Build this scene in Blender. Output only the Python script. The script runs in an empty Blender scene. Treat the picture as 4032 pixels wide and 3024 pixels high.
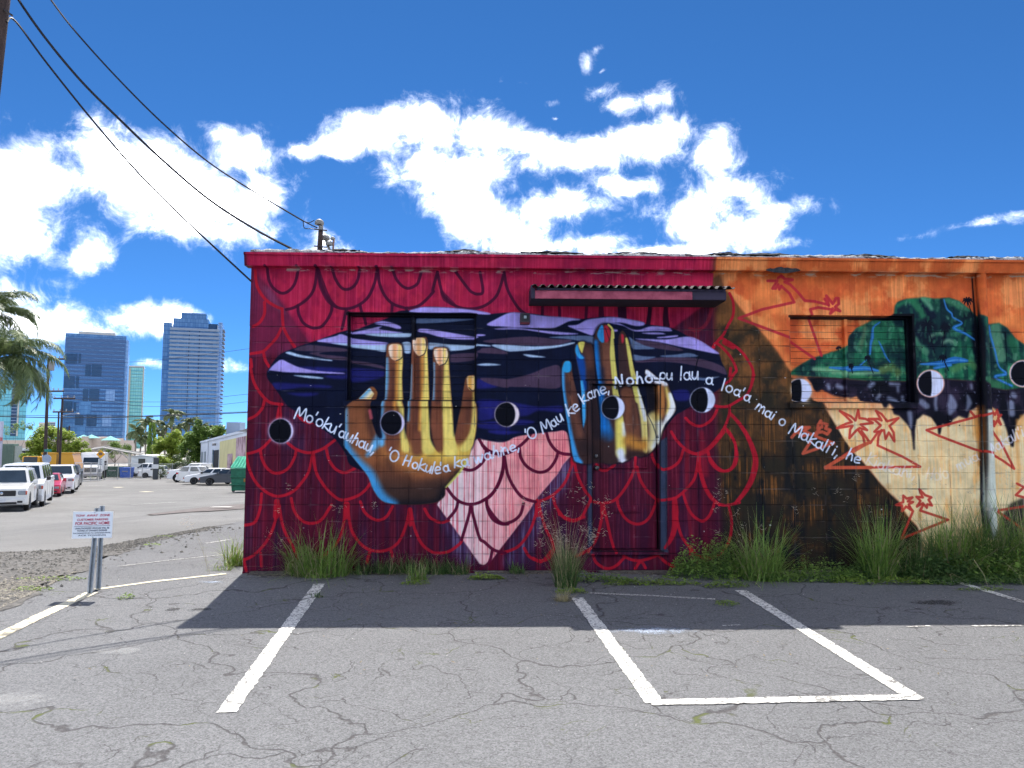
import bpy, math, random
import numpy as np
from mathutils import Vector, Matrix
R_ = math.radians
rnd = random.Random(7)
sc = bpy.context.scene
col = sc.collection

# ------------------------------------------------------------------ camera
F_PX, CX, CY = 3033.0, 2016.0, 1512.0          # focal length in pixels of the 4032 x 3024 photograph
YAW, PITCH, ROLL = R_(1.8), R_(4.4), R_(.17)
FW = Vector((math.sin(YAW)*math.cos(PITCH), math.cos(YAW)*math.cos(PITCH), math.sin(PITCH)))
r0 = Vector((math.cos(YAW), -math.sin(YAW), 0)); u0 = r0.cross(FW)
RT = math.cos(ROLL)*r0 + math.sin(ROLL)*u0
UP = -math.sin(ROLL)*r0 + math.cos(ROLL)*u0
CAM = Vector((0, -9.6, 1.58))
cd = bpy.data.cameras.new('camera'); cam = bpy.data.objects.new('camera', cd); col.objects.link(cam)
m3 = Matrix((RT, UP, -FW)).transposed()
cam.matrix_world = Matrix.Translation(CAM) @ m3.to_4x4()
cd.sensor_width = 36; cd.lens = 36*F_PX/4032; cd.clip_start = .05; cd.clip_end = 6000
sc.camera = cam

# ------------------------------------------------------------------ light
SUNV = Vector((-.27, 2.40, 3.99)).normalized()   # towards the sun: behind the wall, high
SUN_EL = math.asin(SUNV.z); SUN_AZ = math.atan2(SUNV.x, SUNV.y)
sl = bpy.data.lights.new('sun', 'SUN'); sl.energy = 2.0; sl.angle = R_(.53); sl.color = (1, .955, .89)
so = bpy.data.objects.new('sun', sl); col.objects.link(so)
so.rotation_euler = (-SUNV).to_track_quat('-Z', 'Y').to_euler(); so.location = (0, 0, 60)
ALT, SKY_STRENGTH, CLOUD_WHITE, EXPOSURE = 7500., .05, 2.7, 2.12
sc.view_settings.view_transform = 'Standard'; sc.view_settings.look = 'None'
sc.view_settings.exposure = EXPOSURE; sc.view_settings.gamma = 1; sc.view_settings.use_curve_mapping = False
sc.cycles.max_bounces = 5; sc.cycles.diffuse_bounces = 3; sc.cycles.glossy_bounces = 3
sc.cycles.transparent_max_bounces = 12; sc.cycles.use_denoising = True; sc.cycles.adaptive_threshold = .02

def ray(x, y): return FW*F_PX + RT*(x-CX) + UP*(CY-y)
def at(x, y, Y):
    "photo pixel -> the point of its sight line on the plane Y (metres behind the painted wall)"
    d = ray(x, y); return CAM + d*((Y-CAM.y)/d.y)

class NT:
    "small helper to wire node trees"
    def __init__(s, nt): s.t = nt; s.n = nt.nodes; s.l = nt.links
    def add(s, kind, **kw):
        n = s.n.new(kind)
        for k, v in kw.items():
            if k == 'i':
                for a, b in v.items(): s.set(n, a, b)
            else: setattr(n, k, v)
        return n
    def set(s, n, a, b):
        if isinstance(b, bpy.types.NodeSocket): s.l.new(b, n.inputs[a])
        else: n.inputs[a].default_value = b
    def math(s, op, a, b=None, c=None, clamp=False):
        n = s.n.new('ShaderNodeMath'); n.operation = op; n.use_clamp = clamp
        for k, v in enumerate((a, b, c)):
            if v is not None: s.set(n, k, v)
        return n.outputs[0]
    def vmath(s, op, a, b=None, c=None):
        n = s.n.new('ShaderNodeVectorMath'); n.operation = op
        for k, v in enumerate((a, b, c)):
            if v is not None: s.set(n, k, v)
        return n.outputs['Value'] if op in ('LENGTH', 'DOT_PRODUCT', 'DISTANCE') else n.outputs[0]
    def mix(s, f, a, b, blend='MIX'):
        n = s.n.new('ShaderNodeMix'); n.data_type = 'RGBA'; n.blend_type = blend; n.clamp_factor = True
        s.set(n, 0, f); s.set(n, 6, a); s.set(n, 7, b); return n.outputs[2]
    def ramp(s, f, a, b, c=0., d=1.):
        n = s.n.new('ShaderNodeMapRange'); n.interpolation_type = 'SMOOTHSTEP'
        s.set(n, 0, f); s.set(n, 1, a); s.set(n, 2, b); s.set(n, 3, c); s.set(n, 4, d); return n.outputs[0]
    def noise(s, vec, scale, detail=4., rough=.55, dist=0.):
        n = s.n.new('ShaderNodeTexNoise'); s.set(n, 'Vector', vec); n.inputs['Scale'].default_value = scale
        n.inputs['Detail'].default_value = detail; n.inputs['Roughness'].default_value = rough
        n.inputs['Distortion'].default_value = dist; return n.outputs['Fac']

# ------------------------------------------------------------------ sky with fair-weather cumulus
w = bpy.data.worlds.new('World'); sc.world = w; w.use_nodes = True
N = NT(w.node_tree); N.n.clear()
sky = N.add('ShaderNodeTexSky', sky_type='NISHITA', sun_disc=False, sun_elevation=SUN_EL, sun_rotation=SUN_AZ,
            altitude=ALT, air_density=1.0, dust_density=0.0, ozone_density=3.2)
tc = N.add('ShaderNodeTexCoord'); dirv = tc.outputs['Generated']
sep = N.add('ShaderNodeSeparateXYZ'); N.l.new(dirv, sep.inputs[0])
az = N.math('ARCTAN2', sep.outputs[0], sep.outputs[1]); el = N.math('ARCSINE', sep.outputs[2])
uv = N.add('ShaderNodeCombineXYZ'); N.l.new(az, uv.inputs[0]); N.l.new(el, uv.inputs[1])
# clouds: centre (px of a 2212-wide view), half-axes in px
CLOUDS = '''0,430,82,115 50,510,95,58 185,545,48,45 315,390,112,92 410,430,140,82 245,330,75,50 520,325,55,50 565,420,42,38
480,285,40,30,.25 420,488,95,36 650,328,42,18,.25 730,322,55,22 810,292,80,40 930,272,95,50 1060,292,95,55 955,375,125,75 1000,445,95,55
1180,335,105,45 1320,322,90,36 1430,297,62,42 1545,335,48,55 1100,487,140,50 1250,445,110,42 1340,400,70,22 1170,528,170,30
1500,470,75,50 1600,505,80,38 1695,455,72,26,.25 1480,540,200,14 690,517,32,24,.55 85,690,100,60 190,712,55,22 335,690,78,32 325,782,40,12,.55
1288,95,13,10,.55 1345,222,46,20,.55 2095,478,72,11,.55 1200,252,10,7,.55 1305,142,11,6,.55 40,640,50,40 560,560,24,10,.55 1590,405,40,22 480,800,60,14,.55 1300,190,60,22,.75 1400,215,60,24,.6 1270,120,26,26,.75 1190,215,40,14,.75 700,540,60,20,.7 1440,215,14,16,.5 1620,420,60,40,.55 1540,420,60,50,.45 2000,500,60,12,.7 1130,180,60,14,.9 120,600,60,20,.7'''
blobs = []
for s in CLOUDS.split():
    s = [float(k) for k in s.split(',')]; x, y, a, b = (k*1.8228 for k in s[:4]); th = s[4] if len(s) > 4 else 0.
    d = ray(x, y).normalized(); h = math.hypot(d.x, d.y)
    blobs.append((math.atan2(d.x, d.y), math.asin(d.z), a/F_PX*(h*.82+.18), b/F_PX*.86, th))
# the same kind of sky goes on all round: scattered cumulus at similar heights
cr = random.Random(21)
for k in range(64):
    a0 = R_(46 + k*(268/64) + cr.uniform(-4, 4)); e0 = cr.uniform(6, 46)
    blobs.append((a0 if a0 < math.pi else a0-2*math.pi, R_(e0), R_(cr.uniform(4, 9)/math.cos(R_(e0))), R_(cr.uniform(2, 5)), 0.))
# cover field (how deep inside a cloud bank a direction lies), smooth; the fluff itself is noise in the shader
FW_, FH_ = 1800, 450
AZ, EL = np.meshgrid((np.arange(FW_)+.5)/FW_*2*np.pi-np.pi, (np.arange(FH_)+.5)/FH_*np.pi/2)
fld = np.full(AZ.shape, 9., np.float64)
for u_, v_, a, b, th in blobs:
    da = (AZ-u_+np.pi) % (2*np.pi)-np.pi; d = np.hypot(da/a, (EL-v_)/b)*(1-.5*th)+th; h = np.clip(.35-np.abs(fld-d), 0, None)/.35
    fld = np.minimum(fld, d)-h*h*.35*.25
cover = np.clip((1-fld)*.25+.5, 0, 1)
ci = bpy.data.images.new('cloud_cover', FW_, FH_, alpha=False, float_buffer=True, is_data=True)
cp = np.ones((FH_, FW_, 4), np.float32); cp[..., :3] = cover[..., None]; ci.pixels.foreach_set(cp.ravel()); ci.update(); ci.pack()
cu_ = N.add('ShaderNodeCombineXYZ'); N.l.new(N.math('MULTIPLY_ADD', az, 1/(2*math.pi), .5), cu_.inputs[0]); N.l.new(N.math('MULTIPLY', el, 2/math.pi), cu_.inputs[1])
wn = N.add('ShaderNodeTexNoise', i={'Vector': dirv, 'Scale': 9., 'Detail': 3.})
wuv = N.vmath('ADD', cu_.outputs[0], N.vmath('MULTIPLY', N.vmath('SUBTRACT', wn.outputs['Color'], (.5, .5, .5)), (.007, .022, 0)))
ct = N.add('ShaderNodeTexImage', image=ci, extension='EXTEND', interpolation='Linear'); N.l.new(wuv, ct.inputs[0])
cov = N.math('MULTIPLY', N.math('SUBTRACT', ct.outputs[0], .5), 4.0)
fb = N.math('ADD', N.math('MULTIPLY', N.noise(dirv, 8.0, 3, .55), .42), N.math('MULTIPLY', N.noise(dirv, 26.0, 9, .68, .35), .58))
dens = N.math('ADD', N.math('MINIMUM', N.math('MULTIPLY_ADD', cov, 1.05, .14), 1.0), N.math('MULTIPLY', N.math('SUBTRACT', fb, .5), 5.2))
alpha = N.math('MULTIPLY', N.math('MINIMUM', N.math('EXPONENT', N.math('MULTIPLY', N.math('SUBTRACT', dens, .98), 4.0)), 1.), N.ramp(dens, -.35, .1))
cb = N.math('MULTIPLY', N.ramp(fb, .25, .6, .55, 1.), CLOUD_WHITE)
cv = N.add('ShaderNodeCombineXYZ'); N.l.new(N.math('MULTIPLY', cb, .985), cv.inputs[0]); N.l.new(cb, cv.inputs[1]); N.l.new(N.math('MULTIPLY', cb, 1.03), cv.inputs[2]); ccol = cv.outputs[0]
N.l.new(N.vmath('NORMALIZE', N.vmath('ADD', dirv, (0, 0, .035))), sky.inputs[0])
skyc = N.mix(1.0, sky.outputs[0], (SKY_STRENGTH,)*3+(1,), 'MULTIPLY')
hs = N.add('ShaderNodeHueSaturation', i={'Saturation': 1.22, 'Value': 1.0, 'Color': skyc})
fin = N.mix(alpha, hs.outputs[0], ccol)
bg = N.add('ShaderNodeBackground', i={'Color': fin, 'Strength': 1.0}); wo = N.add('ShaderNodeOutputWorld')
N.l.new(bg.outputs[0], wo.inputs[0])

# ------------------------------------------------------------------ helpers
def lin(c):
    c = [k/255 for k in c]; return tuple(k/12.92 if k <= .04045 else ((k+.055)/1.055)**2.4 for k in c)
MATS = {}
def mat(name, c, rough=.7, var=.12, scale=6., bump=0., bscale=60., metal=0., c2=None, spec=.4, streak=False, coat=0.):
    "painted or bare surface: base colour (linear) broken up by noise, optional fine relief"
    if name in MATS: return MATS[name]
    m = bpy.data.materials.new(name); m.use_nodes = True; n = NT(m.node_tree)
    b = n.n['Principled BSDF']; g = n.add('ShaderNodeNewGeometry'); pos = g.outputs['Position']
    if streak: pos = n.vmath('MULTIPLY', pos, (1, 1, .15))
    f = n.noise(pos, scale, 5, .6)
    f = n.ramp(f, .25, .75)
    a = tuple(k*(1-var) for k in c)+(1,); d = (tuple(min(1, k*(1+var)) for k in c) if c2 is None else tuple(c2))+(1,)
    n.l.new(n.mix(f, a, d), b.inputs['Base Color'])
    b.inputs['Roughness'].default_value = rough; b.inputs['Metallic'].default_value = metal
    b.inputs['Specular IOR Level'].default_value = spec; b.inputs['Coat Weight'].default_value = coat
    if bump:
        bn = n.add('ShaderNodeBump', i={'Strength': bump, 'Distance': .01, 'Height': n.noise(g.outputs['Position'], bscale, 4)})
        n.l.new(bn.outputs[0], b.inputs['Normal'])
    MATS[name] = m; return m
def inv_chain(p):
    M = Matrix()
    while p is not None: M = p.matrix_basis @ M; p = p.parent
    return M.inverted()
class MB:
    "collects shapes; build() links them as one mesh object"
    def __init__(s): s.v = []; s.f = []
    def add(s, vs, fs):
        o = len(s.v); s.v += [tuple(k) for k in vs]; s.f += [tuple(i+o for i in f) for f in fs]; return s
    def quad(s, *p): return s.add(p, [tuple(range(len(p)))])
    def box(s, x0, x1, y0, y1, z0, z1):
        return s.add([(x0, y0, z0), (x1, y0, z0), (x1, y1, z0), (x0, y1, z0), (x0, y0, z1), (x1, y0, z1), (x1, y1, z1), (x0, y1, z1)],
                     [(0, 3, 2, 1), (4, 5, 6, 7), (0, 1, 5, 4), (1, 2, 6, 5), (2, 3, 7, 6), (3, 0, 4, 7)])
    def bbox(s, x0, x1, y0, y1, z0, z1, b=.004):
        "box with chamfered edges"
        vs = []; 
        for X, sx in ((x0, 1), (x1, -1)):
            for Y, sy in ((y0, 1), (y1, -1)):
                for Z, sz in ((z0, 1), (z1, -1)):
                    vs += [(X, Y+sy*b, Z+sz*b), (X+sx*b, Y, Z+sz*b), (X+sx*b, Y+sy*b, Z)]
        I = lambda i, j, k, a: (i*4+j*2+k)*3+a
        fs = [(I(0,0,0,0), I(0,0,1,0), I(0,1,1,0), I(0,1,0,0)), (I(1,0,0,0), I(1,1,0,0), I(1,1,1,0), I(1,0,1,0)),
              (I(0,0,0,1), I(1,0,0,1), I(1,0,1,1), I(0,0,1,1)), (I(0,1,0,1), I(0,1,1,1), I(1,1,1,1), I(1,1,0,1)),
              (I(0,0,0,2), I(0,1,0,2), I(1,1,0,2), I(1,0,0,2)), (I(0,0,1,2), I(1,0,1,2), I(1,1,1,2), I(0,1,1,2))]
        for i in (0, 1):
            for j in (0, 1): fs.append((I(i,j,0,0), I(i,j,0,1), I(i,j,1,1), I(i,j,1,0)))
        for i in (0, 1):
            for k in (0, 1): fs.append((I(i,0,k,0), I(i,0,k,2), I(i,1,k,2), I(i,1,k,0)))
        for j in (0, 1):
            for k in (0, 1): fs.append((I(0,j,k,1), I(0,j,k,2), I(1,j,k,2), I(1,j,k,1)))
        for i in (0, 1):
            for j in (0, 1):
                for k in (0, 1): fs.append((I(i,j,k,0), I(i,j,k,1), I(i,j,k,2)))
        return s.add(vs, fs)
    def tube(s, pts, rad, n=8, cap=True):
        pts = [Vector(p) for p in pts]; k = len(pts)
        rad = [rad]*k if isinstance(rad, (int, float)) else rad
        vs, fs = [], []; ref = None
        for i, p in enumerate(pts):
            t = (pts[min(i+1, k-1)]-pts[max(i-1, 0)]).normalized()
            if ref is None: ref = Vector((0, 0, 1)) if abs(t.z) < .9 else Vector((1, 0, 0))
            a = t.cross(ref).normalized(); b = t.cross(a); ref = -b if False else ref
            for j in range(n):
                q = 2*math.pi*j/n; vs.append(p + (a*math.cos(q)+b*math.sin(q))*rad[i])
        for i in range(k-1):
            for j in range(n): fs.append((i*n+j, i*n+(j+1) % n, (i+1)*n+(j+1) % n, (i+1)*n+j))
        if cap: fs += [tuple(range(n-1, -1, -1)), tuple((k-1)*n+j for j in range(n))]
        return s.add(vs, fs)
    def prism(s, poly, y0, y1, axis='y'):
        "outline in the plane across the axis, extruded from y0 to y1"
        mk = {'y': lambda a, b, t: (a, t, b), 'x': lambda a, b, t: (t, a, b), 'z': lambda a, b, t: (a, b, t)}[axis]
        n = len(poly); vs = [mk(a, b, y0) for a, b in poly]+[mk(a, b, y1) for a, b in poly]
        return s.add(vs, [tuple(range(n)), tuple(range(2*n-1, n-1, -1))]+[(i, i+n, (i+1) % n+n, (i+1) % n) for i in range(n)])
    def lathe(s, prof, c, n=16, axis='z'):
        "profile of (radius, height) turned about an axis through c"
        vs, fs = [], []; k = len(prof)
        for r, h in prof:
            for j in range(n):
                q = 2*math.pi*j/n; a, b = r*math.cos(q), r*math.sin(q)
                vs.append((c[0]+a, c[1]+b, c[2]+h) if axis == 'z' else (c[0]+a, c[1]+h, c[2]+b) if axis == 'y' else (c[0]+h, c[1]+a, c[2]+b))
        for i in range(k-1):
            for j in range(n): fs.append((i*n+j, i*n+(j+1) % n, (i+1)*n+(j+1) % n, (i+1)*n+j))
        fs += [tuple(range(n)), tuple((k-1)*n+j for j in range(n))]
        return s.add(vs, fs)
    def build(s, name, m, parent=None, local=False, smooth=False):
        me = bpy.data.meshes.new(name); v = s.v
        if parent is not None and not local:
            M = inv_chain(parent); v = [tuple(M @ Vector(p)) for p in v]
        me.from_pydata(v, [], s.f); me.update()
        if smooth: me.polygons.foreach_set('use_smooth', [True]*len(me.polygons))
        me.materials.append(m); o = bpy.data.objects.new(name, me); col.objects.link(o); o.parent = parent; return o
def fix_normals(o):
    import bmesh
    bm = bmesh.new(); bm.from_mesh(o.data); bmesh.ops.recalc_face_normals(bm, faces=bm.faces); bm.to_mesh(o.data); bm.free(); return o
def tag(o, label=None, cat=None, group=None, kind=None):
    for k, v in (('label', label), ('category', cat), ('group', group), ('kind', kind)):
        if v: o[k] = v
    return o
def thing(name, label, cat, loc=(0, 0, 0), rz=0., group=None):
    o = bpy.data.objects.new(name, None); col.objects.link(o); o.location = loc; o.rotation_euler = (0, 0, rz)
    o.empty_display_size = .2; return tag(o, label, cat, group)
def clone(o, parent=None, loc=None, rz=None, scale=None, label=None, kids=None):
    c = o.copy(); col.objects.link(c); c.parent = parent
    if loc is not None: c.location = loc
    if rz is not None: c.rotation_euler = (0, 0, rz)
    if scale is not None: c.scale = (scale,)*3 if isinstance(scale, (int, float)) else scale
    if label: c['label'] = label
    for k in [k for k in bpy.data.objects if k.parent == o and k != c]: clone(k, c)
    return c
def spline(p, n=6, closed=False):
    p = [np.array(k, float) for k in p]; k = len(p); out = []
    for i in range(k if closed else k-1):
        if closed: a, b, c, d = p[i-1], p[i], p[(i+1) % k], p[(i+2) % k]
        else: a, b, c, d = p[max(i-1, 0)], p[i], p[i+1], p[min(i+2, k-1)]
        for j in range(n):
            t = j/n; out.append(.5*((2*b)+(c-a)*t+(2*a-5*b+4*c-d)*t*t+(3*b-a-3*c+d)*t**3))
    if not closed: out.append(p[-1])
    return np.array(out)
def sstep(x, a, b):
    t = min(1, max(0, (x-a)/(b-a))); return t*t*(3-2*t)
def zg(x, y):
    "height of the ground: the lot rises gently to the wall, the street beyond falls away"
    z = .024*y if y < 0 else -.034*min(y, 100)-.004*max(0, min(y, 400)-100)
    z -= .5*sstep(-x, 7.5, 15)*(1-sstep(y, 35, 75))*sstep(y, -8, 12)
    return z
def gnd(x, y):
    "photo pixel -> the point of its sight line on the ground"
    d = ray(x, y).normalized(); t = 1.
    while t < 3000:
        p = CAM+d*t
        if p.z <= zg(p.x, p.y):
            lo, hi = t-max(.2, t*.02), t
            for _ in range(30):
                md = (lo+hi)/2; q = CAM+d*md
                if q.z <= zg(q.x, q.y): hi = md
                else: lo = md
            q = CAM+d*hi; return Vector((q.x, q.y, zg(q.x, q.y)))
        t += max(.2, t*.02)
    return CAM+d*500
V = 1.8228                                      # views 2212 px wide -> photograph pixels
def gv(x, y): return gnd(x*V, y*V)
def av(x, y, Y): return at(x*V, y*V, Y)
# ------------------------------------------------------------------ the mural: paint mixed on a canvas in wall coordinates
RES, WX0, WX1, WZ0, WZ1 = 210, -3.3, 9.3, -.15, 4.15
CW, CH = int((WX1-WX0)*RES), int((WZ1-WZ0)*RES)
canvas = np.zeros((CH, CW, 3), np.float32)
nr = np.random.RandomState(5)
def vnoise(h, w_, cy, cx, seed=0):
    g = np.random.RandomState(seed).rand(int(h/cy)+3, int(w_/cx)+3).astype(np.float32)
    y = np.arange(h)/cy; x = np.arange(w_)/cx; yi = y.astype(int); xi = x.astype(int)
    fy = (y-yi)[:, None]; fx = (x-xi)[None]; fy = fy*fy*(3-2*fy); fx = fx*fx*(3-2*fx)
    a = g[yi][:, xi]; b = g[yi][:, xi+1]; c = g[yi+1][:, xi]; d = g[yi+1][:, xi+1]
    return ((a*(1-fx)+b*fx)*(1-fy)+(c*(1-fx)+d*fx)*fy).astype(np.float32)
def fnoise(cy, cx, seed, oct_=4):
    o = np.zeros((CH, CW), np.float32); s = 0; am = 1.
    for k in range(oct_):
        o += am*vnoise(CH, CW, max(cy/2**k, 1), max(cx/2**k, 1), seed+k); s += am; am *= .55
    return o/s
def tocan(pts):
    out = []
    for x, y in pts:
        p = at(x, y, 0); out.append(((p.x-WX0)*RES, (WZ1-p.z)*RES))
    return np.array(out)
PXS = 220/RES*RES/321.                          # canvas px per photo px, about
def box_blur(m, r):
    r = int(round(r))
    if r < 1: return m
    for ax in (0, 1):
        for _ in range(2):
            pad = [(0, 0), (0, 0)]; pad[ax] = (r+1, r)
            c = np.cumsum(np.pad(m, pad, mode='edge'), axis=ax, dtype=np.float64)
            m = ((c[2*r+1:]-c[:-2*r-1])/(2*r+1) if ax == 0 else (c[:, 2*r+1:]-c[:, :-2*r-1])/(2*r+1)).astype(np.float32)
    return m
def region(p, pad):
    x0 = int(max(0, p[:, 0].min()-pad)); x1 = int(min(CW, p[:, 0].max()+pad+1))
    y0 = int(max(0, p[:, 1].min()-pad)); y1 = int(min(CH, p[:, 1].max()+pad+1))
    return x0, x1, y0, y1
def mask_fill(pts, smooth=True, soft=2.):
    p = tocan(spline(pts, 5, True) if smooth else pts); r = soft*PXS/2
    x0, x1, y0, y1 = region(p, 3*r+2)
    if x1 <= x0 or y1 <= y0: return None
    h, w_ = y1-y0, x1-x0; S = 2
    m = np.zeros((h*S, w_*S), bool); q = (p-[x0, y0])*S; n = len(q); xs = np.arange(w_*S)[None]+.5
    for i in range(n):
        a, b = q[i], q[(i+1) % n]
        if a[1] == b[1]: continue
        if a[1] > b[1]: a, b = b, a
        r0_, r1_ = max(0, math.ceil(a[1]-.5)), min(h*S, math.ceil(b[1]-.5))
        if r1_ <= r0_: continue
        yy = np.arange(r0_, r1_)[:, None]+.5
        m[r0_:r1_] ^= xs < a[0]+(yy-a[1])*(b[0]-a[0])/(b[1]-a[1])
    m = m.reshape(h, S, w_, S).mean((1, 3)).astype(np.float32)
    return (slice(y0, y1), slice(x0, x1)), box_blur(m, r)
def mask_stroke(pts, width, soft=2., smooth=True):
    sp = spline(pts, 5) if smooth and len(pts) > 2 else np.array(pts, float)
    p = tocan(sp); k = len(p); wd = np.interp(np.linspace(0, 1, k), np.linspace(0, 1, len(width)), width) if isinstance(width, (list, tuple)) else np.full(k, width)
    wd = wd*PXS/2; s = max(.7, soft*PXS); x0, x1, y0, y1 = region(p, wd.max()+2*s+2)
    if x1 <= x0 or y1 <= y0: return None
    D = np.full((y1-y0, x1-x0), 1e6, np.float32)
    for i in range(k-1):
        a, b = p[i], p[i+1]; wm = max(wd[i], wd[i+1])+2*s+2
        u0_, u1_ = int(max(x0, min(a[0], b[0])-wm)), int(min(x1, max(a[0], b[0])+wm+1))
        v0_, v1_ = int(max(y0, min(a[1], b[1])-wm)), int(min(y1, max(a[1], b[1])+wm+1))
        if u1_ <= u0_ or v1_ <= v0_: continue
        X = np.arange(u0_, u1_)[None]+.5-a[0]; Y = np.arange(v0_, v1_)[:, None]+.5-a[1]; d = b-a
        t = np.clip((X*d[0]+Y*d[1])/max(1e-6, d @ d), 0, 1)
        ds = np.hypot(X-t*d[0], Y-t*d[1])-(wd[i]+t*(wd[i+1]-wd[i]))
        sub = D[v0_-y0:v1_-y0, u0_-x0:u1_-x0]; np.minimum(sub, ds, out=sub)
    m = np.clip(.5-D/(2*s), 0, 1); m = m*m*(3-2*m)
    return (slice(y0, y1), slice(x0, x1)), m
def blend(sm, c, alpha=1., clip=None, tex=None):
    if sm is None: return
    sl_, m = sm; m = m*alpha
    if clip is not None: m = m*clip[sl_]
    if tex is not None: m = m*tex[sl_]
    canvas[sl_] += (np.array(c, np.float32)/255-canvas[sl_])*m[..., None]
def fill(pts, c, soft=2., alpha=1., smooth=True, clip=None, tex=None): blend(mask_fill(pts, smooth, soft), c, alpha, clip, tex)
def stroke(pts, width, c, soft=2., alpha=1., clip=None, smooth=True, tex=None): blend(mask_stroke(pts, width, soft, smooth), c, alpha, clip, tex)
def full(sm):
    m = np.zeros((CH, CW), np.float32)
    if sm is not None: m[sm[0]] = sm[1]
    return m
KEY = {'A': (940, 950, .31645), 'B': (940, 1450, .31645), 'C': (1300, 1150, .31645), 'D': (1300, 1600, .31645), 'E': (1900, 1050, .31645),
       'F': (1900, 1500, .31645), 'G': (2200, 1200, .31645), 'H': (2200, 1700, .31645), 'I': (2700, 1000, .31645), 'J': (2700, 1450, .31645),
       'K': (3332, 1000, .31645), 'L': (3332, 1450, .31645), 'M': (3032, 1850, .4521), 'N': (900, 1950, .6329), 'O': (2100, 2000, .5425), 'V': (0, 0, V)}
def P(s):
    "'A 10,20 30,40 B 5,6' -> photo pixels; a letter switches the study sheet the numbers were read from"
    out = []; k = KEY['V']
    for t in s.split():
        if t.isalpha(): k = KEY[t]
        else:
            a, b = t.split(','); out.append((k[0]+k[2]*float(a), k[1]+k[2]*float(b)))
    return out
def PS(s): return [P(q) for q in s.split('/') if q.strip()]
ST1 = np.clip((fnoise(160, 3.2, 11, 3)-.5)*3.2+.5, 0, 1)       # fine vertical runs of paint
ST2 = np.clip((fnoise(260, 14, 31, 3)-.5)*3.+.5, 0, 1)         # broad vertical brush marks
BL1 = np.clip((fnoise(60, 60, 51, 5)-.5)*3.+.5, 0, 1)          # blotches
BL2 = np.clip((fnoise(34, 22, 71, 4)-.5)*3.4+.5, 0, 1)
XX = (np.arange(CW)/RES+WX0)[None]+np.zeros((CH, 1)); ZZ = (WZ1-np.arange(CH)/RES)[:, None]+np.zeros((1, CW))
one = np.ones((CH, CW), np.float32)
def lay(c, m): canvas[:] += (np.array(c, np.float32)/255-canvas)*np.clip(m, 0, 1)[..., None].astype(np.float32)
def sm_(x, a, b):
    t = np.clip((x-a)/(b-a), 0, 1); return t*t*(3-2*t)

# --- grounds ---
lay((80, 15, 37), one)
lay((54, 18, 44), ST2*.7); lay((104, 24, 42), ST1*.35*(1-ST2)); lay((56, 40, 72), np.clip(BL1*ST2-.3, 0, 1)*.6); lay((142, 72, 90), np.clip(ST1-.78, 0, 1)*.9)
top = full(mask_fill(P('A 150,-200 150,330 450,640 600,870 880,1250 1000,1280 1500,1250 E 0,640 1500,700 G 1400,300 V 1545,640 1545,500'), False, 8))
lay((158, 26, 62), top); lay((176, 34, 64), top*BL1*.7); lay((126, 16, 56), top*np.clip(BL2-.35, 0, 1)*.9); lay((196, 60, 92), top*np.clip(ST1-.6, 0, 1)*.7)
lay((116, 32, 66), full(mask_fill(P('A 200,330 330,500 460,640 620,870 760,1060 880,1240 700,1330 400,1420 150,1450 150,330'), False, 20))*.7)
lay((128, 74, 106), full(mask_fill(P('A 290,560 400,600 500,760 600,900 520,880 400,760'), True, 16))*.45)
lay((52, 12, 40), full(mask_fill(P('E 560,500 2212,500 G 2000,30 1900,300 1500,420 F 1900,-200 E 560,650'), False, 30))*.0)
# right-hand side
wr = sm_(XX, 2.86, 2.98)
org = full(mask_fill(P('V 1541,500 1541,600 I 420,250 490,430 830,850 1000,1030 1150,1220 1310,1460 J 1700,440 1820,620 1990,900 2140,1100 L 150,1090 300,1270 440,1440 650,1659 M 980,110 1120,270 1200,400 1290,500 1330,640 1340,900 V 2900,1400 2900,480'), False, 5))
dark = np.clip(full(mask_fill(P('V 1541,500 I 330,200 330,330 400,600 380,1000 420,1300 J 420,0 420,500 400,1000 440,1659 V 1580,1300 2000,1300 2100,500'), False, 26))-org, 0, 1)
hgt = sm_(ZZ, 1.0, 3.2)
lay((38, 30, 27), dark); lay((58, 44, 28), dark*BL1*.8); lay((118, 76, 42), dark*hgt*(.35+.65*BL1)); lay((134, 84, 46), dark*hgt*np.clip(BL2-.4, 0, 1)*1.4)
lay((44, 40, 30), dark*np.clip(.9-BL1*1.6, 0, 1)*.9)
lay((22, 24, 28), dark*(1-hgt)*np.clip(ST2*1.5-.5, 0, 1)*.85); lay((126, 76, 36), dark*np.clip(ST1*BL1-.5, 0, 1)*1.6*(1-.5*hgt)); lay((92, 62, 32), dark*np.clip(ST2*BL2-.3, 0, 1)*.9)
lay((204, 96, 50), org); lay((222, 120, 62), org*BL1*.7*sm_(ZZ, 1.6, 2.4)); lay((186, 78, 42), org*np.clip(BL2-.45, 0, 1)*1.3); lay((176, 84, 40), org*sm_(ZZ, 3.45, 3.75)*.75)
lay((226, 150, 90), org*np.clip(BL1-.62, 0, 1)*1.6)
cream = org*(1-sm_(ZZ, 1.75, 2.35)); lay((236, 206, 152), cream); lay((240, 222, 178), cream*ST2*.7); lay((228, 166, 96), cream*np.clip(ST1-.62, 0, 1)*1.2*sm_(ZZ, .4, 1.6)); lay((232, 178, 110), cream*np.clip(BL1*ST2-.42, 0, 1)*1.6)
for q in PS('I 830,560 1000,300 1180,420 1150,620 1300,660 1000,770/I 880,800 1060,760 1160,960 1210,1180 1310,1300 1310,1460 1150,1230 980,1000/K 700,290 740,300 745,450 690,440/K 530,310 580,320 560,470/K 1800,800 2212,760 2212,930 1900,900'):
    fill(q, (228, 138, 74), 14, .5)
lay((96, 60, 40), full(mask_fill(P('I 330,250 480,270 480,430 400,520 330,480'), False, 20))*.75)
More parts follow.
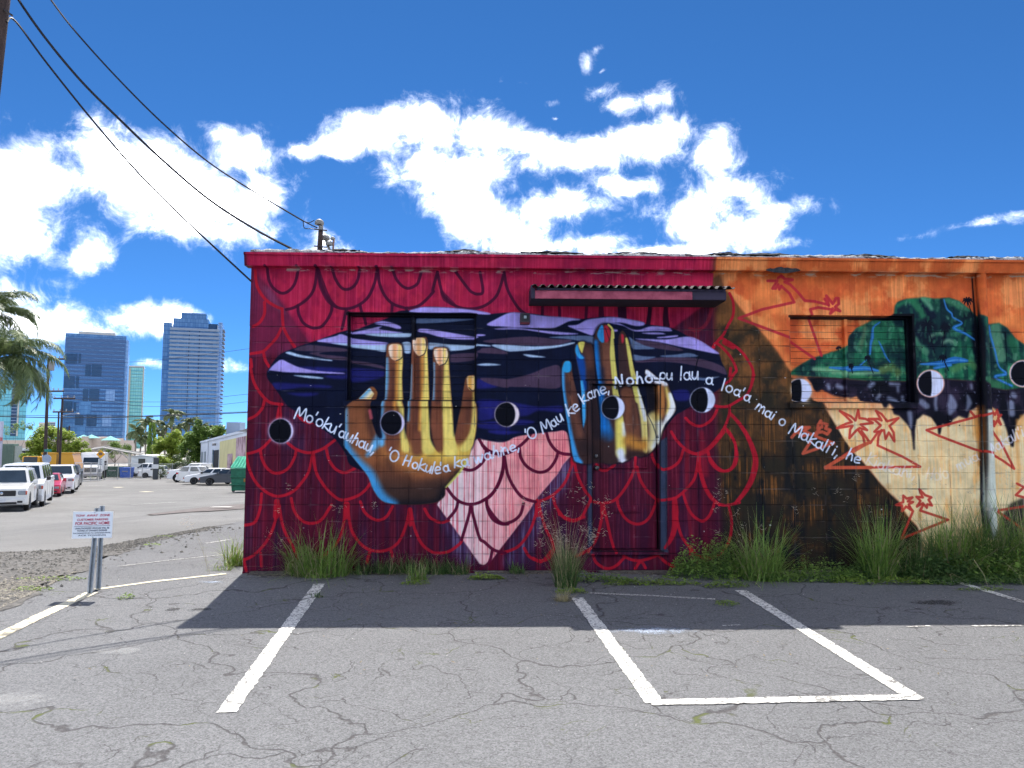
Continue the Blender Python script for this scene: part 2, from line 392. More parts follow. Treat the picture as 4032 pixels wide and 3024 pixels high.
lay((178, 34, 68), full(mask_fill(P('V 1400,588 1541,590 1539,621 1400,620'), False, 2)))
# pink triangle with runs
tri = full(mask_fill(P('D 1330,1225 1640,1650 V 1036,1218 1052,1222 F 550,1659 660,1480 940,1150 1000,1040 1095,935 1060,600 0,600 D 1800,330 1500,900'), False, 3))
ST3 = np.clip((fnoise(190, 1.9, 211, 2)-.5)*3.+.5, 0, 1); lay((236, 210, 208), tri); prx = sm_(XX, -.35, .55); lay((230, 134, 134), tri*prx*.85); lay((216, 110, 118), tri*np.clip(ST3-.5, 0, 1)*(.7+1.1*prx)); lay((242, 190, 176), tri*np.clip(ST2-.5, 0, 1)*.9*prx); lay((208, 82, 98), tri*np.clip(ST2*ST1-.45, 0, 1)*1.1)
lay((176, 66, 84), tri*np.clip(ST3-.84, 0, 1)*2.5)
for q, al in ((P('D 1330,1225 1640,1650 V 1036,1218 1000,1222 D 1480,1659 1340,1400'), .75), (P('F 1095,935 1000,1040 660,1480 550,1659 V 1085,1222 1130,1222 F 800,1659 1000,1350 1150,1100'), .8)):
    m = full(mask_fill(q, False, 22)); lay((70, 58, 96), m*al*(.35+.65*ST1)*(1-tri)); lay((122, 104, 134), m*np.clip(ST1-.66, 0, 1)*1.6*(1-tri))

# --- scales ---
DK, RD, MR = (62, 12, 42), (174, 22, 41), (84, 12, 42)
for q in PS('''A 590,850 700,820 850,720 940,580 975,330/A 355,330 375,480 430,580 530,645 620,620 700,520 745,330/A 980,330 1030,560 1120,730 1200,810 1310,840 1420,825 1530,770 1620,680 1690,520 1725,340
/A 1165,350 1200,460 1260,560 1330,600 1420,570 1480,480 1505,350/A 1730,340 1750,520 1820,680 1920,780 2050,825 C 950,200 1080,180 1180,110 1280,0 V 935,625 945,588/A 1915,350 1960,470 2040,560 2120,585 2212,540 V 905,605 910,588
/V 945,588 C 1390,0 1440,80 1520,150 1640,200 1800,205 1940,160 2060,60 E 220,250 270,70/V 985,588 C 1720,-40 1780,10 1840,25 1900,-10 V 1037,588/E 270,80 300,250 370,400 480,550 640,640
/A 735,800 745,900 800,1010 880,1065 950,1080 1030,1060 1100,980 1150,880 1160,800/A 1340,850 1310,980 1285,1090/A 1510,790 1530,880 1560,1010/A 1910,780 1905,900/A 2090,830 2090,900/E 750,380 745,600/E 950,400 960,630/E 1300,400 1285,660/E 1470,400 1460,620/E 1480,400 1495,620/E 2085,400 2060,720'''):
    stroke(q, 11.5, DK, 1.8, .92)
stroke(P('A 985,340 1040,560 1120,730 1210,815'), [12, 26, 22, 12], DK, 2.2, .8); stroke(P('C 1390,0 1440,80 1540,155'), [14, 26, 14], DK, 2.2, .7)
stroke(P('E 1730,400 1740,640'), 34, (30, 10, 34), 3, .9); stroke(P('G 1335,0 1330,150 1340,260'), [14, 22, 26], (36, 8, 30), 3, .9); stroke(P('G 1140,0 1130,130 1110,240'), [14, 16, 18], (36, 8, 30), 3, .9)
for q in PS('H 350,380 412,380 416,1500 362,1500/H 1250,120 1350,60 1352,840 1348,1500 1262,1480 1255,800'): fill(q, (46, 64, 84), 3, .85, False)
redl = '''A 205,360 230,560 330,720 460,810 540,840/A 320,760 320,900 260,1010 180,1060/A 540,840 545,960 560,1080 620,1200 700,1320/A 530,1080 470,1200 380,1300 300,1370 150,1400/A 310,1390 330,1480 380,1560/A 150,1470 160,1560 B 150,0 180,150 240,270 320,370 400,430 540,450
/B 320,400 290,500 210,590 110,635/B 740,590 800,650 880,680 940,665/B 400,880 320,970 230,1030 70,1075/B 610,930 700,1000 800,1040 900,1050 1050,1000 1200,890/B 270,1030 290,1130 350,1240 430,1300 520,1300 620,1240 690,1120 715,1020
/B 85,1050 130,1250 200,1400 300,1510 420,1580 530,1590 680,1530 800,1400 880,1260 920,1060/B 930,1060 960,1280 1040,1430 1150,1560 1280,1640 1450,1600 1560,1530 1640,1430/B 1090,1000 1120,1130 1200,1250 1310,1300 1400,1270 1460,1230
/N 205,-10 195,90 160,170 85,188/N 300,35 290,160 240,280 160,370 80,408/N 315,60 340,200 400,320 440,400/N 390,20 410,100 460,160 520,175 580,150 640,60/N 725,50 715,180 690,270 630,345 560,400/N 740,50 760,200 810,290 880,340 970,345 1050,300 1100,200 1125,90
/N 820,40 850,110 920,155 980,135 1020,70/N 1135,90 1155,200 1200,300 1260,350 1300,360 1370,350 1440,300 1452,268/N 1220,85 1255,140 1320,170 1370,155/N 95,400 110,470/N 200,360 205,440/N 880,345 860,420/N 1010,345 1020,380
/F 1130,950 1100,1080 1020,1270 900,1400 760,1480 650,1500/F 1140,1000 1180,1170 1260,1340 1340,1450 1360,1480/F 880,1450 910,1560 980,1659 N 2060,120 2140,155 2212,135/H 0,1000 80,1080 190,1110 290,1050 360,920 395,830/N 1700,360 1800,320 1870,230 1910,120 1920,30/N 1930,60 1970,200 2010,280 2020,350 1980,400 1920,405 1870,380 1840,330
/H 400,865 550,895 680,870 770,800 880,640 950,480 970,320/H 985,440 1030,600 1110,730 1210,830 1270,850 1380,840/H 480,410 520,470 590,485 660,450 710,410/H 740,850 760,950 830,1070 920,1140 1020,1155 1110,1110 1180,1010 1230,870/H 565,900 550,1050 500,1280 430,1420 260,1530/H 575,960 620,1150 660,1330 710,1500
/H 1160,240 1200,360 1270,460 1340,465 1430,430 1510,350 1545,230/H 1400,0 1470,110 1570,210 1700,275 1800,265 1900,190 2000,80 2060,0/H 1740,280 1720,450 1680,600 1560,740 1460,820 1380,840/H 1740,400 1780,600 1860,780 1960,880 2080,915 2250,880/H 1860,250 1890,380 1980,470 2070,490 2160,440 2200,300 2190,130 2100,0
/H 1470,1080 1520,1280 1620,1430 1720,1530 1850,1570 1980,1540 2090,1420 2140,1280 2150,1100 2120,930/H 1550,770 1590,900 1650,1020 1730,1090 1800,1110 1870,1050 1920,940 1935,890/H 1640,1430 1640,1530/H 800,1540 900,1590 1000,1605 1120,1580 1220,1540/O 430,340 460,400 530,440 600,420 660,360/O 740,440 780,390 815,435/O 910,345 960,395 1030,430/O 0,365 60,390 130,310/O 310,350 400,310
/J 0,620 60,680 150,720 230,705 320,640 380,540 400,480/J 330,455 430,480 530,470 640,410 760,330 820,200 850,80 I 810,1659 840,1470 780,1330 680,1200 560,1110 440,1040/J 545,470 540,580 480,740 380,880 270,1000 150,1060 60,1050 0,1020/J 490,740 560,820 610,930 640,1080 620,1190 560,1260 480,1280 390,1230 310,1130 270,1040/J 165,1080 190,1280 250,1480 330,1610 420,1700
/J 480,190 540,160 600,70 I 630,1440 570,1300 480,1190 380,1110 340,1160/I 545,490 590,600 590,760 530,880 470,1000 400,1080 340,1170'''
for q in PS(redl): stroke(q, 11, RD, 1.8, .9)
for q, wd in ((P('J 550,560 660,680 760,830 830,990 870,1140 850,1290 800,1430 720,1560 620,1680'), [12, 16, 20, 24, 20, 14]), (P('H 1440,840 1450,1000 1440,1200 1390,1350 1320,1440'), [18, 26, 22, 16, 12]), (P('F 690,1520 690,1659'), 22), (P('N 300,40 295,130'), 22), (P('N 735,60 730,130'), 24), (P('B 510,450 500,620'), [10, 24]), (P('N 1128,90 1130,180'), 18),
              (P('H 1750,290 1735,480'), 16), (P('H 560,920 560,1010'), 20), (P('J 550,100 560,0'), 12), (P('F 1130,960 1120,1010'), 20), (P('I 480,1100 590,1160'), 18)):
    stroke(q, wd, RD, 2.4, .9)
for q in PS('H 1600,0 1600,700 1640,1300/I 320,680 290,800 230,900 140,950 50,930'): stroke(q, 14, (150, 28, 44), 4, .5)
fill(P('J 150,760 230,780 290,1360 200,1340'), (150, 24, 44), 8, .55, False); fill(P('N 200,120 240,80 250,300 190,320'), (120, 20, 44), 14, .4, False)
for q in PS('''D 1450,1010 1530,1120 1620,1190 1740,1220 1870,1190 2000,1100 2090,980 2150,800 2160,620/D 1590,1190 1560,1290 1470,1400/D 1750,1220 1730,1340 1690,1480 1635,1660/D 1755,1240 1790,1400 1860,1640 N 1590,290 1650,340 1720,360/D 1945,1160 1960,1280 2020,1400 2120,1460 2212,1465/D 1640,770 1740,795 1830,760 1920,660 1940,540/D 1850,400 1920,520 1990,570 2100,590 2212,580
/F 0,800 80,870 200,905 330,890 450,820 560,720 610,640/F 265,900 250,1100 190,1290 100,1430 0,1490/F 275,950 310,1150 390,1320 500,1450 660,1505/F 460,840 480,960 560,1070 690,1135 810,1110 900,1000 940,890/F 790,620 830,750 900,850 980,900 1100,915/F 50,1480 70,1580 N 1690,170 1760,165 1815,120 1835,50/N 1640,345 1620,420 1570,455'''):
    stroke(q, 11.5, MR, 1.8, .95)

# --- the night sky leaf ---
leafp = P('''B 350,50 360,130 430,220 500,320 600,460 700,530 900,660 1050,760 1200,880 1330,1060 D 300,760 900,900 1500,700 1800,420 F 0,725 90,745 200,760 300,750 430,690 700,650 900,630 1050,640 H 250,300 900,250 1200,100 G 1440,1390 1550,1320 1950,1080 2080,950 2090,850 2030,720 1980,600 1800,480 1600,390 1400,290 1060,240
E 2000,690 1600,625 1400,635 1210,650 900,625 600,585 330,572 90,590 C 1980,270 1800,225 1400,190 1150,185 1000,225 850,240 A 1800,950 1600,1020 1420,1090 1270,1130 1100,1190 900,1260 700,1330 500,1420 360,1610''')
leaf = full(mask_fill(leafp, True, 4))
lay((7, 13, 36), leaf); lay((12, 22, 48), leaf*BL1*.5)
IND, MAU, LAV, PAL, GRB = (32, 32, 106), (72, 54, 74), (160, 146, 212), (170, 192, 218), (96, 114, 146)
for q in PS('B 430,180 700,190 1120,215 1120,245 800,240 480,270/B 600,310 780,305 1000,310 900,345 750,345/B 1060,95 1340,70 1340,130 1180,130/B 560,20 900,60 1340,40 1340,0 700,-20/C 240,940 500,950 670,980 600,1060 240,1110/C 1830,1080 1980,1120 2080,1180 1830,1200/C 1830,1350 2212,1370 2212,1500 1850,1600/D 1850,200 2212,210 2212,290 1860,270/D 1960,310 2212,300 2212,350/F 0,270 300,255 700,320 980,310 980,390 700,370 500,440 0,400/F 60,620 300,620 520,640 200,665/F 0,530 400,480 650,505 500,545/G 1400,1080 1600,1060 1630,1180 1450,1190/E 0,1430 100,1470 0,1500'):
    fill(q, IND, 7, .8, clip=leaf)
for q in PS('A 690,1350 850,1290 1100,1310 1340,1340 1340,1370 900,1370/A 880,1390 1140,1365 1000,1400 1340,1440 1340,1480 1160,1470 1000,1430/C 1460,770 1800,745 1800,830 1500,860/C 240,840 450,860 670,920 690,950 480,910 240,870/C 1820,740 2000,690 2212,760 1900,760/C 1870,1070 2212,1090 2212,1190 2000,1150/E 0,930 250,890 600,870 900,900 1120,915 900,980 600,980 300,970/E 0,1010 200,1040 320,1080 200,1085 0,1060/E 0,1400 300,1400 600,1330 800,1250 960,1240 965,1500 600,1500 300,1490 100,1430/G 960,690 1200,660 1500,650 1800,680 2060,780 2085,870 1900,810 1600,740 1300,710 1000,720/G 980,440 1250,470 1550,560 1400,570 1000,500'):
    fill(q, MAU, 4, .95, clip=leaf)
for q in PS('''A 370,1625 400,1570 520,1475 620,1510 760,1570 1000,1615 1290,1635 1295,1650 B 1000,62 600,50 390,28/A 970,1240 1200,1180 1270,1155 1400,1190 1800,1240 1840,1250 1840,1290 1400,1285 1150,1270/A 1670,995 1760,970 1880,990 1990,1035 2005,1065 1950,1068 1840,1040 1700,1012/A 1390,1115 1560,1080 1760,1038 1730,1072 1900,1100 2010,1122 1390,1138
/C 1075,455 1150,435 1400,470 1810,545 1800,575 1550,570 1350,540 1200,495 1100,480/C 1820,525 1920,528 1925,542 1820,548/C 985,245 1080,200 1200,185 1500,195 1800,225 1980,260 1980,280 1830,275 1700,255 1300,260/E 55,715 150,660 330,575 480,575 750,610 1040,630 1200,650 1210,665 1080,680 950,740 850,765 500,760 250,745 100,737/E 165,768 400,755 700,790 1150,828 1155,842 900,842 500,785 200,782
/E 1060,735 1180,720 1300,660 1450,638 1620,625 1800,650 2000,690 2005,730 1900,738 1750,700 1640,700 1500,715 1420,790 1370,855 1280,830 1150,780/G 650,232 760,235 900,300 1000,312 1150,268 1350,280 1405,310 1390,330 1200,325 950,330 800,262/G 950,420 1100,425 1350,430 1600,395 1750,440 1980,590 1970,612 1800,580 1500,520 1250,465 1000,432/G 1030,350 1250,345 1330,365 1150,368/G 1225,402 1300,395 1470,378 1460,402 1250,416/G 640,300 730,310 720,335 640,330'''):
    fill(q, LAV, 3, 1., clip=None if q[0][1] < 1225 else np.maximum(leaf, .9))
for q in PS('''A 1150,1268 1340,1270 1840,1290 1810,1360 1640,1335 1340,1300/A 1545,1140 1700,1130 2100,1125 2135,1150 2090,1178 1900,1178 1700,1165/A 585,1392 640,1375 760,1410 980,1450 1150,1475 1150,1490 1000,1475 760,1445/B 680,85 900,95 1040,115 1040,130 900,126 760,106/C 870,620 985,612 990,740 900,735/C 1200,615 1500,635 1800,650 1800,680 1500,720 1200,690/E 110,980 250,970 600,990 900,980 1120,940 1130,960 900,1010 600,1040 400,1055 300,1050
/E 500,1090 600,1095 790,1125 600,1127/C 1820,905 1950,885 2130,905 1950,918/C 1820,645 1980,660 1990,675 1820,668/C 2020,655 2212,680 2212,715/C 240,640 500,650 700,640 690,700 560,690 300,660'''): fill(q, PAL, 2.5, .95)
for q in PS('E 820,880 1100,860 1380,870 1390,970 1300,950 1100,905/G 870,400 950,450 1080,510 1200,545 1050,555 910,540/G 920,620 1050,640 1210,650 1050,690 930,690/G 1260,635 1450,620 1620,600 1740,640 1600,652 1350,652/C 1060,310 1400,310 1800,315 1500,350 1060,370/G 1620,880 1800,910 1980,890 1980,905 1800,942 1640,905'): fill(q, GRB, 4, .9)

# --- first hand ---
KEY['Q'] = (1260, 1181, .910); KEY['R'] = (2126, 1181, .828)
BLU, BRN, YEL, ORG, INK = (96, 166, 212), (116, 66, 48), (234, 210, 108), (222, 150, 64), (9, 13, 30)
def hand(parts, base, soft=3):
    cl = {}; tot = np.zeros((CH, CW), np.float32)
    for k, s in parts.items():
        m = full(mask_fill(P(s), True, soft)); cl[k] = m; tot = np.maximum(tot, m)
    for k, s in parts.items():
        if k != 'palm': q = P(s); stroke(q+q[:1], 9, INK, 7, .85)
    lay(base, tot); return cl, tot
def airbrush(spec, cl, tot):
    for part, s, wd, c, sf, al in spec: stroke(P(s), wd, c, sf, al, clip=tot if part == '*' else cl[part])
c1_, h1 = hand({'thumb': 'Q 112,470 150,432 205,378 224,374 238,395 234,425 220,450 222,500 240,570 262,600 262,650 180,660 108,640 108,560',
                'index': 'Q 286,190 320,180 350,190 354,260 350,330 356,430 366,470 368,560 390,650 330,670 262,650 262,480 275,420 278,330 280,250',
                'middle': 'Q 398,165 425,157 458,158 462,230 466,330 470,430 475,520 480,600 515,660 440,680 380,660 372,560 378,470 385,400 390,300 395,220',
                'ring': 'Q 486,210 515,200 552,208 556,270 562,350 568,430 577,470 580,560 600,630 612,655 560,680 510,660 482,600 476,520 482,430 488,330',
                'pinky': 'Q 630,332 650,323 670,330 669,430 680,470 676,560 655,640 610,655 584,595 600,500 612,440 622,370',
                'palm': 'Q 108,600 180,610 262,600 380,610 470,620 580,605 660,600 655,640 640,690 600,750 545,812 540,845 515,870 480,880 400,886 300,880 258,860 228,815 205,760 150,690 115,645'}, (126, 74, 48))
airbrush([('*', 'Q 390,650 470,668 560,668 640,650', 60, (228, 190, 84), 26, .95), ('*', 'Q 480,700 560,710 615,690', 46, (222, 180, 78), 22, .9), ('*', 'Q 300,660 400,715 500,740', 62, (190, 122, 60), 36, .85), ('*', 'Q 180,660 240,700 300,730', 60, (142, 84, 50), 36, .8),
          ('*', 'Q 250,745 380,785 500,775 570,750', 60, (98, 58, 42), 34, .92), ('*', 'Q 270,820 400,838 520,815', 76, (60, 42, 38), 40, .95), ('*', 'Q 300,880 400,882 500,872 540,830', 34, (16, 18, 28), 26, .95), ('*', 'Q 420,760 500,752 560,735', 26, (168, 100, 58), 22, .6),
          ('index', 'Q 308,250 306,430 300,560 310,640', 46, BRN, 14, .95), ('index', 'Q 314,300 312,430', 16, (78, 44, 38), 12, .8), ('index', 'Q 330,255 326,420 324,480', 12, ORG, 9, .9), ('index', 'Q 346,240 343,420 354,480 358,560 372,640', [16, 18, 20, 24, 34], YEL, 8, .97), ('index', 'Q 283,250 281,340 273,430 266,500 264,620', [10, 16, 16, 16, 26], BLU, 9, .95),
          ('middle', 'Q 412,230 410,430 408,560 420,650', 46, BRN, 14, .95), ('middle', 'Q 420,240 420,440 416,560', 18, (82, 46, 38), 14, .8), ('middle', 'Q 438,230 438,430 432,560', 12, ORG, 9, .85), ('middle', 'Q 455,200 457,330 455,430 458,540 470,640', [14, 20, 30, 36, 50], YEL, 8, .97), ('middle', 'Q 392,280 386,430 380,520', [6, 12, 10], BLU, 8, .85),
          ('ring', 'Q 506,280 504,430 500,540 512,640', 40, BRN, 14, .95), ('ring', 'Q 514,290 510,440', 15, (80, 44, 38), 12, .8), ('ring', 'Q 546,230 545,330 548,430 556,540 565,650', [16, 24, 34, 42, 54], YEL, 8, .97), ('ring', 'Q 490,270 488,430', 8, BLU, 7, .85),
          ('pinky', 'Q 636,390 632,470 612,540 596,600', 32, BRN, 14, .95), ('pinky', 'Q 650,440 640,520', 18, (74, 44, 38), 14, .7), ('pinky', 'Q 664,400 668,500 660,580 632,650', [6, 16, 26, 46], YEL, 8, .97),
          ('thumb', 'Q 180,470 190,560 220,620', 50, (128, 76, 48), 26, .9), ('thumb', 'Q 212,450 216,540 240,610', 22, (70, 42, 36), 16, .85), ('thumb', 'Q 112,470 108,600 116,650', [10, 24, 26], (86, 158, 206), 12, .95),
          ('*', 'Q 112,630 150,692 205,758 235,822 268,864 320,884', [20, 36, 52, 56, 50, 26], (64, 146, 202), 17, .97), ('*', 'Q 262,592 238,628 205,672', [34, 30, 12], (98, 168, 214), 12, .95), ('*', 'Q 292,690 305,735', 18, (84, 52, 40), 14, .7)], c1_, h1)
for q in PS('Q 222,458 262,458 262,540 270,592 254,598 240,568 224,520/Q 366,470 379,470 372,560 372,606 366,560/Q 472,440 482,440 478,520 486,600 500,640 480,606 474,520/Q 578,440 612,440 600,500 586,570 580,592 578,540'): fill(q, INK, 5, .95)
stroke(P('Q 216,480 222,510'), 12, (196, 84, 96), 5, .8); stroke(P('Q 640,690 600,750 545,810'), [6, 9, 6], (208, 210, 100), 4, .95); stroke(P('Q 600,735 560,780 535,810'), 8, (40, 36, 32), 6, .7)
for q, c in ((P('Q 292,195 318,184 346,192 350,215 345,243 320,256 297,240'), (226, 156, 104)), (P('Q 400,166 425,158 450,162 453,190 445,224 425,236 403,214'), (228, 168, 108)), (P('Q 490,212 518,203 546,208 549,236 535,268 513,277 495,250'), (228, 158, 110)), (P('Q 635,332 652,325 669,331 669,378 655,388 639,374'), (236, 172, 74))):
    m = mask_fill(q, True, 2.); blend(m, (240, 214, 190)); mm = full(m); cxq = sum(k[0] for k in q)/len(q); cyq = [k[1] for k in q]
    stroke([(cxq-5, min(cyq)), (cxq-5, max(cyq))], 17, c, 8, .95, clip=mm); stroke([(cxq+14, min(cyq)), (cxq+14, max(cyq))], 12, (242, 208, 106), 7, .9, clip=mm); stroke([(k[0]+4, k[1]+2) for k in q[2:6]], 3.5, (40, 40, 44), 2, .85)
nl = P('Q 160,425 207,377 227,402 213,427'); m = full(mask_fill(nl, False, 3)); lay((242, 228, 192), m); stroke(P('Q 165,425 210,380'), 16, (104, 174, 216), 9, .95, clip=m); stroke(P('Q 200,428 226,402'), 9, (232, 196, 104), 6, .8, clip=m); stroke(P('Q 224,380 236,398 232,425'), 9, (132, 78, 42), 4, .95)

# --- second hand ---
BR2, YE2, WH2 = (108, 66, 52), (214, 202, 102), (222, 226, 236)
c2_, h2 = hand({'little': 'R 105,312 118,290 145,292 151,320 160,380 185,480 202,600 232,680 252,772 175,772 156,740 140,650 120,520 105,400',
                'second': 'R 165,240 175,208 205,198 225,205 248,215 258,280 262,380 280,520 300,690 230,690 205,600 195,420 178,310',
                'middle': 'R 258,190 265,150 285,122 315,114 340,130 350,180 358,280 370,380 380,450 420,640 440,745 385,772 300,760 290,560 280,420 268,330 260,250',
                'pointer': 'R 373,190 384,152 398,148 425,200 438,270 455,350 480,440 505,520 516,600 520,690 510,730 470,740 410,640 385,450 376,330',
                'thumb': 'R 500,350 511,330 560,370 605,395 620,430 646,505 640,537 605,580 580,620 560,690 520,735 505,720 505,560 520,520 515,430',
                'palm': 'R 150,690 250,640 420,620 580,600 560,690 520,735 460,742 400,774 385,772 330,775 175,772 158,745'}, (64, 41, 39))
airbrush([('*', 'R 220,700 280,745 340,750', 60, (40, 29, 32), 34, .85), ('*', 'R 250,520 280,640', 34, (34, 26, 32), 24, .7), ('little', 'R 145,360 150,460 168,560 190,640', 28, BR2, 16, .9), ('little', 'R 132,400 142,440', 18, (52, 34, 36), 14, .8), ('little', 'R 110,330 110,420 124,520 144,640 166,740 190,775', [12, 14, 16, 18, 26, 22], (60, 148, 210), 7, .97), ('second', 'R 190,280 205,350 215,420', [34, 30, 20], (14, 62, 136), 10, .97), ('second', 'R 198,390 207,470 208,560 203,606', [12, 16, 15, 6], (62, 162, 222), 5, .97), ('second', 'R 226,240 236,300 236,370', 22, (88, 54, 48), 12, .9), ('second', 'R 245,350 255,480 275,640', 34, (40, 28, 34), 16, .9),
          ('middle', 'R 266,200 270,300 284,400 300,520 322,640', [16, 24, 28, 34, 60], (22, 108, 184), 10, .97), ('middle', 'R 314,215 320,300 332,400', 36, (114, 70, 54), 9, .95), ('middle', 'R 296,330 300,420', 16, (34, 34, 56), 12, .7), ('middle', 'R 346,150 346,250 354,330 364,410 372,460', [12, 22, 26, 28, 34], YE2, 4, .97), ('middle', 'R 300,690 330,740', 80, (58, 38, 38), 34, .9), ('middle', 'R 345,540 360,620 370,700', 30, (60, 40, 38), 22, .6), ('middle', 'R 384,560 388,650 390,730', [34, 40, 40], (218, 202, 98), 8, .97), ('*', 'R 404,590 406,640', 14, WH2, 10, .85), ('*', 'R 388,725 398,762', 30, WH2, 10, .97),
          ('pointer', 'R 384,230 394,310 408,390', 28, (56, 38, 40), 6, .95), ('pointer', 'R 412,185 426,260 440,340 462,420 476,470', [10, 16, 18, 26, 34], YE2, 4, .97), ('pointer', 'R 418,440 432,520 444,600 452,650', [46, 54, 56, 50], (110, 66, 48), 6, .97), ('pointer', 'R 448,480 456,600', 14, (66, 42, 38), 12, .7), ('pointer', 'R 482,470 502,570 508,660 512,715', [26, 28, 28, 26], (224, 206, 124), 6, .97), ('pointer', 'R 476,420 492,490 506,570', [12, 18, 12], WH2, 6, .9),
          ('*', 'R 430,670 470,690 500,690', 44, (192, 128, 52), 20, .9), ('*', 'R 425,745 465,730 495,738', 20, (46, 30, 30), 12, .9), ('thumb', 'R 508,342 560,384 596,400', [18, 30, 20], WH2, 6, .97), ('thumb', 'R 528,430 538,480 530,520', 50, (16, 16, 26), 10, .95), ('thumb', 'R 572,420 580,480 572,540', 30, (190, 120, 60), 14, .9), ('thumb', 'R 600,420 616,490 606,540', [12, 18, 16], (232, 200, 104), 8, .9), ('thumb', 'R 622,450 632,510 606,568 586,606', [18, 24, 24, 20], (230, 230, 226), 7, .97), ('thumb', 'R 530,560 556,620 545,700', [24, 50, 44], (228, 214, 150), 14, .95), ('thumb', 'R 566,580 570,640 548,700', 18, (220, 224, 226), 9, .9), ('thumb', 'R 545,545 560,560', 24, (214, 190, 110), 12, .8)], c2_, h2)
for q, c in (('R 107,320 120,292 146,296 148,335 128,346 110,338', (44, 152, 208)), ('R 167,236 178,210 192,255 210,276 190,280 174,262', (46, 146, 206)), ('R 181,206 212,200 206,234 198,252', (218, 204, 98)), ('R 272,165 288,124 301,127 305,198 286,196', (48, 142, 204)), ('R 306,126 324,126 336,158 327,192 309,198', (176, 40, 56)), ('R 386,164 398,168 399,195 390,206', (176, 42, 56))): fill(P(q), c, 2.2)
for q in PS('R 312,135 330,190/R 516,540 545,600 562,655'): stroke(q, 3.5, (60, 24, 40) if q[0][1] < 1400 else (50, 54, 66), 2, .85)
stroke(P('R 326,118 345,140 350,180'), 8, (216, 206, 104), 3)

# --- island on the right ---
mnt = P('I 1316,1490 1400,1420 1600,1300 1800,1230 1960,1180 2060,1130 2100,1000 2200,900 K 180,915 300,850 400,805 590,785 610,650 640,600 760,560 960,540 1100,560 1280,550 1400,590 1540,700 1600,770 1720,820 1740,890 1900,860 2000,920 2100,1050 2212,1130 V 2350,760 2500,800 2900,800 2900,990 2500,960 2300,930 L 2300,250 2000,275 1780,245 1640,165 1250,140 800,155 400,150 200,135 -70,110')
mm = full(mask_fill(mnt, False, 6)); lay((30, 98, 68), mm); lay((64, 136, 96), mm*np.clip(BL2-.35, 0, 1)*1.4); lay((14, 46, 48), mm*np.clip(.7-BL1, 0, 1)*1.5); lay((8, 16, 34), mm*np.clip(ST2-.62, 0, 1)*1.1)
for q, wd, c in (('K 920,580 1000,700 1060,760', [10, 34, 40], (8, 18, 38)), ('K 700,650 760,720 740,800', 60, (12, 34, 46)), ('K 960,560 1030,640 1060,680', 16, (92, 150, 116)), ('K 850,620 930,720 960,780', 26, (44, 112, 76)), ('K 650,640 720,600 850,580', 16, (36, 110, 72)), ('K 1240,570 1400,620 1540,740', [20, 40, 30], (60, 124, 88)), ('K 300,900 280,1000 240,1150', 16, (84, 108, 80)),
                 ('K 960,900 1020,860 1060,920', 50, (8, 20, 34)), ('K 900,940 1000,1040 1080,1080', 60, (8, 20, 34)), ('K 1240,900 1220,1000 1200,1130', [40, 20, 10], (6, 14, 30)), ('K 1060,1020 1130,990 1200,1000', 12, (96, 138, 108)), ('K 1210,1100 1280,1075 1360,1110', 14, (110, 150, 120)), ('K 860,1060 900,1130 1000,1220', 20, (70, 118, 90)), ('K 1500,760 1600,800 1620,1200', 30, (8, 18, 30)),
                 ('K 1600,900 1625,1200 1640,1600', 22, (6, 12, 26)), ('K 1850,930 1880,1100 1920,1280', 46, (84, 132, 100)), ('K 2050,1050 2120,1300', 30, (30, 92, 62)), ('K 1340,1440 1500,1350 1600,1400', 26, (72, 122, 74)), ('K 520,1430 620,1400 700,1460', 34, (86, 110, 62)), ('K 1720,1580 1900,1640', 30, (54, 110, 72)), ('I 1650,1420 1900,1440 K 100,1480 470,1460', 14, (128, 176, 132)), ('K 120,1530 500,1550', 20, (38, 104, 62))):
    stroke(P(q), wd, c, 9, .85, clip=mm)
for k in range(520):
    x, y = rnd.uniform(3120, 4032), rnd.uniform(1180, 1500); lo_ = y > 1400; c_ = rnd.choice(((104, 160, 120), (70, 134, 94), (14, 44, 42), (96, 140, 84), (50, 116, 78), (130, 172, 126)) if lo_ else ((66, 130, 94), (12, 40, 42), (36, 104, 72), (104, 152, 122)))
    stroke([(x, y), (x+rnd.uniform(-5, 5), y+rnd.uniform(4, 22)*(.4 if lo_ else 1))], rnd.uniform(4, 11), c_, 4, rnd.uniform(.25, .6), clip=mm)
for q, wd in (('K 1215,565 1250,680 1310,740 1330,790 1440,860 1340,920 1480,990 1600,1070', [6, 9, 9, 8, 9, 16, 12, 8]), ('K 480,830 400,900 390,1020 370,1100 360,1230', [8, 10, 16, 12, 9]), ('K 470,1070 510,1150 560,1260 610,1330', [5, 9, 9, 6]), ('K 1775,890 1800,1030 1850,1200 1900,1400 1990,1490 1850,1530 2060,1640', [8, 11, 9, 8, 16, 12, 12]), ('K 930,1370 1150,1360 1350,1320 1500,1330', [8, 22, 34, 16]), ('K 1100,1420 1300,1380', 14), ('I 1850,1400 2100,1420 K 60,1420 300,1410 460,1440', [8, 22, 26, 22, 10]), ('K 240,1370 330,1290', [10, 4])):
    wd = [k*.8 for k in wd] if isinstance(wd, list) else wd*.8; stroke(P(q), wd, (36, 104, 178), 3, .9, clip=mm); stroke([(x+1.5, y) for x, y in P(q)], [k*.25 for k in wd] if isinstance(wd, list) else wd*.25, (104, 164, 212), 2, .45, clip=mm)
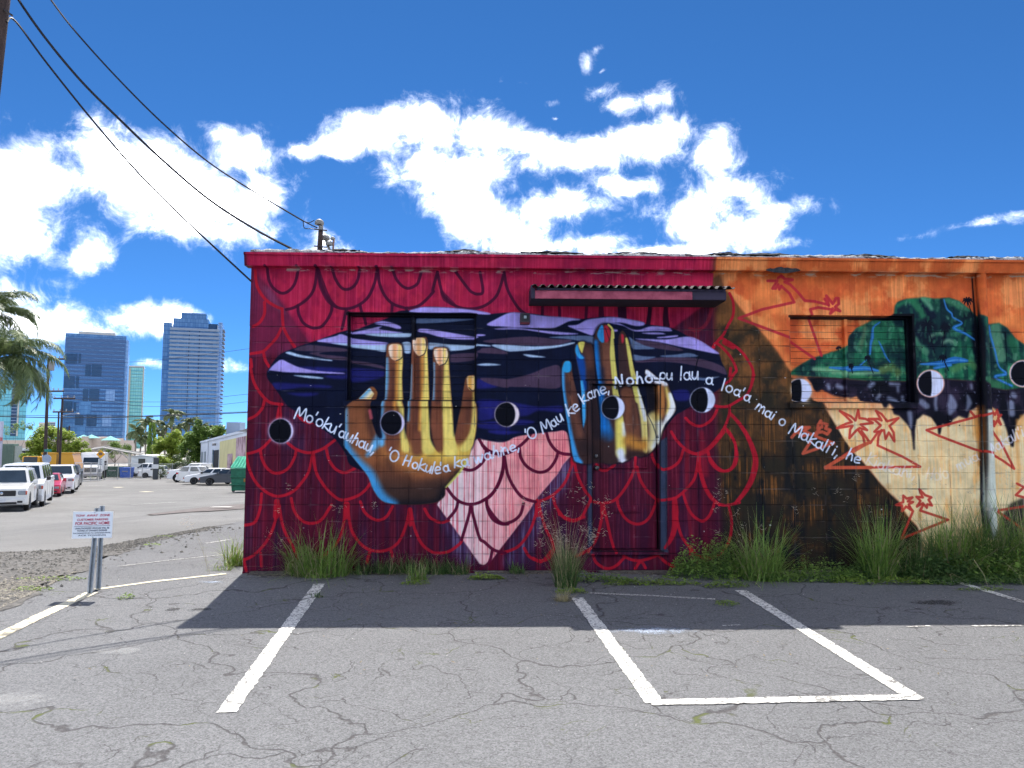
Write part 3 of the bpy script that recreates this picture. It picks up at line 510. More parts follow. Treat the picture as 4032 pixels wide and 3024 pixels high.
for tx, ty, hx, hy, s_ in ((1100, 1230, 1010, 880, 26), (1190, 1160, 1230, 920, 22), (1275, 1450, 1200, 1290, 16), (400, 1470, 330, 1280, 12), (140, 1470, 120, 1380, 10), (1565, 760, 1510, 580, 20), (-1880, 1440, -1840, 1290, 1)):
    stroke(P('K %d,%d %d,%d' % (tx, ty, hx, hy)), 3.5, (8, 12, 26), 1.5)
    X, Y = P('K %d,%d' % (hx, hy))[0]
    for q in range(9):
        a = q*.7+.2; stroke([(X, Y), (X+math.cos(a)*s_*.7, Y+math.sin(a)*s_*.5-2), (X+math.cos(a)*s_, Y+math.sin(a)*s_*.8+4)], [5, 6, 2], (8, 14, 28), 1.5)
stroke(P('I 1960,1190 1960,1150'), 3, (8, 12, 26), 1.5); stroke(P('I 1940,1160 1960,1145 1985,1150'), 9, (8, 12, 26), 2)
rock = P('''J 1320,95 1500,110 1560,100 1620,170 1650,250 1690,282 1750,255 1830,290 1900,330 2010,350 2100,365 L 60,350 130,355 190,335 240,405 420,432 450,492 480,492 515,432 570,500 590,570 660,590 760,700 810,780 828,900 835,1015 852,1015 850,780 870,640 960,570 1060,610 1140,720 1155,835 1170,800 1190,680 1280,718 1320,640 1400,590 1510,632 1540,530 1620,480 1700,520 1780,522 1800,470 1880,520 1960,650 2010,800 2055,975 2080,975 2090,800 2130,650 2212,560 V 2260,900 2300,980 2330,900 2500,960 2900,960 2900,880 2400,870 L 2212,240 2000,270 1780,240 1640,160 1250,135 800,150 400,150 200,132 0,122 J 1900,110''')
rm = full(mask_fill(rock, False, 5)); lay((20, 18, 32), rm); lay((52, 42, 60), rm*np.clip(BL2-.3, 0, 1)*1.1); lay((6, 8, 18), rm*np.clip(.6-BL1, 0, 1)*1.5)
for q, wd in (('L 1300,340 1320,460 1290,560', [10, 40, 14]), ('L 1510,340 1530,430 1500,520', [8, 22, 8]), ('L 790,560 800,640 805,740', [20, 18, 6]), ('L 940,420 1000,470', 24), ('L 620,185 720,195', 14), ('L 600,370 680,400', 18), ('L 360,210 400,180', 18), ('L 1115,360 1110,440 1120,510', 12), ('L 2050,440 2060,560', 26), ('L 450,370 480,330', 14), ('J 1830,200 1840,240', 14), ('J 1950,210 2000,230', 18), ('L 770,350 770,400', 12), ('L 710,230 715,280', 10), ('L 1555,210 1560,250', 10), ('L 2080,330 2090,340', 22)):
    stroke(P(q), wd, (150, 158, 182), 8, .7, clip=rm)
for k in range(60):
    x, y = rnd.uniform(3260, 4000), rnd.uniform(1490, 1600); stroke([(x, y), (x+rnd.uniform(-4, 4), y+rnd.uniform(1, 6))], rnd.uniform(2, 5), (150, 158, 186), 2, rnd.uniform(.2, .7), clip=rm)
fill(P('K 780,745 845,745 885,1659 L 905,425 830,430 810,0 K 800,1100'), (6, 7, 16), 3, .96, False)
fill(P('K 590,745 845,745 845,800 500,810'), (6, 7, 16), 3, .96, False)
stroke(P('K 1565,290 1600,780 1640,1200 1650,1659 L 1675,600 1685,1200 1690,1659 M 1850,300 1890,560'), [5, 8, 14, 12, 14, 14, 14, 14, 20, 26], (12, 14, 22), 3, .9)
stroke(P('L 1640,480 1650,800 1660,1200'), [10, 16, 6], (160, 92, 34), 10, .8)
fill(P('L 1690,520 1795,520 1840,1659 M 1960,600 1890,600 1850,300 L 1700,1200'), (196, 206, 196), 5, .85, False); fill(P('M 2212,240 2100,290 2010,420 1990,600 2212,640'), (40, 38, 36), 10, .9, False)
for q in PS('L 2120,900 2150,1300 2130,1500/L 2130,650 2140,900/L 2180,600 2160,800/L 1610,640 1640,900'): stroke(q, 14, (222, 146, 66), 8, .6)
for q in PS('''L -257,1235 100,1000 230,940 210,850 150,770/L 190,780 300,930 400,790/L 440,770 400,850 390,960 700,1100 920,1225 -257,1243/L -115,745 0,690 70,670 0,600 -80,530 60,600 115,650 150,520 165,620 240,630 330,680 180,700 260,770 170,745 130,770 40,870 50,760 80,715 -115,745/L 370,530 440,570 510,660 650,620 540,720 590,800 600,910 530,800 490,880 470,770 400,790 350,790 430,710 350,640 280,630 400,630 440,650 370,530
/L 1800,550 1700,575 1600,610 1300,690 1000,770 1150,840 1600,1010 1800,1060 1950,1150 2090,1250 1950,970 1810,770/L 1800,510 1850,580 1880,520 1890,590 1930,580 1890,620 1925,700 1880,650 1840,720 1840,660 1790,650 1820,600 1800,510/L 1550,540 1600,600 1660,590
/M 1100,305 1160,280 1160,225 1190,250 1240,240 1200,275 1245,280 1210,300 1230,350 1185,320 1150,360 1150,310 1100,305/M 1300,170 1350,220 1405,240 1380,260 1410,310 1370,300 1365,330 1330,290 1280,320 1310,270 1275,235 1330,240 1300,170/M 1210,315 1245,360 1145,600 1550,435 1310,355 1330,310/M 2212,320 1970,355 2212,520/M 2150,120 2212,150 2140,220 2212,240'''):
    stroke(q, 9.5, (190, 58, 48), 2, .92, smooth=False)
for q in PS('J 1740,1235 2212,960 2280,925/J 1740,1235 2300,1235'): stroke(q, 13, (196, 86, 58), 2, .95, smooth=False)
for q in PS('J 1320,860 1420,740 1540,735 1470,780 1560,820 1450,840 1400,800/J 1680,655 1650,700 1640,750 1700,730 1690,680 1760,700 1740,750 1800,770 1760,820 1700,790 1640,800 1620,850 1840,930 1460,1060 1560,900/J 1660,760 1600,830'): stroke(q, 12, (192, 84, 60), 3, .95, smooth=False)
for q in PS('I 1020,335 1140,335 1080,430 1120,430 1150,380 1165,440 1190,400/I 1190,400 1290,490 1350,600 950,690 660,800 900,890 1300,1040 1660,1290/I 1190,280 1230,310 1330,320 1230,350 1300,380 1400,480 1480,580 1600,590 1770,630/I 1730,560 1780,640 1750,520 1830,620 1870,550 1900,550 1905,620 1860,660 1920,710 1860,690 1800,740 1830,680/I 1810,690 1650,665 1550,690 1650,980 1745,1250/I 1150,300 1190,270 1215,290'): stroke(q, 11, (172, 40, 52), 2.5, .9, smooth=False)

# --- moons ---
for x, y, r, k, ring in ((1106, 1697, 49, .86, (205, 196, 226)), (1545, 1665, 48, .80, (205, 196, 226)), (1996, 1632, 49, .70, (226, 210, 214)), (2417, 1604, 47, .52, (206, 212, 236)), (2766, 1575, 50, .44, (206, 212, 236)), (3165, 1536, 48, .18, (212, 216, 238)), (3664, 1510, 51, .1, (214, 218, 240)), (4028, 1471, 50, .3, (214, 218, 240))):
    n = 40; circ = lambda rr: [(x+rr*math.cos(t*2*math.pi/n), y+rr*math.sin(t*2*math.pi/n)) for t in range(n)]
    if x > 3500: fill(circ(r*1.08), (226, 168, 150), 4, 1., False)
    elif x > 3100: fill(circ(r*1.1), (222, 190, 150), 10, .8, False)
    else: fill(circ(r*1.06), (230, 200, 220) if x < 1500 else (40, 30, 50), 12, .55, False)
    fill(circ(r), ring, 2, 1., False)
    fill([(x+r*.955*math.cos(t)*(k if math.cos(t) > 0 else 1), y+r*.965*math.sin(t)) for t in (j*2*math.pi/n for j in range(n))], (5, 7, 18), 2, 1., False)

# --- dark frame paint, grime and painted-in shadow gaps round windows and door ---
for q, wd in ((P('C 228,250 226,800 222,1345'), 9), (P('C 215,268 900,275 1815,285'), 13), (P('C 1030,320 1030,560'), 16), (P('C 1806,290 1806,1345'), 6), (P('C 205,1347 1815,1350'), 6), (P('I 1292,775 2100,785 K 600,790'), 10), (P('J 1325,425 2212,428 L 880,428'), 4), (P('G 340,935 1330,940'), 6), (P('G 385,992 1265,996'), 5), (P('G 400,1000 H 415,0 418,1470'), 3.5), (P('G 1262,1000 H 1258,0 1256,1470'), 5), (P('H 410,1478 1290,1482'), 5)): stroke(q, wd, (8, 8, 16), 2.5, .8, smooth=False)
# --- the handwritten line of verse ---
def ell(cx_, cy_, rx, ry, a0=0, a1=2*math.pi): return [(cx_+rx*math.cos(a0+(a1-a0)*k/14), cy_+ry*math.sin(a0+(a1-a0)*k/14)) for k in range(15)]
GL = {'M': (.95, [[(0, -.02), (.2, 1), (.42, .3), (.78, 1), (.85, 0)]]), 'o': (.6, [ell(.27, .28, .24, .29)]), 'O': (.85, [ell(.38, .45, .34, .47, 1.2, 7.6)]), "'": (.22, [[(.12, 1.02), (.06, .76)]]),
      'k': (.6, [[(.05, 0), (.16, 1)], [(.52, .62), (.1, .3), (.58, 0)]]), 'u': (.6, [[(.06, .6), (.05, .2), (.2, .02), (.4, .2), (.48, .62), (.48, 0)]]), 'a': (.62, [ell(.25, .28, .22, .28, .9, 7.0), [(.47, .6), (.46, .15), (.58, 0)]]),
      'h': (.58, [[(.05, 0), (.18, 1)], [(.08, .3), (.28, .58), (.42, .42), (.46, 0)]]), ',': (.3, [[(.14, .1), (.02, -.2)]]), 'H': (.8, [[(.02, 0), (.16, .95)], [(.5, 0), (.62, .95)], [(.08, .45), (.6, .5)]]), 'l': (.3, [[(.05, 0), (.16, 1)]]),
      'e': (.58, [[(.05, .3), (.45, .36), (.42, .55), (.22, .6), (.05, .35), (.15, .03), (.5, .1)]]), 'w': (.8, [[(.02, .6), (.12, 0), (.34, .5), (.46, 0), (.72, .62)]]), 'i': (.25, [[(.05, 0), (.12, .55)], [(.16, .82), (.17, .84)]]), 'n': (.56, [[(.04, 0), (.1, .6)], [(.08, .35), (.26, .6), (.4, .45), (.44, 0)]]),
      'p': (.56, [[(.02, -.3), (.1, .55)], ell(.28, .34, .22, .26)]), 'm': (.85, [[(.04, 0), (.1, .6)], [(.08, .38), (.24, .6), (.36, .4), (.38, 0)], [(.38, .38), (.54, .6), (.68, .4), (.72, 0)]]), 'N': (.7, [[(.02, 0), (.12, .85), (.45, .05), (.6, .95)]]), 'K': (.65, [[(.05, 0), (.16, 1)], [(.6, .9), (.1, .4), (.6, 0)]]), ' ': (.42, [])}
def write(txt, base, h, c=(212, 220, 236), wd=6.4, alpha=.94):
    b = spline(P(base), 10); sg = np.hypot(*np.diff(b, axis=0).T); acc = np.concatenate([[0], np.cumsum(sg)])
    tot = sum(GL[q][0] for q in txt)*h; k = acc[-1]/tot; pos = 0.
    for q in txt:
        adv, ss = GL[q]; s0 = (pos+adv*h*.5)*k
        x = np.interp(s0, acc, b[:, 0]); y = np.interp(s0, acc, b[:, 1]); x2 = np.interp(min(s0+8, acc[-1]), acc, b[:, 0]); y2 = np.interp(min(s0+8, acc[-1]), acc, b[:, 1])
        x1 = np.interp(max(0, s0-8), acc, b[:, 0]); y1 = np.interp(max(0, s0-8), acc, b[:, 1]); a = math.atan2(y2-y1, x2-x1)*.8+rnd.uniform(-.05, .05)
        ca, sa = math.cos(a), math.sin(a); hh = h*rnd.uniform(.93, 1.07)
        for s_ in ss:
            pts = []
            for u, v_ in s_:
                dx = (u-adv*.5)*hh*min(1.15, max(.8, k)); dy = -v_*hh; pts.append((x+dx*ca-dy*sa, y+dx*sa+dy*ca))
            stroke(pts, wd, c, 1.6, alpha)
        pos += adv*h
write("Mo'oku'auhau,", 'B 690,615 960,705 1180,815 1420,935 1690,1075', 47)
write("'O Hokule'a", 'D 700,650 880,715 1140,800 1330,840 1500,800', 44); write("ka wahine,", 'D 1540,765 1730,735 1830,710 2030,640 2150,615 F 300,905 480,845', 44)
write("'O Mau ke kane,", 'F 550,745 790,640 1030,470 1200,360 1330,230 1610,130', 46)
for dx, c, al in ((5, (20, 20, 34), .6), (0, (214, 222, 238), .96)):
    KEY['G'] = (2200+dx, 1200+dx, .31645); write('Noho', 'G 700,1030 950,985 1190,960', 44, c, 8, al)
KEY['G'] = (2200, 1200, .31645)
write('pu', 'G 1250,935 1430,935', 46); write('lau', 'G 1510,935 1750,930', 50); write('a', 'G 1820,975 1930,1000', 48)
write("loa'a", 'J 440,270 560,305 660,355 800,430', 44); write('mai o', 'J 860,500 1050,630 1235,730', 44); write("Makali'i,", 'J 1280,800 1500,910 1700,1020 1900,1110', 46); write('he', 'J 1990,1120 2170,1200', 46)
write('Kiakahi,', 'L 240,1170 400,1245 650,1330 870,1370', 46, (240, 232, 236), 6, .5); write('Holo', 'L 990,1375 1150,1390 1290,1350', 46, (240, 232, 236), 6, .35); write('mua', 'L 1390,1280 1520,1200 1670,1130', 40, (240, 234, 240), 6, .5); write("Makali'i", 'L 1750,1080 1900,1010 2050,930 2230,830', 44, (236, 232, 244), 6, .6)
# --- wear ---
wear = fnoise(26, 26, 91, 4)-.5; canvas *= (1+.24*wear+.10*(ST1-.5)*(BL1+.2))[..., None]; canvas += ((fnoise(2, 2, 95, 2)-.5)*.022)[..., None]
gr_ = np.clip(ST1*BL2-.5, 0, 1)*(1-sm_(ZZ, .05, .5)); lay((52, 48, 50), gr_*1.1)
for k in range(70):
    x, y = rnd.uniform(-2.9, 7), rnd.uniform(.1, 3.0); ix, iy = int((x-WX0)*RES), int((WZ1-y)*RES); canvas[iy:iy+rnd.randint(1, 3), ix:ix+rnd.randint(1, 4)] = rnd.choice((.75, .1, .55))
cz = np.abs(((ZZ-.0225)/.2+.5) % 1-.5)*.2; cxx = np.abs(((XX+2.967)/.4+.5) % 1-.5)*.4; jn = np.exp(-(np.minimum(cz, cxx)/.007)**2)*(ZZ < 3.04); lay((150, 140, 138), jn*np.clip((fnoise(30, 60, 141, 4)-.56)*7, 0, 1)*.35); lay((30, 24, 30), jn*np.clip((fnoise(40, 80, 151, 4)-.5)*5, 0, 1)*.35)
# peeled spots of bare plaster under the fascia
pe = np.clip((fnoise(6, 24, 121, 4)-.53)*9, 0, 1)*np.exp(-((ZZ-3.745)/.022)**2)*(XX > -2.7); lay((176, 164, 148), np.clip(pe, 0, 1)*.9)
np.clip(canvas, 0, 1, out=canvas)
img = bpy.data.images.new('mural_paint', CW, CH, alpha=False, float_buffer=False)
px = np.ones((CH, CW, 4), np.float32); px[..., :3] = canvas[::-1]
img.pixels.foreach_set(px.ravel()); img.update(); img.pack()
PAINT_GAIN = 1.08
def paint_mat(name, rough=.62, gain=1.):
    m = bpy.data.materials.new(name); m.use_nodes = True; n = NT(m.node_tree); b = n.n['Principled BSDF']
    g = n.add('ShaderNodeNewGeometry'); s = n.add('ShaderNodeSeparateXYZ'); n.l.new(g.outputs['Position'], s.inputs[0]); c = n.add('ShaderNodeCombineXYZ')
    n.l.new(n.math('DIVIDE', n.math('SUBTRACT', s.outputs[0], WX0), WX1-WX0), c.inputs[0]); n.l.new(n.math('DIVIDE', n.math('SUBTRACT', s.outputs[2], WZ0), WZ1-WZ0), c.inputs[1])
    t = n.add('ShaderNodeTexImage', image=img, extension='EXTEND', interpolation='Linear'); n.l.new(c.outputs[0], t.inputs[0])
    n.l.new(n.mix(1., t.outputs[0], (PAINT_GAIN*gain,)*3+(1,), 'MULTIPLY'), b.inputs['Base Color'])
    b.inputs['Roughness'].default_value = rough; b.inputs['Specular IOR Level'].default_value = .08
    bn = n.add('ShaderNodeBump', i={'Strength': .25, 'Distance': .004, 'Height': n.noise(g.outputs['Position'], 90, 4, .65)}); n.l.new(bn.outputs[0], b.inputs['Normal'])
    return m
PAINT = paint_mat('mural_wall_paint'); PAINT_TRIM = paint_mat('mural_trim_paint', .5)
# ------------------------------------------------------------------ ground
def asphalt(name, c, dark, crack=1., aggr=.5, patch=.25, green=0.):
    m = bpy.data.materials.new(name); m.use_nodes = True; n = NT(m.node_tree); b = n.n['Principled BSDF']
    pos = n.add('ShaderNodeNewGeometry').outputs['Position']
    big = n.math('ADD', n.math('MULTIPLY', n.ramp(n.noise(pos, .55, 5, .6), .3, .72), .6), n.math('MULTIPLY', n.ramp(n.noise(n.vmath('ADD', pos, (31.7, 4.2, 0)), .16, 3, .5), .4, .62), .6)); mid = n.ramp(n.noise(pos, 3.2, 4, .6), .3, .7)
    base = n.mix(n.math('MULTIPLY', big, patch*2), tuple(c)+(1,), tuple(k*.72 for k in c)+(1,))
    base = n.mix(n.math('MULTIPLY', mid, .3), base, tuple(k*.8 for k in c)+(1,))
    vo = n.add('ShaderNodeTexVoronoi', i={'Vector': pos, 'Scale': 120.}); sp = n.add('ShaderNodeSeparateColor'); n.l.new(vo.outputs['Color'], sp.inputs[0])
    ag = n.math('MULTIPLY', n.math('SUBTRACT', sp.outputs[0], .5), aggr)
    grain = n.noise(pos, 45., 3, .7)
    ag = n.math('ADD', ag, n.math('MULTIPLY', n.math('SUBTRACT', grain, .5), aggr*1.8))
    base = n.mix(1., base, n.math('ADD', ag, 1.), 'MULTIPLY')
    pit = n.ramp(n.noise(pos, 62., 2, .5), .64, .74); base = n.mix(n.math('MULTIPLY', pit, .75), base, tuple(dark)+(1,))
    h = n.math('ADD', grain, n.math('MULTIPLY', sp.outputs[0], .5))
    if crack:
        wv = n.add('ShaderNodeTexNoise', i={'Vector': pos, 'Scale': 1.1, 'Detail': 2., 'Roughness': .5}); wv2 = n.add('ShaderNodeTexNoise', i={'Vector': pos, 'Scale': 9., 'Detail': 2.})
        wp = n.vmath('ADD', n.vmath('ADD', pos, n.vmath('MULTIPLY', n.vmath('SUBTRACT', wv.outputs['Color'], (.5, .5, .5)), (1.5, 1.5, 0))), n.vmath('MULTIPLY', n.vmath('SUBTRACT', wv2.outputs['Color'], (.5, .5, .5)), (.14, .14, 0)))
        tot = None
        for sc_, th, lo in ((.45, .0062, .27), (1.0, .0062, .42), (2.0, .0075, .46)):
            vr = n.add('ShaderNodeTexVoronoi', feature='DISTANCE_TO_EDGE', i={'Vector': n.vmath('MULTIPLY', wp, (1, 1.25, 0)), 'Scale': sc_})
            k = n.math('MULTIPLY', n.ramp(vr.outputs[0], th*.25, th*1.3, 1, 0), n.ramp(n.noise(pos, .8+sc_, 3), lo, lo+.14))
            tot = k if tot is None else n.math('MAXIMUM', tot, k)
        tot = n.math('MULTIPLY', tot, crack)
        base = n.mix(n.math('MULTIPLY', tot, .68), base, tuple(dark)+(1,))
        if green:
            moss = n.math('MULTIPLY', tot, n.ramp(n.noise(pos, 2.5, 3), .58, .66)); base = n.mix(n.math('MULTIPLY', moss, green), base, (.09, .11, .02, 1))
        h = n.math('SUBTRACT', h, n.math('MULTIPLY', tot, 1.6))
    n.l.new(base, b.inputs['Base Color']); b.inputs['Roughness'].default_value = .9; b.inputs['Specular IOR Level'].default_value = .25
    bn = n.add('ShaderNodeBump', i={'Strength': .5, 'Distance': .012, 'Height': h}); n.l.new(bn.outputs[0], b.inputs['Normal'])
    return m
M_LOT = asphalt('aged_asphalt', (.160, .161, .164), (.033, .026, .026), .9, .6, .3, .9)
M_ROAD = asphalt('street_asphalt', (.195, .19, .182), (.05, .058, .055), .35, .3, .5)
M_GRND = mat('yard_concrete', (.30, .285, .26), .9, .15, .8, .2, 20)
def sheet(name, xs, ys, dz, m, xa=None, xb=None):
    "ground-hugging sheet; xa/xb(y) bend its left and right edges"
    vs, fs = [], []
    for y in ys:
        a = xa(y) if xa else xs[0]; b = xb(y) if xb else xs[-1]
        for x in xs:
            X = a+(x-xs[0])/(xs[-1]-xs[0])*(b-a); vs.append((X, y, zg(X, y)+dz))
    w_ = len(xs)
    for i in range(len(ys)-1):
        for j in range(w_-1): fs.append((i*w_+j, i*w_+j+1, (i+1)*w_+j+1, (i+1)*w_+j))
    o = MB().add(vs, fs).build(name, m, smooth=True); o['kind'] = 'structure'; return o
def lins(a, b, n): return [a+(b-a)*k/(n-1) for k in range(n)]
ground = sheet('ground', sorted(set([-3000, -1200, -500, -250, -120, 120, 300, 900, 3000]+lins(-90, 60, 76))), [-3000, -600, -150, -60, -30]+lins(-16, 130, 147)+[160, 220, 300, 400, 700, 1500, 4000], -.05, M_GRND)
LX = [(-16, -4.75), (-1.7, -4.80), (.4, -5.1), (2.6, -5.64), (4.6, -5.95), (40, -6.0)]
lotx = lambda y: float(np.interp(y, [k[0] for k in LX], [k[1] for k in LX]))
lot = sheet('parking_lot', lins(0, 1, 60), lins(-16, 34, 140), 0., M_LOT, lotx, lambda y: 16. if y < .25 else -2.3)
road = sheet('road', lins(0, 1, 60), lins(2.1, 118, 120), -.014, M_ROAD, lambda y: -80., lambda y: -5.4)
M_GRAV = mat('gravel_bed', (.085, .08, .076), .95, .35, 14, .9, 70, c2=(.17, .16, .145))
GX = [(-16, -20), (2.0, -20), (2.35, -7.0), (3.3, -6.25), (6, -6.1), (8.5, -5.98)]
gravl = lambda y: float(np.interp(y, [k[0] for k in GX], [k[1] for k in GX]))
grav = sheet('gravel_shoulder', lins(0, 1, 40), lins(-16, 8.5, 100), .006, M_GRAV, gravl, lambda y: lotx(y)+.06+.12*math.sin(y*3.1)+.06*math.sin(y*9.7))
# loose stones: nobody could count them
def stones(name, n, area, smin, smax, m, seed, label):
    q = random.Random(seed); vs, fs = [], []
    base = [(1, 0, 0), (-1, 0, 0), (0, 1, 0), (0, -1, 0), (0, 0, 1), (0, 0, -.4)]
    tf = [(0, 2, 4), (2, 1, 4), (1, 3, 4), (3, 0, 4), (2, 0, 5), (1, 2, 5), (3, 1, 5), (0, 3, 5)]
    for _ in range(n):
        x, y = area(q); s = q.uniform(smin, smax)*(.5+q.random()); o = len(vs); a = q.uniform(0, 6.28); ca, sa = math.cos(a), math.sin(a)
        for u, v_, w_ in base:
            u2, v2, w2 = u*s*q.uniform(.7, 1.2), v_*s*q.uniform(.6, 1.1), w_*s*q.uniform(.35, .7)
            vs.append((x+u2*ca-v2*sa, y+u2*sa+v2*ca, zg(x, y)+.008+w2))
        fs += [tuple(o+i for i in f) for f in tf]
    o = MB().add(vs, fs).build(name, m); return tag(o, label, 'gravel', None, 'stuff')
def ga(q):
    y = q.uniform(-3, 7.5); r = lotx(y)+.1+(abs(q.gauss(0, .5)) if q.random() < .16 else 0); l = max(gravl(y), -9.); t = q.random()**.8; return r+(l-r)*t, y
M_STONE = mat('dark_gravel', (.05, .048, .046), .9, .6, 30, c2=(.22, .21, .19))
stones('gravel', 5200, ga, .010, .032, M_STONE, 3, 'loose dark gravel between the parking lot and the street')
def gb(q):
    y = q.gauss(-1.15, .5); x = q.gauss(-5.25, .28); return min(x, lotx(y)+.05), y
stones('pale_gravel', 1500, gb, .008, .024, mat('pale_gravel', (.27, .245, .20), .9, .35, 30), 4, 'patch of pale crushed gravel by the lot corner at the left')
stones('grit', 900, lambda q: (q.uniform(-4.8, 7), -abs(q.gauss(0, 2.2))-.05), .003, .008, mat('grit', (.2, .19, .18), .9, .7, 60, c2=(.6, .58, .55)), 8, 'grit and small chips scattered over the asphalt')

# painted lines: worn traffic paint laid on the asphalt
def line_mat(name, c, wear):
    m = bpy.data.materials.new(name); m.use_nodes = True; n = NT(m.node_tree); b = n.n['Principled BSDF']
    pos = n.add('ShaderNodeNewGeometry').outputs['Position']
    f = n.ramp(n.noise(pos, 38, 6, .75), wear, wear+.1); g = n.ramp(n.noise(pos, 3.0, 3), .3, .7)
    wv = n.add('ShaderNodeTexNoise', i={'Vector': pos, 'Scale': 5., 'Detail': 4.}); wp = n.vmath('ADD', pos, n.vmath('MULTIPLY', n.vmath('SUBTRACT', wv.outputs['Color'], (.5, .5, .5)), (.5, .5, 0)))
    vr = n.add('ShaderNodeTexVoronoi', feature='DISTANCE_TO_EDGE', i={'Vector': wp, 'Scale': 2.1}); ck = n.math('MULTIPLY', n.ramp(vr.outputs[0], .008, .03, 1, 0), n.ramp(n.noise(pos, 1.7, 2), .44, .56))
    colr = n.mix(g, tuple(c)+(1,), tuple(k*.86 for k in c)+(1,)); colr = n.mix(f, (.13, .127, .12, 1), colr); colr = n.mix(n.math('MULTIPLY', ck, .8), colr, (.05, .048, .045, 1))
    n.l.new(colr, b.inputs['Base Color']); b.inputs['Roughness'].default_value = .75
    bn = n.add('ShaderNodeBump', i={'Strength': .3, 'Distance': .004, 'Height': n.noise(pos, 80, 3)}); n.l.new(bn.outputs[0], b.inputs['Normal']); return m
M_LINE = line_mat('white_line_paint', (.74, .72, .66), .41); M_OLD = line_mat('worn_line_paint', (.62, .60, .56), .46); M_YEL = line_mat('cream_line_paint', (.74, .66, .46), .36)
lr = random.Random(12)
def line(name, pts, wd, m, label, dz=.005, jit=.007):
    pts = [Vector((p[0], p[1])) for p in pts]; cen = []
    for a, b in zip(pts[:-1], pts[1:]):
        k = max(2, int((b-a).length/.04)); cen += [a.lerp(b, i/k) for i in range(k)]
    cen.append(pts[-1]); vs, fs = [], []
    for i, c in enumerate(cen):
        t = (cen[min(i+1, len(cen)-1)]-cen[max(i-1, 0)]).normalized(); nn = Vector((-t.y, t.x))
        for s in (-1, 1):
            q = c+nn*s*(wd/2+lr.uniform(-jit, jit)); vs.append((q.x, q.y, zg(q.x, q.y)+dz))
    for i in range(len(cen)-1): fs.append((2*i, 2*i+1, 2*i+3, 2*i+2))
    return tag(MB().add(vs, fs).build(name, m), label, 'line marking', None)
g2 = lambda x, y: tuple(gv(x, y))[:2]
line('stall_line', [g2(489, 1540), g2(690, 1262)], .125, M_LINE, 'long white stall line running up to the leftmost big grass tuft')
line('stall_line', [g2(1415, 1520), g2(1247, 1292)], .125, M_LINE, 'white stall line on the left side of the boxed narrow bay')
line('stall_line', [g2(1978, 1510), g2(1600, 1276)], .125, M_LINE, 'white stall line on the right side of the boxed narrow bay')
line('end_line', [g2(1404, 1519), g2(1985, 1507)], .10, M_LINE, 'white line closing the near end of the boxed narrow bay', .0065)
line('stall_line', [g2(2240, 1310), g2(2060, 1255)], .10, M_LINE, 'white stall line at the far right, half under weeds')
line('edge_line', [g2(-60, 1402), g2(100, 1325), g2(198, 1280)], .13, M_YEL, 'cream edge line running from the left frame to the sign posts')
line('edge_line', [g2(205, 1274), g2(330, 1257), g2(488, 1240)], .07, M_YEL, 'thin cream line from the sign posts to the wall corner')
line('edge_line', [g2(255, 1224), g2(380, 1209), g2(482, 1199)], .05, M_OLD, 'thin worn white line beside the wall corner, behind the sign')
line('edge_line', [g2(445, 1174), g2(495, 1166)], .07, M_OLD, 'short worn white dash left of the wall corner tuft')
line('worn_line', [g2(1262, 1281), g2(1400, 1287), g2(1545, 1295)], .06, M_OLD, 'worn white cross line at the back of the boxed bay')
line('worn_line', [g2(1410, 1243), g2(1478, 1250)], .05, M_OLD, 'short worn line between the threshold and the weeds')
line('worn_dash', [g2(1560, 1352), g2(1600, 1351)], .03, M_OLD, 'faint paint dash touching the right bay line')
line('worn_dash', [g2(2100, 1353), g2(2205, 1352)], .035, M_OLD, 'faint paint dash at the right edge of the sunlit asphalt')
line('worn_dash', [g2(1960, 1355), g2(2010, 1353)], .03, M_OLD, 'faint paint dash below the dark oil spot')
for a, b, wd, lab in (((284, 1090), (380, 1085), .16, 'worn white street mark right above the sign'), ((330, 1059), (400, 1057), .2, 'faint white line across the street by the dark sedan'), ((400, 1057), (478, 1056), .2, 'white line along the stalls in front of the parked cars'), ((180, 1050), (230, 1048), .25, 'faded white street mark near the white box truck')):
    line('street_mark', [g2(*a), g2(*b)], wd, M_OLD, lab, .006)
for a, b, lab in (((407-160, 1053.), (424-160, 1052.5), 'small yellow street mark farther from the camera'), ((308, 1062.6), (324, 1061.8), 'yellow street mark in front of the gate')):
    line('street_mark', [g2(*a), g2(*b)], .8, M_YEL, lab, .006)
# stains, spills: thin blots on the asphalt
def spill_mat(name, c, dens):
    m = bpy.data.materials.new(name); m.use_nodes = True; n = NT(m.node_tree); b = n.n['Principled BSDF']; tcn = n.add('ShaderNodeTexCoord'); pos = n.add('ShaderNodeNewGeometry').outputs['Position']
    r = n.vmath('LENGTH', n.vmath('MULTIPLY', n.vmath('SUBTRACT', tcn.outputs['Generated'], (.5, .5, .5)), (2, 2, 0)))
    f = n.math('ADD', n.math('SUBTRACT', 1., r), n.math('MULTIPLY', n.math('SUBTRACT', n.noise(pos, 9, 5, .7), .5), 2.2)); f = n.math('MULTIPLY', n.ramp(f, .1, .75), dens); f = n.math('MULTIPLY', f, n.ramp(n.noise(pos, 60, 3, .7), .3, .6))
    b.inputs['Base Color'].default_value = tuple(c)+(1,); b.inputs['Roughness'].default_value = .85; n.l.new(f, b.inputs['Alpha']); return m
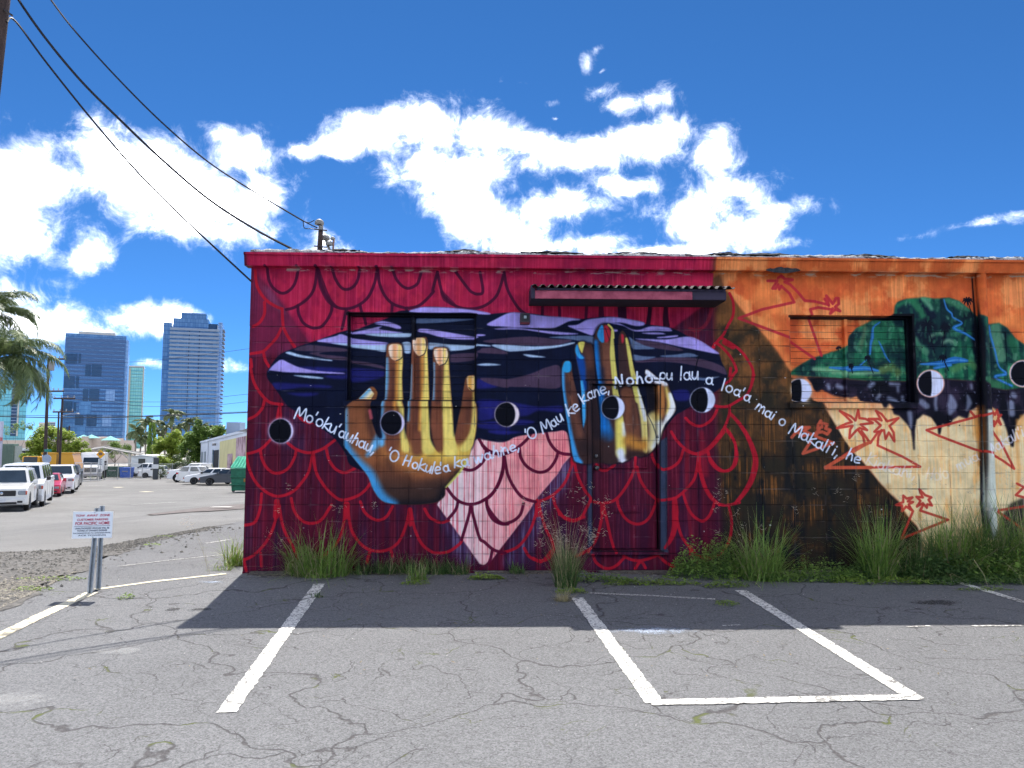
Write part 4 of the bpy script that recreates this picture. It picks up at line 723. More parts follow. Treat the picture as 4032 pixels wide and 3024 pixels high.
def blot(name, x, y, rx, ry, m, label, seed, dz=.003):
    q = random.Random(seed); c = gv(x, y); vs = [(c.x, c.y, zg(c.x, c.y)+dz)]
    k = 28; ph = [q.uniform(0, 6) for _ in range(4)]
    for i in range(k):
        a = i*2*math.pi/k; r = 1+.16*math.sin(2*a+ph[0])+.12*math.sin(3*a+ph[1])+.08*math.sin(7*a+ph[2]); X, Y = c.x+rx*r*math.cos(a), c.y+ry*r*math.sin(a); vs.append((X, Y, zg(X, Y)+dz))
    return tag(MB().add(vs, [(0, i+1, (i+1) % k+1) for i in range(k)]).build(name, m), label, 'stain')
M_OIL = spill_mat('oil_stain', (.03, .029, .031), 1.); M_BLU = spill_mat('pale_blue_spill', (.36, .42, .52), .75); M_PALE = spill_mat('pale_spill', (.42, .42, .41), .4)
blot('oil_stain', 2030, 1302, .30, .16, M_OIL, 'round dark oil spot near the right edge of the lot', 1)
blot('oil_stain', 374, 1317, .10, .07, M_OIL, 'smaller oil stain left of the wall corner shadow', 2); blot('oil_stain', 434, 1317, .13, .08, M_OIL, 'larger oil stain at the edge of the wall corner shadow', 3)
blot('paint_spill', 1405, 1362, .42, .16, M_BLU, 'pale blue paint spill inside the boxed bay', 4); blot('paint_spill', 262, 1408, .22, .10, M_PALE, 'pale powdery spill left of the long stall line', 5); blot('paint_spill', 30, 1512, .4, .16, M_PALE, 'pale washed patch at the lower left edge', 6)
blot('paint_spill', 455, 1258, .16, .07, M_BLU, 'pale paint streak by the wall corner', 9); blot('dirt_patch', 490, 1095, 2.4, 3.6, mat('dirt_patch', (.12, .10, .09), .95, .3, 5), 'brown dirt patch in front of the dumpster', 7)
line('board', [g2(457, 1098), g2(500, 1098.3)], .18, mat('board_white', (.6, .6, .56), .7), 'pale plank lying on the dirt patch', .05, .001)['category'] = 'plank'

# ------------------------------------------------------------------ the painted building
XL, XR = -2.967, 9.2
bld = thing('painted_building', 'single-storey concrete block building painted with a large hands and island mural', 'building', (XL, 0, 0))
def W(x, y, yp=0.): p = at(x, y, yp); return p.x, p.z
w1x0, w1z1 = W(1372, 1231); w1x1, w1z0 = W(1874, 1577); w2x0, w2z1 = W(3110, 1240); w2x1, w2z0 = W(3604, 1584)
dx0, dz1 = W(2313, 1497); dx1, dz0 = W(2622, 2180)
OPEN = [(w1x0, w1x1, w1z0, w1z1), (w2x0, w2x1, w2z0, w2z1), (dx0, dx1, dz0, dz1)]
def subtract(r, o):
    a0, a1, b0, b1 = r; x0, x1, z0, z1 = o
    if x1 <= a0 or x0 >= a1 or z1 <= b0 or z0 >= b1: return [r]
    out = []
    if b1 > z1: out.append((a0, a1, z1, b1))
    if b0 < z0: out.append((a0, a1, b0, z0))
    m0, m1 = max(b0, z0), min(b1, z1)
    if a0 < x0: out.append((a0, x0, m0, m1))
    if a1 > x1: out.append((x1, a1, m0, m1))
    return out
def cut(r):
    rs = [r]
    for o in OPEN: rs = [q for k in rs for q in subtract(k, o)]
    return [q for q in rs if q[1]-q[0] > .02 and q[3]-q[2] > .015]
ZB, ZJ = -.12, .0225
core = MB()
for x0, x1, z0, z1 in cut((XL+.001, XR, ZB, ZJ+3.0)): core.box(x0, x1, .007, .2, z0, z1)
core.build('wall_core', PAINT, bld)
bbm = MB(); [bbm.box(x0, x1, 0., .2, z0, z1) for x0, x1, z0, z1 in cut((XL, XR, ZJ+3.003, 3.80))]; bbm.build('bond_beam', PAINT, bld); MB().box(XL, XR, -.004, .007, ZB, ZJ-.004).build('footing', PAINT, bld)
M_SIDE = mat('maroon_block_paint', lin((96, 20, 44)), .7, .15, 3, .2, 40)
MB().box(XL, XL+.2, .2, 11, -.6, 3.8).build('side_wall', M_SIDE, bld); MB().box(XL, XR, 11, 11.2, -.6, 3.8).build('rear_wall', M_SIDE, bld); MB().box(XR-.2, XR, .2, 11, -.6, 3.8).build('side_wall', M_SIDE, bld)
cache = {}; rest = MB(); nb = 0
def block_mb(rs, cx_, cz_, mb=None):
    mb = mb or MB()
    for x0, x1, z0, z1 in rs:
        a, b, c, d = x0+.0045-cx_, x1-.0045-cx_, z0+.0045-cz_, z1-.0045-cz_; k = .0035
        mb.add([(a, .012, c), (b, .012, c), (b, .012, d), (a, .012, d), (a, k, c), (b, k, c), (b, k, d), (a, k, d), (a+k, 0, c+k), (b-k, 0, c+k), (b-k, 0, d-k), (a+k, 0, d-k)],
               [(8, 9, 10, 11), (4, 5, 9, 8), (5, 6, 10, 9), (6, 7, 11, 10), (7, 4, 8, 11), (0, 1, 5, 4), (1, 2, 6, 5), (2, 3, 7, 6), (3, 0, 4, 7)])
    return mb
for c in range(31):
    for r in range(15):
        x0, z0 = XL+.4*c, ZJ+.2*r; full_ = (x0, min(x0+.4, XR), z0, z0+.2); rs = cut(full_)
        if not rs: continue
        if x0 > 6.75 or (r == 0 and x0 > 3.0) or (r == 1 and x0 > 4.8): block_mb(rs, 0, 0, rest); continue
        off = rnd.uniform(-.0012, .0012)
        if rs == [full_]:
            if 'f' not in cache: cache['f'] = block_mb([(0, .4, 0, .2)], 0, 0).build('block', PAINT, bld, local=True); o = cache['f']
            else: o = cache['f'].copy(); col.objects.link(o)
            o.location = (x0-XL, off, z0)
        else:
            o = block_mb(rs, x0, z0).build('block', PAINT, bld, local=True); o.location = (x0-XL, off, z0)
        nb += 1
rest.build('block_courses', PAINT, bld)['kind'] = 'stuff'
print('blocks', nb)
# roof edge
zt = W(1400, 997, -.15)[1]; zb = W(1400, 1049, -.12)[1]
fz = MB(); prof = [(.05, zb), (-.115, zb), (-.12, zb+.012), (-.145, zt-.035), (-.165, zt-.03), (-.165, zt), (.05, zt)]
fz.prism(prof, XL-.05, XR+.1, 'x'); fix_normals(fz.build('fascia', PAINT_TRIM, bld))
M_ROOF = mat('roofing_felt', (.33, .33, .34), .9, .4, 9, .9, 40, c2=(.62, .61, .58)); M_TAR = mat('torn_tar', (.03, .03, .035), .9, .4, 20, .8, 50)
MB().box(XL-.045, XR, .0501, 11.2, zb+.02, zt-.003).build('roof_slab', M_ROOF, bld)
ed = MB(); q = random.Random(5); ks = 260; vs, fs = [], []
for i in range(ks+1):
    x = XL+.02+(XR-XL)*i/ks; hgt_ = .044+.012*math.sin(i*.13)+q.uniform(-.008, .009); y0_ = -.135+q.uniform(-.006, .006)
    vs += [(x, y0_, zt+.001), (x, y0_+.012, zt+hgt_*.6), (x, y0_+.04, zt+hgt_), (x, .3, zt+hgt_+.004)]
for i in range(ks):
    for j in range(3): fs.append((i*4+j, (i+1)*4+j, (i+1)*4+j+1, i*4+j+1))
ed.add(vs, fs); m_edge = bpy.data.materials.new('weathered_roof_edge'); m_edge.use_nodes = True; n = NT(m_edge.node_tree); b = n.n['Principled BSDF']
pos = n.add('ShaderNodeNewGeometry').outputs['Position']; f = n.noise(n.vmath('MULTIPLY', pos, (1, 1, 2.2)), 7, 6, .75); g = n.noise(n.vmath('MULTIPLY', pos, (3, 1, .4)), 16, 4, .7)
cc = n.mix(n.ramp(g, .4, .62), (.44, .44, .42, 1), (.24, .25, .27, 1)); cc = n.mix(n.ramp(f, .51, .57), cc, (.05, .045, .05, 1)); n.l.new(cc, b.inputs[0]); b.inputs['Roughness'].default_value = .9
ed.build('roof_edge', m_edge, bld)
for x, l, h_ in ((-2.1, .5, .02), (-.55, .45, .03), (.4, .8, .022), (1.5, .9, .02), (2.75, .5, .03), (3.25, .7, .025), (4.4, .8, .024), (5.9, .5, .02)):
    t = MB(); k = 14; vs = []
    for i in range(k+1): vs += [(x+l*i/k, -.1+q.uniform(-.03, .02), zt+.05), (x+l*i/k, -.07, zt+.05+h_*(math.sin(math.pi*i/k)+.2)+q.uniform(-.008, .008)), (x+l*i/k, .2, zt+.055)]
    t.add(vs, [(i*3+j, i*3+3+j, i*3+4+j, i*3+1+j) for i in range(k) for j in (0, 1)]).build('torn_felt', M_TAR, bld)
x, z = W(3080, 1066, -.125); t = MB(); k = 16; vs = []
for i in range(k+1):
    xx = x-.22+.44*i/k; hh = .03*math.sin(math.pi*i/k)+.006; vs += [(xx, -.14-q.uniform(0, .02), z-hh), (xx, -.15-q.uniform(0, .02), z+hh+q.uniform(-.006, .006))]
t.add(vs, [(i*2, i*2+2, i*2+3, i*2+1) for i in range(k)]).build('rotten_patch', M_TAR, bld)
# windows
def window(x0, x1, z0, z1, mull, sill):
    fr = MB(); fw_ = .028; y0_, y1_ = .085, .165
    fr.bbox(x0, x0+fw_, y0_, y1_, z0, z1, .003); fr.bbox(x1-fw_, x1, y0_, y1_, z0, z1, .003); fr.bbox(x0+fw_, x1-fw_, y0_, y1_, z1-fw_, z1, .003); fr.bbox(x0+fw_, x1-fw_, y0_, y1_, z0, z0+.015, .003)
    o = fr.build('window', PAINT_TRIM, bld)
    ms = [x0+fw_, *[k for m in mull for k in (m-.011*1.9, m+.011*1.9)], x1-fw_]
    for m in mull: MB().bbox(m-.02, m+.02, .075, .165, z0+.016, z1-fw_-.001, .003).build('mullion', PAINT_TRIM, o)
    zz = z1-fw_-.0855; a = 0; first = None
    while zz > z0-.06:
        lo = max(zz, z0+.016)
        for k in range(0, len(ms)-1, 2):
            tl = rnd.uniform(-.002, .002); s = MB()
            s.add([(ms[k]+.001, .133+tl, lo+.004), (ms[k+1]-.001, .133+tl, lo+.004), (ms[k+1]-.001, .129+tl, lo+.002), (ms[k]+.001, .129+tl, lo+.002), (ms[k]+.001, .133, zz+.083), (ms[k+1]-.001, .133, zz+.083), (ms[k+1]-.001, .150, zz+.083), (ms[k]+.001, .150, zz+.083), (ms[k]+.001, .150, lo+.004), (ms[k+1]-.001, .150, lo+.004)],
                  [(3, 2, 1, 0), (0, 1, 5, 4), (4, 5, 6, 7), (2, 3, 8, 9), (8, 7, 6, 9), (0, 4, 7, 8, 3), (1, 2, 9, 6, 5)])
            s.build('slat', PAINT_TRIM, o)
        zz -= .0855
    MB().box(x0, x1, .166, .176, z0, z1).build('backing', M_TAR, o)
    if sill: MB().bbox(x0-.045, x1+.01, -.045, .084, z0-.082, z0-.001, .006).build('sill', PAINT_TRIM, o)
    return o
window(*OPEN[0], [W(1623, 1400)[0]], True); window(*OPEN[1], [W(3345, 1400)[0]], True)
# door
dl0, dlt = W(2333, 1514); dl1, dlb = W(2595, 2164)
fr = MB(); fr.bbox(dx0, dl0-.004, -.018, .13, dz0, dz1, .004); fr.bbox(dl1+.004, dx1, -.018, .13, dz0, dz1, .004); fr.bbox(dl0-.004, dl1+.004, -.018, .13, dlt+.004, dz1, .004)
dr = MB().bbox(dl0+.009, dl1-.009, .075, .118, dlb+.004, dlt-.006, .003).build('door', PAINT_TRIM, bld)
fr.build('door_frame', PAINT_TRIM, dr); MB().box(dl0-.004, dl1+.004, .131, .15, dlb-.02, dlt+.01).build('door_backing', M_TAR, dr)
px0, pz1 = W(2372, 1561); px1, pz0 = W(2547, 1838)
for a in ((px0-.02, px1+.02, pz1, pz1+.025), (px0-.02, px1+.02, pz0-.025, pz0), (px0-.02, px0+.004, pz0+.001, pz1-.001), (px1-.004, px1+.02, pz0+.001, pz1-.001)): MB().bbox(a[0], a[1], .050, .0752, a[2], a[3], .006).build('panel_trim', PAINT_TRIM, dr)
kx, kz = W(2342, 1843); M_MET = mat('tarnished_brass', (.10, .09, .09), .35, .2, 40, metal=.8)
MB().lathe([(.030, 0), (.030, -.006), (.012, -.01), (.012, -.035), (.026, -.045), (.030, -.062), (.022, -.075), (.004, -.078)], (kx+.03, .074, kz), 18, 'y').build('door_knob', M_MET, dr, smooth=True)
MB().lathe([(.024, 0), (.024, -.010), (.018, -.014), (.004, -.016)], (kx+.028, .074, kz+.148), 16, 'y').build('deadbolt', M_MET, dr)
mx0, mz1 = W(2412, 1991); mx1, mz0 = W(2521, 2021); ms = MB().bbox(mx0, mx1, .060, .0745, mz0, mz1, .004); msl = ms.build('mail_slot', PAINT_TRIM, dr)
MB().bbox(mx0+.02, mx1-.02, .054, .0602, mz0+.02, mz1-.02, .003).build('mail_flap', PAINT_TRIM, dr)
MB().bbox(dx0-.02, dx1+.03, -.05, .10, dz0-.012, dlb-.002, .006).build('threshold', PAINT_TRIM, dr)
# awning
axl, az_ = W(2082, 1205); axr = W(2812, 1210)[0]; yf = -.50
aw = MB().box(axl, axr, yf+.02, .0, az_, az_+.012).build('awning', mat('awning_soffit', (.018, .015, .022), .8, .3, 8), bld)
zf1 = W(2130, 1143, yf)[1]; M_AWF = mat('awning_board_red', lin((150, 48, 78)), .6, .3, 7, .3, 50, c2=lin((178, 84, 104))); M_AWD = mat('awning_board_dark', lin((34, 24, 50)), .6, .3, 7)
xs_ = W(2726, 1150, yf)[0]
MB().bbox(axl+.05, xs_, yf, yf+.02, az_+.004, zf1, .002).build('front_board', M_AWF, aw); MB().bbox(xs_+.0005, axr, yf, yf+.02, az_+.004, zf1, .002).build('front_board', M_AWD, aw)
MB().box(axl, axl+.02, yf+.021, -.001, az_+.013, zf1+.07).build('side_board', M_AWD, aw); MB().box(axr-.02, axr, yf+.021, -.001, az_+.013, zf1+.07).build('side_board', M_AWD, aw)
MB().bbox(axl, axl+.048, yf-.002, yf+.0205, az_+.004, zf1+.03, .002).build('corner_board', M_AWD, aw)
cs = MB(); cx0, cx1 = W(2098, 1130, yf-.08)[0], W(2896, 1130, yf-.08)[0]; nw = 24; k = nw*8; vs = []; zc = zf1+.026; M_COR = mat('corrugated_sheet', (.03, .027, .03), .7, .4, 10, c2=(.09, .07, .07))
for i in range(k+1):
    xx = cx0+(cx1-cx0)*i/k; ph = (i % 8)/8; hh = .034*max(0, min(1, 1.5*math.sin(2*math.pi*ph)+.55)); 
    for dy, dz_ in ((yf-.07, 0.), (.0, .10)):
        vs += [(xx, dy, zc+dz_+hh), (xx, dy, zc+dz_+hh-.004)]
fs = []
for i in range(k): a = i*4; b_ = a+4; fs += [(a, b_, b_+2, a+2), (a+1, a+3, b_+3, b_+1), (a, a+1, b_+1, b_), (a+2, b_+2, b_+3, a+3)]
cs.add(vs, fs).build('corrugated_sheet', M_COR, aw)
MB().box(cx0+.05, axr-.01, yf-.01, yf+.02, zf1+.001, zf1+.027).build('ledger', M_AWD, aw)
# light box beside the awning, downpipe
lx, lz = W(2066, 1256); lb = MB().bbox(lx-.062, lx+.062, -.10, -.0005, lz-.06, lz+.06, .006).build('wall_light', mat('light_box', (.045, .03, .04), .6), bld)
MB().box(lx-.045, lx+.045, -.1025, -.1001, lz-.042, lz+.045).build('recess', M_TAR, lb); MB().bbox(lx-.015, lx+.018, -.108, -.103, lz-.01, lz+.025, .002).build('lens', mat('light_lens', (.35, .4, .42), .2), lb)
MB().bbox(lx-.06, lx+.06, -.099, -.0006, lz-.075, lz-.0605, .003).build('light_base', mat('rusty_red', (.15, .02, .03), .7), lb)
pxm = W(3869, 1500)[0]; dp = MB().tube([(pxm, -.062, zb-.001), (pxm, -.062, 1.9), (pxm, -.062, .12), (pxm, -.10, .02)], [.058]*4, 16).build('downpipe', PAINT_TRIM, bld, smooth=True)
for zz in (.95, 2.7): MB().bbox(pxm-.075, pxm+.075, -.013, -.002, zz, zz+.03, .002).build('pipe_strap', PAINT_TRIM, dp)
MB().tube([(pxm, -.062, .80), (pxm, -.062, .76)], .068, 16).build('pipe_collar', mat('concrete_collar', (.5, .5, .45), .8), dp)
# service mast on the roof
mxp = at(1258, 985, .25); mast = thing('service_mast', 'dark wooden service mast with grey weatherhead above the roof edge', 'mast', (mxp.x, .25, zt+.03))
M_WOOD = mat('creosote_wood', (.05, .032, .028), .9, .4, 20, .8, 60, streak=True); M_GREY = mat('grey_conduit', (.23, .225, .21), .6, .2, 30)
hp = at(1262, 895, .25); MB().tube([(mxp.x, .25, zt+.0), (mxp.x+.01, .25, hp.z-.05)], [.036, .031], 10).build('post', M_WOOD, mast)
MB().tube([(mxp.x+.01, .25, hp.z-.05), (mxp.x+.012, .25, hp.z+.02)], .03, 10).build('conduit', M_GREY, mast)
def cap(c, r, name, par, m): MB().lathe([(r*.6, -.35*r), (r, -.25*r), (r*1.05, .15*r), (r*.85, .6*r), (r*.45, .9*r), (.002, r)], c, 14).build(name, m, par, smooth=True)
cap((hp.x-.012, .23, hp.z+.045), .058, 'weatherhead', mast, M_GREY)
for dz_ in (.10, -.12): MB().tube([(mxp.x-.06, .2, hp.z-.14+dz_), (mxp.x+.10, .22, hp.z-.15+dz_)], .009, 6).build('bolt', M_MET, mast)
v2 = thing('roof_vent', 'tilted grey round conduit head behind the service mast', 'vent', tuple(at(1285, 970, .35))); p2_ = at(1282, 940, .35); MB().tube([at(1300, 990, .35), at(1284, 948, .35)], .018, 8).build('pipe', M_GREY, v2); cap(tuple(p2_), .055, 'vent_cap', v2, M_GREY); cap(tuple(at(1297, 962, .3)), .045, 'vent_cap', v2, M_GREY)
v3 = thing('roof_vent', 'thin rusty pipe with small grey cap beside the service mast', 'vent', tuple(at(1312, 985, .3))); MB().tube([at(1311, 990, .3), at(1314, 945, .3)], .013, 8).build('pipe', mat('rusty_pipe', (.22, .13, .11), .8), v3); cap(tuple(at(1310, 941, .3)), .032, 'vent_cap', v3, M_GREY)
# overhead service wires
M_WIRE = mat('black_cable', (.012, .012, .016), .5)
def wire(name, pts, r, label, m=M_WIRE, parent=None, n=5):
    o = MB().tube([tuple(k) for k in spline(pts, 8)], r, n).build(name, m, parent)
    return tag(o, label, 'cable') if parent is None else o
def wpix(s, ya, yb):
    ps = [tuple(float(k) for k in t.split(',')) for t in s.split()]; k = len(ps)-1
    return [tuple(at(p[0]*.9114, p[1]*.9114, ya+(yb-ya)*i/k)) for i, p in enumerate(ps)]
pole_y = -1.0
wire('service_cable', wpix('30,95 65,90 200,270 400,520 600,750 800,950 1085,1215', pole_y, -.02), .012, 'thin low cable running from the near pole to the wall corner')
wire('service_cable', wpix('20,-110 80,0 200,170 350,350 500,500 700,690 900,860 1100,990 1260,1075', pole_y, -.05), .015, 'thick bundled cable coming down to the roof left of the mast')
wire('service_cable', wpix('30,-330 110,-160 220,0 320,130 500,330 700,530 900,700 1100,830 1310,955', pole_y, .2), .0105, 'upper cable ending at the service mast weatherhead')
a = wpix('1310,955 1335,962 1358,952', .2, .22); MB().tube([tuple(k) for k in spline(a, 6)], .006, 5).build('drip_loop', M_WIRE, mast)
a = wpix('1310,958 1315,985 1340,988 1368,990', .2, .22); MB().tube([tuple(k) for k in spline(a, 6)], .006, 5).build('drip_loop', M_WIRE, mast)
a = wpix('1310,955 1350,975 1372,985', .2, .22); MB().tube([tuple(k) for k in spline(a, 6)], .008, 5).build('drip_loop', M_WIRE, mast)
p0 = gv(-118, 1265); p1_ = av(-10, 0, pole_y); k_ = (10.5-p1_.z)/(p1_.z-p0.z); p2_ = p1_+(p1_-Vector((p0.x, pole_y, p0.z)))*k_
pole = thing('utility_pole', 'dark wooden pole cut off by the top left corner of the picture', 'pole', (p0.x, pole_y, p0.z-.3))
MB().tube([(p0.x, pole_y, p0.z-.3), p1_, p2_], [.17, .145, .12], 16).build('shaft', M_WOOD, pole, smooth=True)
MB().tube([tuple(p1_+Vector((.1, -.05, -.12))), tuple(p1_+Vector((.22, -.03, -.2)))], .012, 6).build('hook', M_MET, pole)

vs, fs = [], []; q = random.Random(77); k = 240
for i in range(k+1):
    x = XL+.1+(XR-XL-.2)*i/k; wd_ = .10+.07*math.sin(i*.21)+.05*math.sin(i*.057+1)+q.uniform(-.02, .03)+(.12 if x > 2.6 else 0); vs += [(x, -.001, zg(x, 0)+.022), (x, -wd_*.45, zg(x, -wd_*.45)+.014), (x, -wd_, zg(x, -wd_)+.002)]
for i in range(k):
    for j in (0, 1): fs.append((i*3+j, i*3+3+j, i*3+4+j, i*3+1+j))
tag(MB().add(vs, fs).build('wall_foot_soil', mat('wall_foot_soil', (.075, .062, .05), .95, .5, 18, .8, 60, c2=(.15, .13, .11)), smooth=True), 'strip of blown soil along the foot of the painted wall', 'soil', None, 'stuff')
mb = MB(); 
for i in range(1500):
    x = q.uniform(XL, 7); y = -abs(q.gauss(0, .22))-.02
    if q.random() < .15: y = -q.uniform(.2, 4)
    a = q.uniform(0, 6.28); L = q.uniform(.006, .022); d = Vector((math.cos(a), math.sin(a), q.uniform(-.25, .25)))*L; s_ = Vector((-math.sin(a), math.cos(a), q.uniform(-.3, .3)))*L*.35; p = Vector((x, y, zg(x, y)+.012)); mb.add([p-d, p+s_, p+d, p-s_], [(0, 1, 2, 3)])
tag(mb.build('leaf_litter', mat('leaf_litter', (.13, .09, .05), .9, .5, 40, c2=(.34, .28, .18))), 'dry leaf litter scattered along the wall and lot', 'litter', None, 'stuff')
# ------------------------------------------------------------------ tow-away sign
s1, s2 = gv(192, 1283), gv(212, 1273)
sg = thing('parking_sign', 'white tow away zone sign with red lettering on two short steel posts', 'sign', tuple(s1))
M_GALV = mat('galvanised_steel', (.30, .33, .36), .5, .2, 25, metal=.35)
def upost(x0, y0, z0, x1, y1, z1, w_=.055):
    mb = MB(); pr = [(-.5, 0), (-.5, .06), (-.22, .06), (-.22, .4), (.22, .4), (.22, .06), (.5, .06), (.5, 0), (.3, 0), (.3, .34), (-.3, .34), (-.3, 0)]
    pr = [(-.5, .04), (-.24, .04), (-.24, -.4), (.24, -.4), (.24, .04), (.5, .04), (.5, 0), (.28, 0), (.28, -.44), (-.28, -.44), (-.28, 0), (-.5, 0)]
    k = len(pr); vs = [(x0+a*w_, y0-b*w_, z0) for a, b in pr]+[(x1+a*w_, y1-b*w_, z1) for a, b in pr]
    mb.add(vs, [(i, (i+1) % k, (i+1) % k+k, i+k) for i in range(k)]+[tuple(range(k-1, -1, -1)), tuple(range(k, 2*k))])
    return mb
t1 = at(383, 2001, s1.y+.02); t2 = at(403, 1992, s2.y)
upost(s1.x, s1.y, s1.z-.2, t1.x, s1.y+.02, t1.z).build('post', M_GALV, sg); upost(s2.x, s2.y, s2.z-.2, t2.x, s2.y, t2.z).build('post', M_GALV, sg)
sy = s1.y-.012; c0 = at(289, 2015, sy); c1 = at(446, 2014, sy); c2 = at(440, 2117, sy); c3 = at(283, 2121, sy)
ux = (c2-c3); uz = ((c0-c3)+(c1-c2))*.5; pl = MB(); nrm = Vector((0, -.003, 0))
pl.add([c3+nrm, c2+nrm, c1+nrm, c0+nrm, c3-nrm, c2-nrm, c1-nrm, c0-nrm], [(0, 1, 2, 3), (7, 6, 5, 4), (0, 4, 5, 1), (1, 5, 6, 2), (2, 6, 7, 3), (3, 7, 4, 0)])
board = pl.build('sign_board', mat('sign_white', (.72, .76, .80), .45, .04, 6), sg)
M_RED = mat('sign_red', lin((176, 30, 66)), .5, .08); M_INK = mat('sign_ink', lin((52, 62, 84)), .5, .08)
def text(txt, u, v_, wid, hei, m, par):
    cu = bpy.data.curves.new('lettering', 'FONT'); cu.body = txt; cu.size = 1; cu.align_x = 'CENTER'; cu.align_y = 'BOTTOM'; cu.offset = .03
    o = bpy.data.objects.new('lettering', cu); bpy.context.view_layer.update(); col.objects.link(o); bpy.context.view_layer.update(); d = o.dimensions
    dg = bpy.context.evaluated_depsgraph_get(); me = bpy.data.meshes.new_from_object(o.evaluated_get(dg)); bpy.data.objects.remove(o)
    xs2 = [k.co.x for k in me.vertices]; zs2 = [k.co.y for k in me.vertices]; a0_, a1_, b0_, b1_ = min(xs2), max(xs2), min(zs2), max(zs2); M = inv_chain(par)
    for k in me.vertices:
        uu = u+((k.co.x-a0_)/(a1_-a0_)-.5)*wid; vv = v_+((k.co.y-b0_)/(b1_-b0_))*hei
        p = c3+ux*uu+uz*vv+Vector((0, -.0045, 0)); k.co = M @ p
    me.materials.append(m); o = bpy.data.objects.new('lettering', me); col.objects.link(o); o.parent = par; return o
text('TOW  AWAY  ZONE', .5, .815, .86, .085, M_RED, board); text('CUSTOMER PARKING', .5, .66, .78, .085, M_RED, board); text('FOR PACIFIC HOME', .5, .505, .86, .115, M_RED, board)
text('UNAUTHORIZED VEHICLES WILL BE', .5, .345, .86, .065, M_INK, board); text("TOWED AT OWNER'S EXPENSE", .5, .255, .76, .065, M_INK, board); text('IN ACCORDANCE WITH SEC. 290-11 HAWAII REVISED STATUTES', .5, .17, .93, .05, M_INK, board); text('ACE TOWING', .5, .085, .7, .05, M_INK, board)
for vv in (.462, .450): MB().add([c3+ux*.05+uz*vv-Vector((0, .0045, 0)), c3+ux*.95+uz*vv-Vector((0, .0045, 0)), c3+ux*.95+uz*(vv+.007)-Vector((0, .0045, 0)), c3+ux*.05+uz*(vv+.007)-Vector((0, .0045, 0))], [(0, 1, 2, 3)]).build('rule_line', M_INK, board)
for uu, vv in ((.545, .965), (.53, .04)): p = c3+ux*uu+uz*vv; MB().lathe([(.007, 0), (.006, -.006), (.002, -.008)], (p.x, p.y-.003, p.z), 8, 'y').build('bolt', M_GALV, board)
# ------------------------------------------------------------------ weeds along the wall
def leaf_mat(name, c1, c2, trans=.25, scale=9.):
    m = bpy.data.materials.new(name); m.use_nodes = True; n = NT(m.node_tree); b = n.n['Principled BSDF']; out = n.n['Material Output']
    g = n.add('ShaderNodeNewGeometry'); f = n.ramp(n.noise(g.outputs['Position'], scale, 2, .6), .32, .68)
    c = n.mix(f, tuple(c1)+(1,), tuple(c2)+(1,)); c = n.mix(n.math('MULTIPLY', g.outputs['Random Per Island'], .5), c, tuple(min(1, k*1.6) for k in c2)+(1,))
    n.l.new(c, b.inputs['Base Color']); b.inputs['Roughness'].default_value = .5; b.inputs['Specular IOR Level'].default_value = .3
    t = n.add('ShaderNodeBsdfTranslucent'); n.l.new(c, t.inputs[0]); mx = n.add('ShaderNodeMixShader', i={0: trans}); n.l.new(b.outputs[0], mx.inputs[1]); n.l.new(t.outputs[0], mx.inputs[2]); n.l.new(mx.outputs[0], out.inputs[0])
    return m
M_GR1 = leaf_mat('grass_green', (.08, .155, .03), (.20, .30, .06)); M_GR2 = leaf_mat('grass_dark', (.045, .09, .03), (.10, .165, .045)); M_GR3 = leaf_mat('weed_lime', (.10, .17, .025), (.19, .265, .045)); M_SEED = leaf_mat('seed_heads', (.34, .28, .20), (.50, .42, .32), .3); M_DRY = leaf_mat('dry_blades', (.22, .19, .09), (.36, .31, .17))
def blade(mb, q, base, h, lean, a, wd, droop=.5, seg=4):
    d = Vector((math.cos(a), math.sin(a), 0)); s = Vector((-d.y, d.x, 0)); vs = []; p = Vector(base); ang = lean; k = h/seg
    for i in range(seg+1):
        wv = wd*(1-(i/seg)**1.6)*.5+.0004; vs += [p-s*wv, p+s*wv]; p = p+d*math.sin(ang)*k+Vector((0, 0, 1))*math.cos(ang)*k; ang += droop/seg*(.6+q.random()*.8)
    mb.add(vs, [(2*i, 2*i+1, 2*i+3, 2*i+2) for i in range(seg)]); return p
def seedhead(mb, q, tip, size):
    for _ in range(9):
        a = q.uniform(0, 6.28); t = tip+Vector((q.gauss(0, size*.25), q.gauss(0, size*.2), -q.random()*size)); e = t+Vector((math.cos(a)*size*.35, math.sin(a)*size*.25, size*q.uniform(-.2, .35))); w_ = Vector((0, 0, .0022)); mb.add([t-w_, t+w_, e+w_*.3, e-w_*.3], [(0, 1, 2, 3)])
